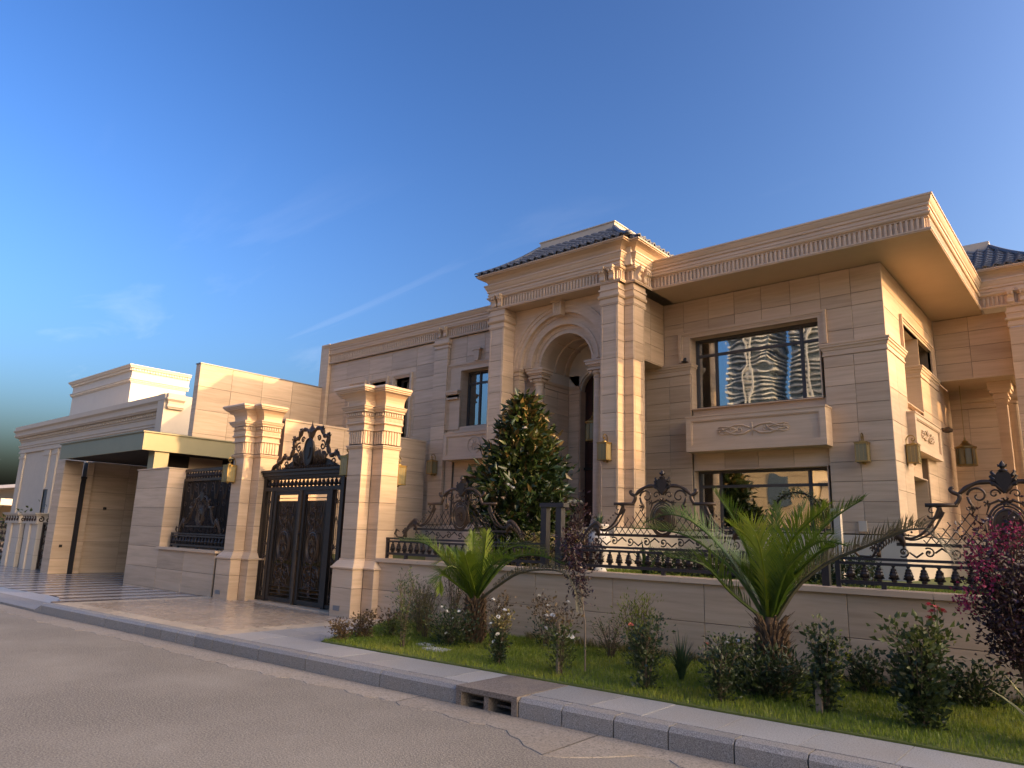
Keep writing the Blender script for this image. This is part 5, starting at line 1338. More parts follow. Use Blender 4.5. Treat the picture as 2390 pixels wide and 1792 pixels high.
def small_gate(x0, x1, y, label, h=1.55):
    t = thing('iron_gate', label, 'gate', ((x0+x1)/2, y, 0.1), 'narrow iron panels between the small pillars')
    m = MB(); m.box(x0, x0+0.07, y-0.03, y+0.03, 0.08, h); m.box(x1-0.07, x1, y-0.03, y+0.03, 0.08, h); m.box(x0, x1, y-0.03, y+0.03, 0.08, 0.16); m.box(x0, x1, y-0.03, y+0.03, h-0.07, h)
    m.build('frame', 'iron', t)
    s_ = MB(); n = max(2, int((x1-x0)/0.2))
    for i in range(n):
        for j in range(6):
            s_.tube([(x0+0.1+(x1-x0-0.2)*(i+0.5)/n+px*(1 if (i+j) % 2 else -1), y, 0.3+0.21*j+pz) for px, _, pz in spiral(0, 0, 0.01, 0.085, 0.4*j, 7.5, 0, 14)], 0.014, 4)
    s_.tube([((x0+x1)/2, y, h), ((x0+x1)/2, y, h+0.12)], [0.05, 0.005], 5)
    s_.build('scrollwork', 'iron_hi', t)
small_gate(-27.38, -26.92, 7.75, 'narrow iron panel between the two carved-cap pillars')
small_gate(-25.66, -24.35, 7.75, 'wider iron panel between a carved-cap pillar and the car port')
small_gate(-31.2, -28.85, 7.9, 'dark iron panel at the left edge of the photograph')
# houses far off at the left
fh = thing('far_house', 'tan house with a flat pale roof far down the street', 'house', (-62, 20, 0))
MB().box(-90, -56, 17.5, 26, 0, 3.95).build('wall', 'tan_wall', fh)
r = MB(); r.add([(-92, 16.6, 3.95), (-54, 16.6, 3.95), (-58, 21.5, 4.95), (-88, 21.5, 4.95), (-54, 27, 3.95), (-92, 27, 3.95)], [(0, 1, 2, 3), (1, 4, 2), (3, 2, 4, 5), (0, 3, 5), (0, 5, 4, 1)])
r.build('roof', 'lime', fh)
MB().box(-70, -58, 16.4, 16.9, 0, 3.0).build('porch_wall', 'ochre_wall', fh)
MB().box(-71, -57.5, 14.6, 16.4, 2.55, 2.98).build('porch_roof', 'white_stone', fh)
for x in (-69, -65, -61): MB().box(x-0.2, x+0.2, 14.9, 15.3, 0, 2.55).build('porch_column', 'white_stone', fh)
MB().box(-67.5, -65.8, 16.36, 16.42, 0.9, 2.2).build('window', 'tower_glass', fh)

# ------------------------------------------------------------------ across the street (seen in the windows) and an added block out of view that shades the road
op = thing('opposite_house', 'ochre banded house across the street, mirrored in the windows', 'house', (-16, -14, 0))
for k in range(10):
    MB().box(-21.5, -13.0, -13.0, -12.8, 0.0+0.6*k, 0.575+0.6*k).build('wall_band', 'ochre_wall', op)
MB().box(-21.45, -13.05, -22, -13.01, 0, 5.95).build('wall', 'tan_wall', op)
MB().box(-24.5, -21.5, -22, -13.3, 0, 5.6).build('side_wing', 'lime', op)
MB().box(-13.0, -7.5, -22, -14.2, 0, 4.9).build('side_wing', 'lime', op)
for x, z in ((-20.4, 1.0), (-20.4, 3.7), (-14.9, 3.7), (-11.5, 1.0), (-9.4, 1.0), (-11.5, 2.9), (-9.4, 2.9)):
    y = -12.78 if x < -13 else -14.18
    MB().box(x-0.55, x+0.55, y-0.02, y+0.02, z, z+1.7).build('window', 'tower_glass', op)
MB().box(-22, -12.6, -22.3, -12.5, 6.0, 6.35).build('cornice', 'lime', op); MB().box(-13.0, -7.2, -22.3, -13.9, 4.9, 5.2).build('cornice', 'lime', op)
MB().box(-24.8, -21.5, -22.3, -13.0, 5.6, 5.9).build('cornice', 'lime', op)
def tower(x, y, w, d, floors, label, ph):
    t = thing('apartment_tower', label, 'tower', (x, y, 0), 'towers mirrored in the upper window')
    MB().box(x-w/2, x+w/2, y-d/2, y+d/2, 0, floors*3.1).build('core', 'tower_glass', t)
    s_ = MB(); vs = []
    for k in range(floors):
        P = []
        for i in range(25):
            u = -w/2-1.0+(w+2.0)*i/24; P.append((x+u, y+d/2+1.2+0.9*math.sin(u*0.55+0.12*k+ph)))
        P += [(x+w/2+1.0, y-d/2-1), (x-w/2-1.0, y-d/2-1)]
        s_.slab([tuple(p) for p in P][::-1], 3.1*k+2.5, 3.1*k+3.45)
    s_.build('balcony_slabs', 'tower', t, kind='stuff')
    f = MB()
    for q in (-0.06, 0.06):
        f.box(x-w*0.02+q*w-0.5, x-w*0.02+q*w+0.5, y+d/2+2.0, y+d/2+3.0, 0, floors*3.1+3)
    for k in range(floors*2): f.box(x-w*0.08-0.4, x+w*0.04+0.4, y+d/2+2.1, y+d/2+2.6, 1.55*k, 1.55*k+0.35)
    f.build('service_core', 'tower', t, kind='stuff')
tower(-163, -390, 26, 22, 48, 'wavy-balconied white tower across the street with a lattice core', 0.0)
tower(-128, -392, 23, 22, 46, 'second wavy-balconied white tower further right in the reflection', 1.4)
nb = thing('sun_blocker', 'added long block out of view to the right that shades the street', 'building', (67, 30, 0))  # unseen block, added and stepped in height to keep sun off the street
MB().box(60, 75, 22.4, 30.7, 0, 26.2).build('wall', 'tan_wall', nb); MB().box(60, 75, 30.7, 75, 0, 23.6).build('wall', 'tan_wall', nb)
MB().box(59.6, 75.4, 22.0, 31.1, 26.2, 26.6).box(59.6, 75.4, 31.1, 75.4, 23.6, 24.0).build('cornice', 'lime', nb)
for j in range(10):
    for k in range(7): MB().box(59.95, 60.0, 24+5*j, 26.2+5*j, 1.2+3.2*k, 2.9+3.2*k).build('window', 'tower_glass', nb)

# ------------------------------------------------------------------ ground, road, kerb, pavements
KX = lambda x: 5.58+0.066*x if x > -14.6 else 5.58+0.066*-14.6+0.04*(x+14.6)      # line of the kerb face
struct(MB().box(-400, 400, -300, 500, -0.30, -0.02).build('ground', 'earth'))
xs = [-120, -60, -30, -22, -18, -14.6, -10, -5, 0, 5, 20, 60]
road = MB(); vs = [(x, -7.5, 0) for x in xs]+[(x, KX(x), 0) for x in xs]; n = len(xs)
road.add(vs, [(i, i+1, n+i+1, n+i) for i in range(n-1)]); struct(road.build('road', 'asphalt'))
# gutter strip: poured concrete bays with a ragged edge
random.seed(5)
gx = -60.0; bays = []
while gx < 10:
    L = random.uniform(1.8, 3.2); bays.append((gx, min(10, gx+L))); gx += L
gut = bpy.data.objects.new('gutter', None); COL.objects.link(gut); struct(gut)
for a, b in bays:
    m = MB(); k = max(3, int((b-a)/0.12)) if a > -20 else 3; vs = []
    for i in range(k+1):
        x = a+0.006+(b-a-0.012)*i/k
        w = 0.38+0.035*math.sin(x*1.3)+(0.03*math.sin(x*9.1)+0.02*math.sin(x*23)) if a > -20 else 0.4
        if -4.2 < x < -2.3: w += 0.36*math.exp(-((x+3.55)/0.35)**2)-0.16*math.exp(-((x+2.85)/0.35)**2)
        vs += [(x, KX(x)-0.004, 0.012), (x, KX(x)-w, 0.006), (x, KX(x)-w-0.006, 0.0)]
    m.add(vs, [q for i in range(k) for q in ((3*i, 3*i+1, 3*i+4, 3*i+3), (3*i+1, 3*i+2, 3*i+5, 3*i+4))])
    m.build('gutter_bay', 'concrete', gut)
# kerb stones
kb = bpy.data.objects.new('kerb', None); COL.objects.link(kb); struct(kb)
KZ = 0.175
cuts = [-14.73, -12.30, -11.08, -10.62, -10.19, -9.74, -9.30, -8.83, -8.29, -7.38, -6.15, -5.09]
cuts2 = [-4.36, -3.90, -3.40, -2.92, -2.40, -1.88, -1.33, -0.75, -0.1, 0.6, 1.3, 2.0, 2.8, 3.6, 4.5]
def kerb_stone(a, b, h=KZ, w=0.17, low=False, mat='granite'):
    m = MB(); g = 0.006; n = 2
    pr = [(0.0, -0.1), (0.0, h-0.035), (0.035, h), (w, h), (w, -0.1)]
    if low: pr = [(0.0, -0.1), (0.0, 0.05), (0.16, 0.085), (0.42, 0.10), (0.42, -0.1)]
    vs = []
    for x in (a+g, b-g):
        for o, z in pr: vs.append((x, KX(x)+o, z))
    k = len(pr)
    m.add(vs, [tuple(range(k)), tuple(range(2*k-1, k-1, -1))]+[(i, k+i, k+(i+1) % k, (i+1) % k) for i in range(k)])
    return m.build('kerb_stone', mat, kb)
for a, b in zip(cuts[:-1], cuts[1:]): kerb_stone(a, b)
for a, b in zip(cuts2[:-1], cuts2[1:]): kerb_stone(a, b)
# sloped end stone and dropped kerb at the drive
m = MB(); x0, x1 = -15.0, -14.735
vs = []
for x, prf in ((x0, [(0.0, -0.1), (0.0, 0.05), (0.16, 0.085), (0.42, 0.10), (0.42, -0.1)]), (x1, [(0.0, -0.1), (0.0, KZ-0.035), (0.035, KZ), (0.42, KZ), (0.42, -0.1)])):
    for o, z in prf: vs.append((x, KX(x)+o, z))
m.add(vs, [tuple(range(5)), tuple(range(9, 4, -1))]+[(i, 5+i, 5+(i+1) % 5, (i+1) % 5) for i in range(5)]); m.build('kerb_stone', 'granite', kb)
for i in range(16): kerb_stone(-15.01-1.5*(i+1), -15.01-1.5*i, low=True)
# drain inlet set into the kerb
di = tag(bpy.data.objects.new('drain_inlet', None), 'weathered concrete drain inlet with two dark openings in the kerb', 'drain'); COL.objects.link(di)
di.location = (-4.72, 5.4, 0); ORG[di.name] = Vector((-4.72, 5.4, 0))
def dbox(mb, xa, xb, o0, o1, z0, z1):
    P = [(xa, KX(xa)+o0), (xb, KX(xb)+o0), (xb, KX(xb)+o1), (xa, KX(xa)+o1)]
    mb.slab(P, z0, z1)
m = MB()
dbox(m, -5.085, -5.02, -0.012, 0.75, -0.1, 0.135); dbox(m, -4.43, -4.365, -0.012, 0.75, -0.1, 0.135); dbox(m, -4.755, -4.70, -0.002, 0.5, -0.1, 0.135)
dbox(m, -5.02, -4.755, 0.45, 0.75, -0.25, 0.135); dbox(m, -4.70, -4.43, 0.45, 0.75, -0.25, 0.135)
m.build('body', 'drain', di)
m = MB(); dbox(m, -5.085, -4.365, -0.02, 0.76, 0.136, 0.182); m.build('cover_slab', 'drain', di)
m = MB(); dbox(m, -5.02, -4.43, 0.02, 0.45, -0.25, -0.2); m.build('pit_floor', 'dark', di)
for z in (0.03, 0.085):
    m = MB(); dbox(m, -5.02, -4.43, 0.12, 0.14, z, z+0.02); m.build('grate_bar', 'drain', di)
# pavement: granite slabs between kerb and lawn
pv = bpy.data.objects.new('pavement', None); COL.objects.link(pv); struct(pv)
GE = lambda x: KX(x)+0.78                              # front edge of the lawn
def pslab(xa, xb, o0, o1, z=0.178, mat='slab', name='paving_slab', skew=0.0):
    m = MB(); g = 0.0035; c = 0.004
    P = [(xa+g, KX(xa)+o0+g), (xb-g, KX(xb)+o0+g), (xb-g+skew, KX(xb)+o1-g), (xa+g+skew, KX(xa)+o1-g)]
    z += random.uniform(-0.0015, 0.0015)
    m.slab(P, z-0.04, z); return m.build(name, mat, pv)
random.seed(3)
x = -9.42
while x < 3.0:
    w = random.choice((0.62, 0.62, 0.85, 0.5))
    if x < -5.09 and x+w > -5.35: w = -5.088-x
    if x < -5.0 and x+w <= -5.05 or x >= -4.4: pslab(x, x+w, 0.172, 0.775)
    elif x < -4.36: w = -4.362-x; pslab(x, x+w, 0.765, 0.785)
    x += w
bed = MB(); vs = [(q, KX(q)+0.15, 0.135) for q in xs if q > -14.7]+[(q, KX(q)+8, 0.135) for q in xs if q > -14.7]; n = len(vs)//2
bed.add(vs, [(i, i+1, n+i+1, n+i) for i in range(n-1)]); struct(bed.build('pavement_bed', 'joint'))
# granite slabs left of the lawn tip, up to the marble forecourt
xe = lambda o: -9.44-0.0*o
for r in range(4):
    o0, o1 = 0.775+0.42*r, 0.775+0.42*(r+1)
    a = -9.42; b = (-8.16, -8.42, -8.62, -8.82)[r]
    k = 2
    for i in range(k): pslab(a+(b-a)*i/k, a+(b-a)*(i+1)/k, o0, o1)
# cream marble forecourt: slabs with a paler border
fc = bpy.data.objects.new('forecourt', None); COL.objects.link(fc); struct(fc)
def mslab(P, mat, name='marble_slab', z=0.176, par=None):
    m = MB(); z += random.uniform(-0.0008, 0.0008); m.slab(P, z-0.03, z); return m.build(name, mat, par or fc)
g = 0.0025
bx = [-14.70, -14.36, -13.55, -12.75, -11.95, -11.15, -10.35, -9.80, -9.425]
for i in range(len(bx)-1):
    a, b = bx[i], bx[i+1]
    k0 = lambda q: KX(q)+0.172
    rows = [0.0, 0.30, 0.86, 1.42, 1.98, 2.54, 3.1]
    for r in range(6):
        brd = (i == 0 or i >= len(bx)-2 or r == 0)
        mslab([(a+g, k0(a)+rows[r]+g), (b-g, k0(b)+rows[r]+g), (b-g, k0(b)+rows[r+1]-g), (a+g, k0(a)+rows[r+1]-g)], 'cream_border' if brd else 'cream_marble')
m = MB(); m.box(-14.7, -9.5, 7.5, 8.2, 0.10, 0.168); m.build('marble_slab', 'cream_marble', fc)
# drive of dark and pale marble strips, falling gently to the dropped kerb
dv = bpy.data.objects.new('driveway', None); COL.objects.link(dv); struct(dv)
x = -14.70; i = 0
while x > -31:
    w = 0.36 if i % 2 == 0 else 0.42
    a, b = x-w, x
    def zz_(q, y): 
        t = min(1, max(0, (-14.7-q)/4.0)); return 0.174-(0.05*t)*(1.0)
    y0a, y0b = KX(a)+0.43+max(0, min(0.35, (-15.2-a)*0.4)), KX(b)+0.43+max(0, min(0.35, (-15.2-b)*0.4)); y1 = 7.62 if a > -19.0 else 12.0
    if i == 0: y0a = KX(a)+0.26; y0b = KX(b)+0.18
    m = MB(); vs = [(a+g, y0a, zz_(a, 0)-0.02), (b-g, y0b, zz_(b, 0)-0.02), (b-g, y1, zz_(b, 1)-0.02), (a+g, y1, zz_(a, 1)-0.02)]
    vs = [(p[0], p[1], p[2]-0.04) for p in vs]+[(p[0], p[1], p[2]+0.02) for p in vs]
    m.add(vs, [(3, 2, 1, 0), (4, 5, 6, 7), (0, 1, 5, 4), (1, 2, 6, 5), (2, 3, 7, 6), (3, 0, 4, 7)])
    m.build('marble_strip', 'dark_marble' if i % 2 == 0 else 'white_marble', dv)
    x -= w; i += 1
# ramp apron between the strips and the dropped kerb
m = MB(); vs = []; A = [-14.78-1.0*i for i in range(17)]
for q in A:
    t = min(1, max(0, (-14.7-q)/4.0)); z = 0.174-0.05*t
    e = KX(q)+0.43+max(0, min(0.35, (-15.2-q)*0.4))
    vs += [(q, KX(q)+0.415, 0.099), (q, e+0.01, z-0.004)]
m.add(vs, [(2*i, 2*i+2, 2*i+3, 2*i+1) for i in range(len(A)-1)]); m.build('apron', 'slab', dv)
m = MB(); m.box(-60, -14.7, 5.3, 30, -0.02, 0.06); struct(m.build('drive_bed', 'joint'))

# lawns
def lawn_poly(): 
    return [(-8.13, GE(-8.13)), (3.0, GE(3.0)), (3.0, wy(3.0)+0.05), (-9.4, wy(-9.4)+0.02), (-9.0, 7.55)]
lp = MB(); P = lawn_poly(); lp.slab(P, 0.12, 0.192); struct(lp.build('lawn', 'soil'))
struct(MB().slab([(-14.0, 8.3), (-9.9, 8.35), (-9.8, wy(-9.8)+0.2), (4.0, wy(4.0)+0.2), (8, 12), (8, 25), (-14.0, 25)], 0.9, 1.055).build('garden_lawn', 'soil'))
struct(MB().box(-14.0, -9.9, 8.1, 9.6, 0.1, 0.19).build('garden_path', 'cream_marble'))
def blades(name, pts, h0, h1, w, label, mat='grass', lean=0.5):
    n = len(pts)
    a = rng.uniform(0, 2*PI, n); h = rng.uniform(h0, h1, n); ln = rng.uniform(0.1, lean, n)*h; b = rng.uniform(0, 2*PI, n); ww = rng.uniform(0.6, 1.2, n)*w
    dx, dy = np.cos(a)*ww, np.sin(a)*ww; lx, ly = np.cos(b)*ln, np.sin(b)*ln
    x, y, z = pts.T
    v = np.stack([np.stack([x-dx, y-dy, z], 1), np.stack([x+dx, y+dy, z], 1), np.stack([x+lx*0.45+dx*0.7, y+ly*0.45+dy*0.7, z+h*0.6], 1), np.stack([x+lx*0.45-dx*0.7, y+ly*0.45-dy*0.7, z+h*0.6], 1), np.stack([x+lx, y+ly, z+h], 1)], 1).reshape(-1, 3)
    k = np.arange(n)*5
    f4 = np.stack([k, k+1, k+2, k+3], 1); f3 = np.stack([k+3, k+2, k+4], 1)
    me = mesh_np(name, v, f4, f3)
    o = link(name, me, mat, kind='stuff'); return tag(o, label, 'grass')
def inside(poly, x, y):
    c = np.zeros(len(x), bool); j = len(poly)-1
    for i in range(len(poly)):
        xi, yi = poly[i]; xj, yj = poly[j]
        c ^= ((yi > y) != (yj > y)) & (x < (xj-xi)*(y-yi)/(yj-yi+1e-12)+xi); j = i
    return c
n = 120000
x = rng.uniform(-9.4, 1.2, n); y = rng.uniform(5.6, 8.6, n)
P = lawn_poly(); P[0] = (P[0][0]+0.02, P[0][1]+0.012); P[1] = (P[1][0], P[1][1]+0.012)
k = inside(P, x, y) & ((np.sin(x*3.1)+np.sin(y*4.7+x*1.7)+rng.normal(0, 1.6, n)) > -2.6)
blades('grass', np.stack([x[k], y[k], np.full(k.sum(), 0.188)], 1), 0.022, 0.060, 0.0030, 'short green lawn of the flower bed with yellowing edge')
n = 30000
x = rng.uniform(-9.6, 2.0, n); y = rng.uniform(8.2, 11.5, n); k = y > wy(x)+0.3
blades('grass', np.stack([x[k], y[k], np.full(k.sum(), 1.05)], 1), 0.03, 0.07, 0.006, 'grass of the raised garden behind the iron fence')
for xx, yy, w, d, lab in ((-6.66, 6.47, 0.32, 0.20, 'larger grey square cover lying in the lawn'), (-7.02, 6.62, 0.20, 0.16, 'smaller pale cover lying in the lawn by the left palm')):
    o = tag(MB().box(xx-w/2, xx+w/2, yy-d/2, yy+d/2, 0.17, 0.212).build('access_cover', 'lid', None, off=(xx, yy, 0.19)), lab, 'cover', 'covers in the lawn')

# ------------------------------------------------------------------ plants
MT['frond'] = leafmat('palm_frond', ((0.25, (0.035, 0.078, 0.010)), (0.5, (0.085, 0.150, 0.018)), (0.75, (0.175, 0.215, 0.032))), 0.4, 0.32, 2.2, 9.0)
MT['frond_young'] = leafmat('young_palm_frond', ((0.25, (0.095, 0.160, 0.014)), (0.5, (0.165, 0.230, 0.022)), (0.75, (0.280, 0.290, 0.040))), 0.4, 0.38, 2.5, 9.0)
MT['frond_dry'] = leafmat('dry_palm_frond', ((0.25, (0.090, 0.080, 0.045)), (0.5, (0.150, 0.130, 0.075)), (0.75, (0.20, 0.175, 0.105))), 0.6, 0.25, 4.0, 20.0)
MT['magnolia'] = leafmat('magnolia_leaf', ((0.28, (0.012, 0.026, 0.007)), (0.5, (0.028, 0.050, 0.012)), (0.66, (0.075, 0.085, 0.022)), (0.80, (0.20, 0.125, 0.040))), 0.28, 0.12, 2.0, 14.0)
MT['magnolia_rust'] = leafmat('magnolia_rust_leaf', ((0.28, (0.060, 0.045, 0.015)), (0.5, (0.155, 0.100, 0.032)), (0.75, (0.290, 0.185, 0.060))), 0.4, 0.15, 2.0, 14.0)
MT['leaf_dark'] = leafmat('dark_rose_leaf', ((0.28, (0.014, 0.026, 0.009)), (0.5, (0.034, 0.055, 0.016)), (0.75, (0.085, 0.095, 0.030))), 0.45, 0.2, 6.0, 40.0)
MT['leaf_mid'] = leafmat('mid_green_leaf', ((0.28, (0.030, 0.052, 0.012)), (0.5, (0.075, 0.100, 0.022)), (0.75, (0.155, 0.150, 0.042))), 0.5, 0.25, 6.0, 40.0)
MT['leaf_lime'] = leafmat('lime_green_leaf', ((0.28, (0.090, 0.120, 0.010)), (0.5, (0.180, 0.200, 0.018)), (0.75, (0.290, 0.275, 0.035))), 0.5, 0.3, 7.0, 40.0)
MT['leaf_rust'] = leafmat('reddish_leaf', ((0.28, (0.050, 0.030, 0.012)), (0.5, (0.115, 0.066, 0.026)), (0.75, (0.155, 0.120, 0.040))), 0.5, 0.2, 7.0, 40.0)
MT['leaf_straw'] = leafmat('straw_leaf', ((0.28, (0.080, 0.080, 0.020)), (0.5, (0.170, 0.140, 0.040)), (0.75, (0.270, 0.190, 0.075))), 0.6, 0.25, 7.0, 40.0)
MT['leaf_purple'] = leafmat('purple_leaf', ((0.28, (0.018, 0.008, 0.010)), (0.5, (0.042, 0.017, 0.020)), (0.75, (0.085, 0.032, 0.034))), 0.4, 0.15, 6.0, 40.0)
MT['leaf_gold'] = leafmat('golden_leaf', ((0.28, (0.090, 0.070, 0.012)), (0.5, (0.200, 0.150, 0.026)), (0.75, (0.320, 0.240, 0.055))), 0.5, 0.3, 7.0, 40.0)
MT['iris'] = leafmat('sword_leaf', ((0.28, (0.020, 0.042, 0.016)), (0.5, (0.040, 0.072, 0.028)), (0.75, (0.080, 0.110, 0.045))), 0.4, 0.15, 3.0, 18.0)
MT['wood'] = plain('weathered_wood', (0.20, 0.150, 0.105), 0.85, 0, 0.3, 40.0)
MT['agave_edge'] = plain('cream_leaf_edge', (0.42, 0.37, 0.15), 0.5)
MT['petal_white'] = plain('white_petal', (0.72, 0.70, 0.66), 0.6)
MT['petal_coral'] = plain('coral_petal', (0.50, 0.13, 0.075), 0.6)
MT['petal_red'] = plain('red_petal', (0.42, 0.035, 0.05), 0.6)
MT['petal_magenta'] = leafmat('magenta_petal', ((0.3, (0.16, 0.012, 0.045)), (0.5, (0.32, 0.026, 0.085)), (0.75, (0.46, 0.060, 0.140))), 0.6, 0.3, 8.0, 50.0)
MT['petal_cream'] = plain('cream_petal', (0.62, 0.52, 0.30), 0.6)

def leaf_cloud(c, d, L, W, curl=0.25):
    """n leaves: centres c, directions d, lengths L, widths W -> folded lance shapes (4 quads' worth in 2 faces each side)"""
    n = len(c)
    d = d/np.linalg.norm(d, axis=1, keepdims=True)
    r = rng.normal(size=(n, 3)); s = np.cross(d, r); s /= np.linalg.norm(s, axis=1, keepdims=True)+1e-9
    u = np.cross(s, d)
    L = L[:, None]; W = W[:, None]
    a = c; m = c+d*L*0.5-u*L*0.06; t = c+d*L*(1-0.1*curl)-u*L*curl
    m1 = c+d*L*0.45+s*W*0.5+u*W*0.18; m2 = c+d*L*0.45-s*W*0.5+u*W*0.18
    v = np.stack([a, m1, m, m2, t], 1).reshape(-1, 3); k = np.arange(n)*5
    f = np.concatenate([np.stack([k, k+1, k+2], 1), np.stack([k, k+2, k+3], 1), np.stack([k+1, k+4, k+2], 1), np.stack([k+2, k+4, k+3], 1)])
    return v, f
def foliage(name, par, mat, c, d, L, W, curl=0.25):
    v, f = leaf_cloud(np.asarray(c, float), np.asarray(d, float), np.asarray(L, float), np.asarray(W, float), curl)
    o = origin(par)
    me = mesh_np(name, v-np.array(o[:]), None, f)
    return link(name, me, mat, par)
BL = {}
def bloom(par, p, r, mat, petals=9):
    key = (mat, petals)
    if key not in BL:
        m = MB()
        for ring, (k, rr, zz_, tilt) in enumerate(((petals, 1.0, 0.0, 0.25), (max(4, petals-3), 0.68, 0.25, 0.55), (4, 0.36, 0.45, 0.9))):
            for i in range(k):
                a = 2*PI*i/k+ring*0.5; w = 0.75*2*PI/k*1.1
                P = [(0.08*math.cos(a), 0.08*math.sin(a), zz_*0.5)]
                for q in (-0.5, 0, 0.5):
                    P.append((rr*math.cos(a+q*w), rr*math.sin(a+q*w), zz_+tilt*rr*0.7+(0.08 if q == 0 else 0)))
                m.add(P, [(0, 1, 2), (0, 2, 3)])
        me = bpy.data.meshes.new('bloom'); me.from_pydata(m.v, [], m.f); me.materials.append(MT[mat]); me.update(); BL[key] = me
    o = bpy.data.objects.new('bloom', BL[key]); COL.objects.link(o); o.parent = par
    o.location = Vector(p)-origin(par); o.scale = (r, r, r)
    o.rotation_euler = (random.uniform(-0.2, 0.9), random.uniform(-0.5, 0.5), random.uniform(0, 6))
    return o
GZ = 0.188
def bush(name, label, x, y, h, w, mat, n=500, L=0.05, W=0.026, cat='shrub', group='roses and shrubs in the flower bed', blooms=(), shape='ball', stems=6, z0=GZ, top=None, open_=0.0, upright=0.0):
    t = thing(name, label, cat, (x, y, z0), group)
    st = MB(); ends = []
    for i in range(stems):
        a = 2*PI*i/stems+random.uniform(-0.4, 0.4); rr = w*0.5*random.uniform(0.35, 0.95); hh = h*random.uniform(0.75, 1.0)
        if shape == 'column': rr *= 0.8
        P = [(x+0.02*math.cos(a), y+0.02*math.sin(a), z0-0.03), (x+rr*0.35*math.cos(a), y+rr*0.35*math.sin(a), z0+hh*0.4), (x+rr*math.cos(a+0.3), y+rr*math.sin(a+0.3), z0+hh)]
        Q = bez(P, 10); st.tube(Q, [0.007*(1-0.6*k/len(Q)) for k in range(len(Q))], 5); ends.append(Q)
        for q in range(3):
            b = Q[random.randint(3, len(Q)-2)]; e = b+Vector((random.uniform(-1, 1)*w*0.25, random.uniform(-1, 1)*w*0.25, random.uniform(0.2, 1)*h*0.2))
            st.tube([b, (b+e)/2+Vector((0, 0, 0.01)), e], [0.004, 0.003, 0.002], 4); ends.append([b, (b+e)/2, e])
    st.build('stem', 'twig', t)
    # leaves gathered along the stems in sprays, so gaps stay between them
    C = []; D = []
    wgt = [len(e) for e in ends]
    for k in range(n):
        e = random.choices(ends, wgt)[0]; i = random.randint(0 if len(e) < 5 else max(0, int(len(e)*0.12)), len(e)-1)
        p = Vector(e[i]); o = Vector((random.gauss(0, 1), random.gauss(0, 1), random.gauss(0.2, 0.7)))*w*(0.10 if shape != 'ball' else 0.13)
        C.append(p+o); D.append(Vector((o.x*3, o.y*3, abs(o.z)+0.3*w+upright)) + Vector((random.gauss(0, 0.08), random.gauss(0, 0.08), random.gauss(0, 0.08))))
    C = np.array([tuple(c) for c in C]); D = np.array([tuple(d) for d in D])
    C[:, 2] = np.maximum(C[:, 2], z0+0.01)
    sz = rng.uniform(0.65, 1.25, n)
    if top:
        lim = z0+h*top[1]; up = C[:, 2] > lim
        foliage('foliage', t, mat, C[~up], D[~up], L*sz[~up], W*sz[~up]); foliage('top_foliage', t, top[0], C[up], D[up], L*sz[up], W*sz[up])
    else: foliage('foliage', t, mat, C, D, L*sz, W*sz)
    for bm, cnt, r, zlo in blooms:
        for k in range(cnt):
            e = random.choice(ends); p = Vector(e[-1])+Vector((random.gauss(0, 1), random.gauss(0, 1), random.gauss(0.4, 0.6)))*w*0.13
            p.z = max(p.z, z0+h*zlo); p.y -= 0.03
            bloom(t, p, r*random.uniform(0.7, 1.15), bm)
    return t

# palms: each frond is a part, each bends through given points
def frond(par, pts, mat, nl=62, L=0.34, w=0.0085, up=None, tip=0.45, droop=0.0):
    P = bez(pts, 40); n = len(P)
    # even spacing
    S = [0]
    for a, b in zip(P[:-1], P[1:]): S.append(S[-1]+(b-a).length)
    def at(q):
        d = q*S[-1]
        for i in range(1, n):
            if S[i] >= d:
                f = (d-S[i-1])/max(1e-9, S[i]-S[i-1]); return P[i-1].lerp(P[i], f), (P[i]-P[i-1]).normalized()
        return P[-1], (P[-1]-P[-2]).normalized()
    m = MB()
    R = [at(i/14)[0] for i in range(15)]
    m.tube(R, [0.020*(1-0.85*i/14)+0.002 for i in range(15)], 5)
    for i in range(nl):
        q = 0.16+0.84*(i/(nl-1))**0.95
        p, t = at(min(q, 0.999))
        side = t.cross(Vector((0, 0, 1)))
        if side.length < 0.15: side = t.cross(Vector((0.3, 1, 0)))
        side.normalize(); nu = side.cross(t).normalized()
        ll = L*(0.35+0.65*math.sin(PI*min(1, (q-0.10)/0.95))**0.7)*(1-0.35*max(0, q-0.75)/0.25)*random.uniform(0.85, 1.12)
        for s in (-1, 1):
            an = random.uniform(0.62, 0.85)-0.25*q
            d = (t*math.cos(an)+side*s*math.sin(an)*0.92+nu*(0.42+random.uniform(-0.12, 0.12))).normalized()
            d2 = (d+Vector((0, 0, -0.25-droop))).normalized()
            wv = d.cross(nu).normalized()
            ww = w*random.uniform(0.8, 1.15)
            a = p; b = p+d*ll*0.5; c_ = b+d2*ll*0.5
            m.add([a+wv*ww*0.35, a-wv*ww*0.35, b-wv*ww*0.62, b+wv*ww*0.62, c_], [(0, 1, 2, 3), (3, 2, 4)])
    return m.build('frond', mat, par)
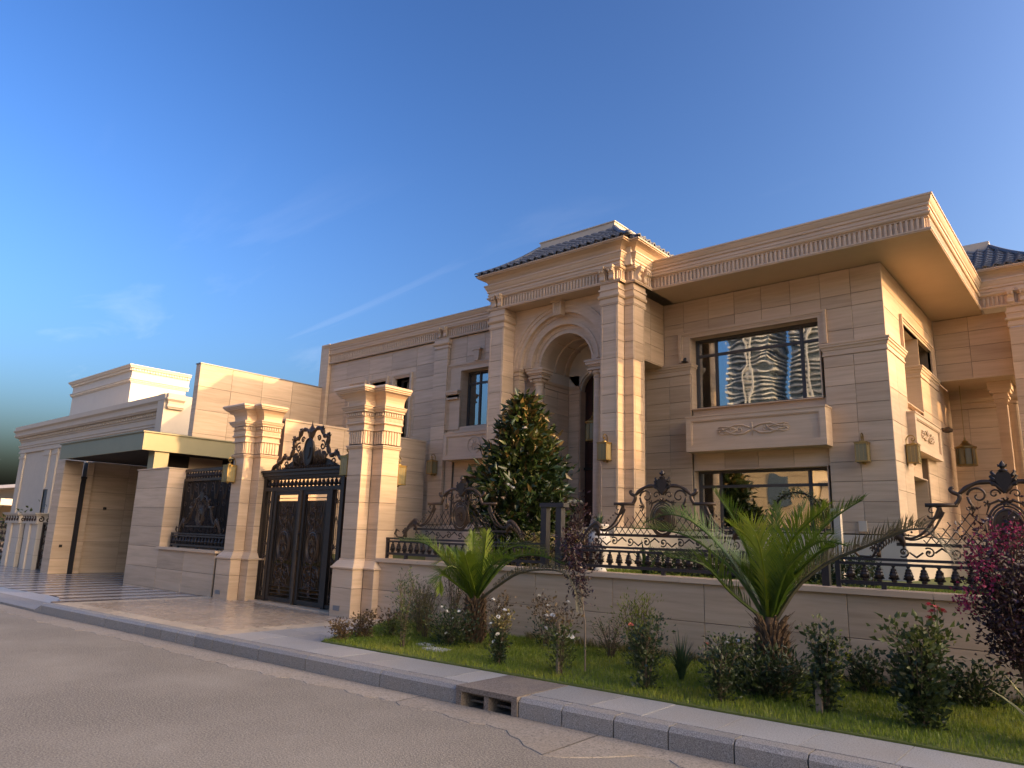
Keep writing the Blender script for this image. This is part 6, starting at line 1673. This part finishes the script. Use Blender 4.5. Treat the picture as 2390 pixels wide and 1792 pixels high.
def palm(label, base, crown, trunk_r, fronds, extra, L):
    t = thing('palm_tree', label, 'palm', base, 'palms in the flower bed')
    bx_, by_, bz_ = base; cx_, cy_, cz_ = crown
    m = MB(); n = 14; H = cz_-bz_
    m.lathe([(trunk_r*1.05, bz_-0.05), (trunk_r*1.12, bz_+0.12*H), (trunk_r*1.0, bz_+0.45*H), (trunk_r*0.8, bz_+0.8*H), (trunk_r*0.45, bz_+1.05*H)], bx_, by_, n)
    m.build('trunk', 'bark', t, smooth=True)
    # cut leaf bases wrapped round the trunk
    sb = MB()
    for k in range(90):
        a = k*2.4; q = k/90; z = bz_+0.02+q*H*0.9; r = trunk_r*(1.12-0.45*q)
        c, s = math.cos(a), math.sin(a)
        p0 = Vector((bx_+r*0.9*c, by_+r*0.9*s, z)); p1 = Vector((bx_+(r+0.03)*c, by_+(r+0.03)*s, z+0.06)); p2 = Vector((bx_+(r+0.05+0.02*q)*c, by_+(r+0.05+0.02*q)*s, z+0.11+0.03*random.random()))
        sb.tube([p0, p1, p2], [0.022, 0.020, 0.010], 5)
        for j in range(2):
            a2 = a+random.uniform(-0.3, 0.3); p3 = p2+Vector((math.cos(a2), math.sin(a2), random.uniform(0.2, 1.0)))*random.uniform(0.02, 0.09)
            sb.tube([p1, p3], [0.004, 0.0015], 3)
    sb.build('leaf_base', 'bark', t)
    for pts, mat, kw in fronds:
        frond(t, [Vector(p) for p in pts], mat, L=kw.get('L', L), nl=kw.get('nl', 62), w=kw.get('w', 0.0085), droop=kw.get('droop', 0.0))
    random.seed(11)
    for k in range(extra):
        a = 2*PI*k/extra+random.uniform(-0.2, 0.2); Ls = random.uniform(0.55, 0.95)*L*3.4; el = random.uniform(0.55, 1.25)
        d = Vector((math.cos(a)*math.cos(el), math.sin(a)*math.cos(el), math.sin(el)))
        p0 = Vector(crown); p1 = p0+d*Ls*0.5; p2 = p0+d*Ls*0.85+Vector((0, 0, -0.10*Ls)); 
        if p2.y > wy(p2.x)-0.15 and p2.z < 1.3: continue
        frond(t, [p0, p1, p2], 'frond', L=L*0.95, nl=50)
    return t
F1 = [
 ([(-6.89,7.30,0.76),(-7.22,7.20,1.13),(-7.60,7.10,1.44),(-8.07,7.00,1.48)], 'frond', {}),
 ([(-6.87,7.30,0.76),(-6.90,7.05,1.12),(-6.96,6.90,1.17),(-6.98,6.80,1.04),(-6.94,6.75,0.85)], 'frond_young', {'L': 0.26}),
 ([(-6.83,7.30,0.76),(-7.08,7.50,1.25),(-7.20,7.60,1.62)], 'frond_young', {'L': 0.24}),
 ([(-6.77,7.30,0.77),(-6.61,7.20,1.21),(-6.47,7.10,1.63)], 'frond_young', {'L': 0.26}),
 ([(-6.73,7.30,0.75),(-6.37,7.20,0.93),(-5.77,7.00,1.16),(-5.06,6.80,1.22),(-4.77,6.70,1.08),(-4.67,6.65,0.85)], 'frond_dry', {'nl': 80, 'L': 0.30, 'droop': 0.7}),
 ([(-6.76,7.30,0.80),(-6.16,7.10,1.26),(-5.50,6.90,1.38),(-4.89,6.70,1.30)], 'frond', {'nl': 74}),
 ([(-6.78,7.30,0.80),(-6.57,7.40,1.27),(-6.29,7.50,1.47),(-5.89,7.60,1.41)], 'frond', {}),
 ([(-6.85,7.30,0.79),(-7.26,7.45,1.18),(-7.58,7.55,1.36)], 'frond', {}),
 ([(-6.89,7.30,0.79),(-6.92,7.00,0.96),(-6.86,6.70,1.07),(-6.80,6.50,0.98)], 'frond', {}),
 ([(-6.87,7.30,0.79),(-7.09,7.20,1.08),(-7.14,7.00,1.25),(-7.20,6.90,1.19)], 'frond_young', {}),
 ([(-6.79,7.30,0.79),(-6.28,6.90,1.13),(-5.77,6.60,1.31),(-5.39,6.40,1.33)], 'frond', {}),
 ([(-6.81,7.30,0.79),(-6.66,7.00,1.11),(-6.46,6.70,1.33)], 'frond_young', {}),
]
palm('smaller palm at the left end of the bed with one drooping dry frond', (-6.81, 7.30, GZ), (-6.82, 7.30, 0.74), 0.105, F1, 7, 0.30)
F2 = [
 ([(-2.85,7.30,0.85),(-3.11,7.20,1.29),(-3.51,7.10,1.62),(-3.83,7.00,1.71),(-4.14,6.90,1.72)], 'frond', {'nl': 80}),
 ([(-2.85,7.30,0.85),(-2.95,7.20,1.43),(-3.00,7.00,1.79),(-3.12,6.80,2.08)], 'frond', {'L': 0.26}),
 ([(-2.85,7.30,0.85),(-3.24,7.40,1.42),(-3.70,7.50,1.80),(-4.10,7.60,1.90),(-4.44,7.65,1.79)], 'frond', {'nl': 80}),
 ([(-2.77,7.30,0.85),(-2.70,7.25,1.15),(-2.65,7.20,1.36),(-2.55,7.10,1.53),(-2.40,6.95,1.69),(-2.07,6.80,1.93)], 'frond_young', {'nl': 80}),
 ([(-2.77,7.30,0.85),(-2.68,7.30,1.18),(-2.48,7.30,1.47),(-2.23,7.20,1.76),(-2.00,7.15,1.93),(-1.83,7.10,2.02)], 'frond', {'L': 0.28, 'nl': 74}),
 ([(-2.76,7.30,0.85),(-2.50,7.28,1.22),(-2.17,7.20,1.46),(-1.97,7.10,1.54),(-1.61,6.90,1.68),(-1.35,6.70,1.76),(-1.21,6.60,1.73),(-1.07,6.50,1.54)], 'frond_dry', {'nl': 95, 'L': 0.30}),
 ([(-2.77,7.30,0.85),(-2.74,7.35,1.18),(-2.82,7.50,1.46),(-2.83,7.60,1.76),(-2.83,7.70,1.99)], 'frond', {'L': 0.26}),
 ([(-2.78,7.30,0.85),(-2.76,7.28,1.18),(-2.80,7.10,1.46),(-2.82,6.80,1.67),(-2.88,6.60,1.76)], 'frond_young', {}),
 ([(-2.76,7.30,0.85),(-2.66,7.25,1.18),(-2.35,7.00,1.41),(-2.08,6.70,1.56),(-1.92,6.50,1.59)], 'frond', {}),
 ([(-2.85,7.30,0.85),(-3.07,7.00,1.11),(-3.22,6.70,1.38),(-3.51,6.50,1.45)], 'frond', {}),
 ([(-2.81,7.30,0.86),(-2.48,6.90,1.37),(-2.08,6.60,1.63),(-1.82,6.50,1.60)], 'frond', {}),
 ([(-2.83,7.30,0.86),(-2.70,6.90,1.36),(-2.65,6.60,1.70),(-2.74,6.50,1.82)], 'frond_young', {}),
 ([(-2.83,7.30,0.86),(-2.78,7.60,1.39),(-2.68,7.80,1.82),(-2.61,7.90,2.02)], 'frond', {'L': 0.26}),
]
palm('larger palm with long arching fronds in front of the wall', (-2.80, 7.30, GZ), (-2.79, 7.30, 0.86), 0.125, F2, 8, 0.33)

# magnolia behind the fence
def magnolia(label, x, y, z0, h, r, n, mats, name='magnolia_tree', L=0.15, seed=4):
    random.seed(seed)
    t = thing(name, label, 'tree', (x, y, z0))
    tr = MB(); tr.tube([(x, y, z0-0.05), (x+0.02, y, z0+0.5*h), (x, y, z0+0.98*h)], [0.06, 0.04, 0.012], 7)
    C = [[], []]; D = [[], []]
    nb_ = 120
    for k in range(nb_):
        q = (k+0.5)/nb_; z = z0+0.10*h+0.88*h*q; a = k*2.399+random.uniform(-0.3, 0.3)
        prof = min(1.0, ((1-q)/0.62)**0.8)+0.04; prof *= min(1.0, 0.72+q*1.6)
        R_ = r*prof*random.uniform(0.55, 1.12)
        e = Vector((x+R_*math.cos(a), y+R_*math.sin(a), z+0.16*R_+0.06)); b = Vector((x, y, z-0.1*h*(1-q)))
        tr.tube([b, b.lerp(e, 0.5)+Vector((0, 0, -0.02)), e], [0.014, 0.010, 0.004], 4)
        m = int(n/nb_)
        for j in range(m):
            f = random.random()**0.5*0.85+0.15
            p = b.lerp(e, f)+Vector((random.gauss(0, 1), random.gauss(0, 1), random.gauss(0, 1)))*r*0.10
            o = Vector((p.x-x, p.y-y, 0.0)); o = o.normalized() if o.length > 0.02 else Vector((0, 0, 1))
            d = o*0.9+Vector((random.gauss(0, 0.6), random.gauss(0, 0.6), random.gauss(0.5, 0.6)))
            w_ = 1 if (random.random() < (0.06+0.62*max(0, q-0.45)) and f > 0.5) else 0
            C[w_].append(tuple(p)); D[w_].append(tuple(d))
    tr.build('trunk', 'twig', t)
    for i in (0, 1):
        if C[i]:
            k = len(C[i]); foliage('crown', t, mats[i], C[i], D[i], rng.uniform(0.7, 1.2, k)*L, rng.uniform(0.7, 1.2, k)*L*0.40, 0.2)
    return t
mg = magnolia('conical dark magnolia with rust-gold top leaves in front of the arch', -8.12, 9.8, 1.05, 2.90, 0.84, 7800, ('magnolia', 'magnolia_rust'), L=0.175)
for p in ((-7.62, 8.95, 2.35), (-7.70, 8.93, 2.40), (-7.72, 9.35, 3.40)): bloom(mg, p, 0.055, 'petal_white')
magnolia('golden-green garden tree at the right edge behind the fence crest', 0.55, 11.0, 1.05, 2.6, 1.0, 4200, ('leaf_gold', 'leaf_lime'), 'garden_tree', 0.10, 9)
tall = magnolia('tall broad tree further right in the garden', 3.2, 13.6, 1.05, 4.2, 1.7, 5200, ('leaf_mid', 'leaf_gold'), 'garden_tree', 0.16, 21)

# shrubs behind the fence
GG = 1.05
GB = 'shrubs of the raised garden'
bush('dark_shrub', 'dark purple shrub with a head of white flowers beside the front door', -7.40, 10.3, 1.25, 0.62, 'leaf_purple', 900, 0.075, 0.034, blooms=[('petal_white', 9, 0.045, 0.92)], z0=GG, group=GB, stems=9)
bush('golden_shrub', 'gold-leaved shrub left of the white urn', -6.75, 9.5, 0.62, 0.60, 'leaf_gold', 700, 0.06, 0.03, z0=GG, group=GB)
bush('golden_shrub', 'olive-gold shrub between the magnolia and the double post', -7.05, 8.95, 0.60, 0.55, 'leaf_straw', 600, 0.06, 0.03, z0=GG, group=GB)
bush('dark_shrub', 'low wine-dark shrub just right of the double post', -6.05, 8.85, 0.52, 0.50, 'leaf_purple', 600, 0.06, 0.028, z0=GG, group=GB)
bush('green_shrub', 'dark green shrub at the foot of the magnolia', -8.6, 9.6, 0.75, 0.9, 'leaf_dark', 800, 0.08, 0.036, z0=GG, group=GB)
bush('green_shrub', 'dark low shrub with pale flowers under the magnolia crown', -7.45, 9.35, 0.55, 0.7, 'leaf_dark', 600, 0.07, 0.03, blooms=[('petal_white', 3, 0.03, 0.8)], z0=GG, group=GB)
random.seed(8)
hd = thing('clipped_hedge', 'low dark hedge running behind the balusters of the middle fence', 'hedge', (-4.2, 10.6, GG))
k = 5200; x = rng.uniform(-6.0, -2.6, k); y = 10.5+rng.uniform(-0.25, 0.25, k); z = GG+rng.uniform(0.02, 0.40, k)
foliage('foliage', hd, 'leaf_dark', np.stack([x, y, z], 1), rng.normal(size=(k, 3))+np.array([0, -0.6, 0.5]), rng.uniform(0.05, 0.09, k), rng.uniform(0.022, 0.036, k))
for q in range(14): MB().tube([(-5.9+0.25*q, 10.5, GG-0.05), (-5.9+0.25*q, 10.5, GG+0.3)], 0.01, 4).build('stem', 'twig', hd)
ur = thing('stone_urn', 'rough white stone urn planted with a small agave by the portico', 'urn', (-6.36, 9.6, GG))
MB().lathe([(0.10, GG), (0.13, GG+0.02), (0.12, GG+0.06), (0.07, GG+0.14), (0.08, GG+0.2), (0.15, GG+0.34), (0.175, GG+0.5), (0.165, GG+0.60), (0.12, GG+0.68), (0.11, GG+0.70), (0.15, GG+0.74), (0.155, GG+0.765), (0.13, GG+0.77), (0.12, GG+0.74)], -6.36, 9.6, 18).build('body', 'urn', ur, smooth=True)
def sword(name, label, x, y, z0, n, h, w, spread, mat, cat='plant', edge=None, group=None, par=None, lean0=0.1):
    t = par or thing(name, label, cat, (x, y, z0), group)
    for k in range(n):
        a = 2.399*k+random.uniform(-0.2, 0.2); q = (k+0.5)/n; ln = (lean0+spread*q)*h; hh = h*(1.0-0.25*q)*random.uniform(0.8, 1.08)
        d = Vector((math.cos(a), math.sin(a), 0)); sd = Vector((-d.y, d.x, 0)); vs = []; fs = []; N_ = 6
        for i in range(N_+1):
            f = i/N_; c_ = Vector((x, y, z0))+d*(0.02+ln*f*f)+Vector((0, 0, hh*(f-0.16*q*f*f))); ww = w*(1-f)**0.6*(0.65+0.35*math.sin(PI*min(1, f*1.4)))
            if i == N_: ww = 0.0008
            vs += [c_-sd*ww, c_+d*(-0.3*ww), c_+sd*ww]
        for i in range(N_):
            p = 3*i; fs += [(p, p+1, p+4, p+3), (p+1, p+2, p+5, p+4)]
        m = MB(); m.add(vs, fs); o = m.build('leaf', mat, t, smooth=True)
        if edge:
            e = MB()
            for s in (0, 2):
                P = [Vector(vs[3*i+s]) for i in range(N_+1)]; e.tube(P, [0.0045]*N_+[0.001], 4)
            e.build('leaf_edge', edge, o)
    return t
sword('', '', -6.36, 9.6, GG+0.72, 9, 0.26, 0.032, 0.7, 'iris', par=ur)
hp = thing('garden_hoop', 'round dark vine-wrapped garden hoop in front of the lower window', 'arch', (-3.93, 11.5, GG))
P = [(-3.93+0.40*math.cos(PI*i/20), 11.5, 2.0+0.40*math.sin(PI*i/20)) for i in range(21)]
P = [(-3.53, 11.5, GG), (-3.53, 11.5, 1.6)]+P+[(-4.33, 11.5, 1.6), (-4.33, 11.5, GG)]
MB().tube(P, 0.018, 6).build('hoop', 'iron', hp)
k = 420; ii = rng.integers(4, 20, k); C = np.array([P[i] for i in ii])+rng.normal(size=(k, 3))*0.035
foliage('vine', hp, 'leaf_dark', C, rng.normal(size=(k, 3)), rng.uniform(0.04, 0.07, k), rng.uniform(0.015, 0.025, k))
gp = thing('garden_pillar', 'slim pale garden post beside the hoop', 'post', (-3.45, 11.9, GG))
MB().box(-3.50, -3.40, 11.85, 11.95, GG, 2.12).build('shaft', 'lime', gp); MB().box(-3.53, -3.37, 11.82, 11.98, 2.12, 2.17).build('post_cap', 'lime', gp)
sword('agave', 'large bluish agave of the raised garden left of the middle crest', -5.35, 9.3, GG, 16, 0.55, 0.05, 0.75, 'iris', 'plant')

# ---- the flower bed, left to right
random.seed(12)
RG = 'roses and shrubs in the flower bed'
bush('low_shrub', 'reddish low shrub on the pointed left tip of the lawn', -8.00, 6.02, 0.26, 0.30, 'leaf_rust', 420, 0.04, 0.022)
bush('low_shrub', 'second low reddish shrub, just behind the one on the lawn tip', -8.02, 6.42, 0.30, 0.42, 'leaf_rust', 520, 0.045, 0.024)
bush('low_shrub', 'low green-and-red shrub between the lawn tip and the tall feathery shrubs', -7.86, 6.78, 0.36, 0.42, 'leaf_mid', 520, 0.045, 0.022, top=('leaf_rust', 0.6))
bush('grey_shrub', 'grey-green shrub against the wall behind the low red shrubs', -8.35, 7.45, 0.42, 0.55, 'leaf_mid', 520, 0.04, 0.016)
bush('tall_shrub', 'thin-stemmed young shrub with a tall nodding top, leftmost of the tall ones', -7.08, 6.28, 0.92, 0.34, 'leaf_mid', 620, 0.04, 0.015, shape='column', stems=5, top=('leaf_mid', 0.5))
bush('straw_shrub', 'feathery straw-coloured shrub left of the smaller palm', -7.50, 7.05, 0.66, 0.60, 'leaf_straw', 1100, 0.055, 0.007, stems=14, upright=0.3)
bush('straw_shrub', 'olive feathery shrub leaning towards the wall left of the smaller palm', -7.95, 7.35, 0.72, 0.5, 'leaf_mid', 800, 0.045, 0.010, stems=12, upright=0.3)
bush('tall_shrub', 'twiggy fine-leaved shrub standing against the wall by the palm', -7.62, 7.72, 1.02, 0.52, 'leaf_mid', 620, 0.032, 0.012, stems=16, upright=0.25)
bush('white_rose', 'wide dark rose bush dotted white in front of the smaller palm', -6.82, 6.85, 0.42, 0.78, 'leaf_dark', 1300, 0.045, 0.024, blooms=[('petal_white', 9, 0.021, 0.45)], stems=12)
bush('rust_shrub', 'rusty tall shrub leaning on the trunk of the smaller palm', -6.30, 7.20, 0.62, 0.34, 'leaf_rust', 560, 0.045, 0.022, blooms=[('petal_white', 2, 0.022, 0.8)], stems=8)
bush('white_rose', 'narrow front rose bush with white buds near the pavement edge', -5.52, 6.33, 0.56, 0.30, 'leaf_dark', 800, 0.042, 0.024, blooms=[('petal_white', 6, 0.024, 0.45)], shape='column', stems=7, top=('leaf_straw', 0.7))
bush('white_rose', 'dark spindly rose with one white head against the wall', -5.95, 7.75, 0.60, 0.50, 'leaf_dark', 520, 0.04, 0.022, blooms=[('petal_white', 3, 0.028, 0.7)], stems=6, top=('leaf_rust', 0.6))
bush('white_rose', 'staked rose with a wilted reddish top and white flowers at its side', -4.72, 6.40, 0.70, 0.42, 'leaf_mid', 760, 0.045, 0.024, blooms=[('petal_white', 11, 0.026, 0.55)], stems=7, top=('leaf_rust', 0.72))
st = thing('plant_stake', 'short wooden stake in the staked white rose', 'stake', (-4.72, 6.36, GZ)); MB().box(-4.735, -4.705, 6.345, 6.375, GZ-0.05, 0.72).build('shaft', 'wood', st)
sp = thing('purple_sapling', 'thin pale-stemmed sapling under the tip of the dry frond with dark purple leaves', 'tree', (-4.62, 6.72, GZ))
MB().tube([(-4.62, 6.72, GZ-0.05), (-4.63, 6.72, 0.7), (-4.70, 6.74, 1.05), (-4.83, 6.78, 1.45), (-4.90, 6.80, 1.62)], [0.011, 0.010, 0.008, 0.006, 0.004], 6).build('trunk', 'wood', sp)
q = rng.uniform(0, 1, 650)**0.8; C = np.stack([-4.68-0.24*q+rng.normal(0, 0.06, 650), 6.73+0.08*q+rng.normal(0, 0.06, 650), 0.92+0.74*q+rng.normal(0, 0.04, 650)], 1)
foliage('crown', sp, 'leaf_purple', C, rng.normal(size=(650, 3))+np.array([0, 0, -0.4]), rng.uniform(0.04, 0.07, 650), rng.uniform(0.016, 0.028, 650))
bush('lime_shrub', 'bright yellow-green bush before the wall, the lightest in the bed', -4.28, 7.25, 0.78, 0.42, 'leaf_mid', 1300, 0.045, 0.014, stems=14, top=('leaf_lime', 0.38), upright=0.2)
bush('twiggy_shrub', 'loose twiggy shrub spreading left of the bright yellow-green bush', -4.95, 7.75, 0.46, 0.62, 'leaf_mid', 420, 0.034, 0.014, stems=14)
bush('coral_rose', 'dark front rose with two coral blooms left of the sword-leaved clump', -3.72, 6.45, 0.66, 0.40, 'leaf_dark', 1000, 0.045, 0.025, blooms=[('petal_coral', 3, 0.042, 0.72)], stems=8)
random.seed(5)
sword('sword_plant', 'clump of upright dark green sword leaves left of the larger palm', -3.66, 7.05, GZ, 64, 0.50, 0.013, 0.42, 'iris', 'plant')
bush('dark_rose', 'dense dark shrub at the pavement edge right of the sword leaves', -2.98, 6.50, 0.50, 0.36, 'leaf_dark', 1000, 0.042, 0.024, stems=9)
bush('coral_rose', 'bushy rose with white and coral flowers left of the palm trunk', -3.12, 7.05, 0.52, 0.46, 'leaf_mid', 1000, 0.045, 0.024, blooms=[('petal_white', 3, 0.03, 0.85), ('petal_coral', 2, 0.032, 0.8)], stems=9)
bush('shade_shrub', 'dark mound of shade plants round the foot of the larger palm', -2.74, 7.05, 0.34, 0.85, 'leaf_dark', 1500, 0.07, 0.022, stems=16)
bush('lime_shrub', 'small bright green bush just right of the larger palm trunk', -2.36, 7.55, 0.55, 0.32, 'leaf_lime', 520, 0.045, 0.02, stems=7)
bush('dark_rose', 'tall dark rose on a pale stake right of the larger palm', -2.16, 6.80, 0.72, 0.34, 'leaf_dark', 760, 0.055, 0.034, shape='column', stems=6, top=('leaf_dark', 0.5))
st = thing('plant_stake', 'pale wooden stake of the tall dark rose right of the palm', 'stake', (-2.20, 6.74, GZ)); MB().box(-2.225, -2.175, 6.72, 6.76, GZ-0.05, 0.46).build('shaft', 'wood', st)
bush('low_shrub', 'low dark shrub against the wall right of the larger palm', -2.16, 7.95, 0.40, 0.42, 'leaf_dark', 520, 0.055, 0.03, stems=8)
bush('low_shrub', 'rounded dark low shrub against the wall left of the big red rose', -1.80, 8.05, 0.32, 0.46, 'leaf_dark', 560, 0.055, 0.03, stems=8)
rr = bush('red_rose', 'large rose bush with red blooms and one tall flowering shoot', -1.42, 6.85, 0.80, 0.46, 'leaf_dark', 1500, 0.060, 0.038, blooms=[('petal_red', 2, 0.035, 0.5)], stems=10, top=('leaf_mid', 0.72))
sh = MB(); sh.tube([(-1.36, 6.85, 0.75), (-1.27, 6.84, 1.0), (-1.26, 6.83, 1.12)], [0.006, 0.005, 0.004], 5); sh.build('flowering_shoot', 'green_stem', rr)
C = np.array([(-1.29, 6.84, 0.85+0.02*i) for i in range(15)])+rng.normal(size=(15, 3))*0.03; foliage('shoot_foliage', rr, 'leaf_mid', C, rng.normal(size=(15, 3)), rng.uniform(0.06, 0.09, 15), rng.uniform(0.04, 0.055, 15))
for p in ((-1.26, 6.80, 1.13), (-1.31, 6.80, 1.15), (-1.22, 6.80, 1.11), (-1.29, 6.79, 1.10)): bloom(rr, p, 0.034, 'petal_red')
bush('low_shrub', 'low dark shrub against the wall right of the big red rose', -1.28, 8.12, 0.34, 0.66, 'leaf_dark', 760, 0.06, 0.032, stems=9)
random.seed(31)
sword('variegated_agave', 'agave with cream-edged leaves at the right edge of the lawn', -0.66, 6.98, GZ, 11, 0.56, 0.036, 0.55, 'iris', 'plant', 'agave_edge')
bush('cream_rose', 'tall rose with cream blooms at the right edge of the photograph', -0.52, 6.85, 0.95, 0.30, 'leaf_mid', 620, 0.06, 0.036, blooms=[('petal_cream', 5, 0.045, 0.75)], shape='column', stems=6)
# crape myrtle at the right edge
random.seed(2)
cm_ = thing('crape_myrtle', 'dark purple-leaved small tree with magenta flower heads at the right edge', 'tree', (-0.80, 7.75, GZ))
tr = MB(); C = []; D = []; tips = []
tr.tube([(-0.80, 7.75, GZ-0.05), (-0.83, 7.75, 0.7), (-0.86, 7.75, 1.0)], [0.018, 0.015, 0.012], 6)
for k in range(46):
    a = k*2.4; q = (k+0.5)/46; e = Vector((-0.78+0.46*math.cos(a)*(0.55+0.45*math.sin(PI*q))*random.uniform(0.6, 1.1), 7.75+0.40*math.sin(a)*random.uniform(0.5, 1), 0.80+1.12*q))
    b = Vector((-0.84, 7.75, 0.55+0.45*q)); tr.tube([b, b.lerp(e, 0.5)+Vector((0, 0, 0.05)), e], [0.008, 0.006, 0.003], 4); tips.append(e)
    for j in range(95):
        f = random.uniform(0.25, 1.05); p = b.lerp(e, f)+Vector((random.gauss(0, 1), random.gauss(0, 1), random.gauss(0, 1)))*0.065
        C.append(tuple(p)); D.append((random.gauss(0, 1), random.gauss(0, 1), random.gauss(0.1, 0.8)))
tr.build('trunk', 'twig', cm_)
k = len(C); foliage('crown', cm_, 'leaf_purple', C, D, rng.uniform(0.035, 0.065, k), rng.uniform(0.02, 0.032, k))
heads = [(-1.06, 7.6, 1.60), (-1.10, 7.6, 1.50), (-0.90, 7.55, 1.75), (-0.78, 7.55, 1.70), (-0.70, 7.5, 1.78), (-1.02, 7.5, 1.33), (-1.16, 7.55, 1.22), (-1.20, 7.6, 1.12), (-0.95, 7.5, 1.45), (-0.86, 7.5, 1.62)]
for p in heads:
    C = np.array(p)+rng.normal(size=(60, 3))*np.array([0.05, 0.045, 0.055]); foliage('flower_head', cm_, 'petal_magenta', C, rng.normal(size=(60, 3)), rng.uniform(0.02, 0.04, 60), rng.uniform(0.018, 0.03, 60), 0.5)
# weeds along the wall foot
n = 2600; x = rng.uniform(-6.6, 0.5, n); y = np.array([wy(v) for v in x])-np.abs(rng.normal(0, 0.05, n))-0.02
blades('weeds', np.stack([x, y, np.full(n, 0.188)], 1), 0.04, 0.15, 0.006, 'rough dry weeds along the foot of the garden wall', 'leaf_straw', 0.8)
# street trees behind the camera and a shrub mass by the far left pillars
bush('hedge_shrub', 'grey-green shrubs at the left edge beyond the small pillars', -30.2, 8.8, 1.7, 2.2, 'leaf_mid', 900, 0.16, 0.08, z0=0.05, group='far left planting', stems=14)
for (x, y, h) in ((-11.5, -9.5, 3.6), (-17.0, -10.2, 4.2)):
    magnolia('green tree before the house across the street, %s' % ('taller, nearer the tower' if h > 4 else 'shorter, nearer the camera'), x, y, 0.0, h, 1.2, 1500, ('leaf_mid', 'leaf_lime'), 'street_tree', 0.2, 3)

finish_cladding()
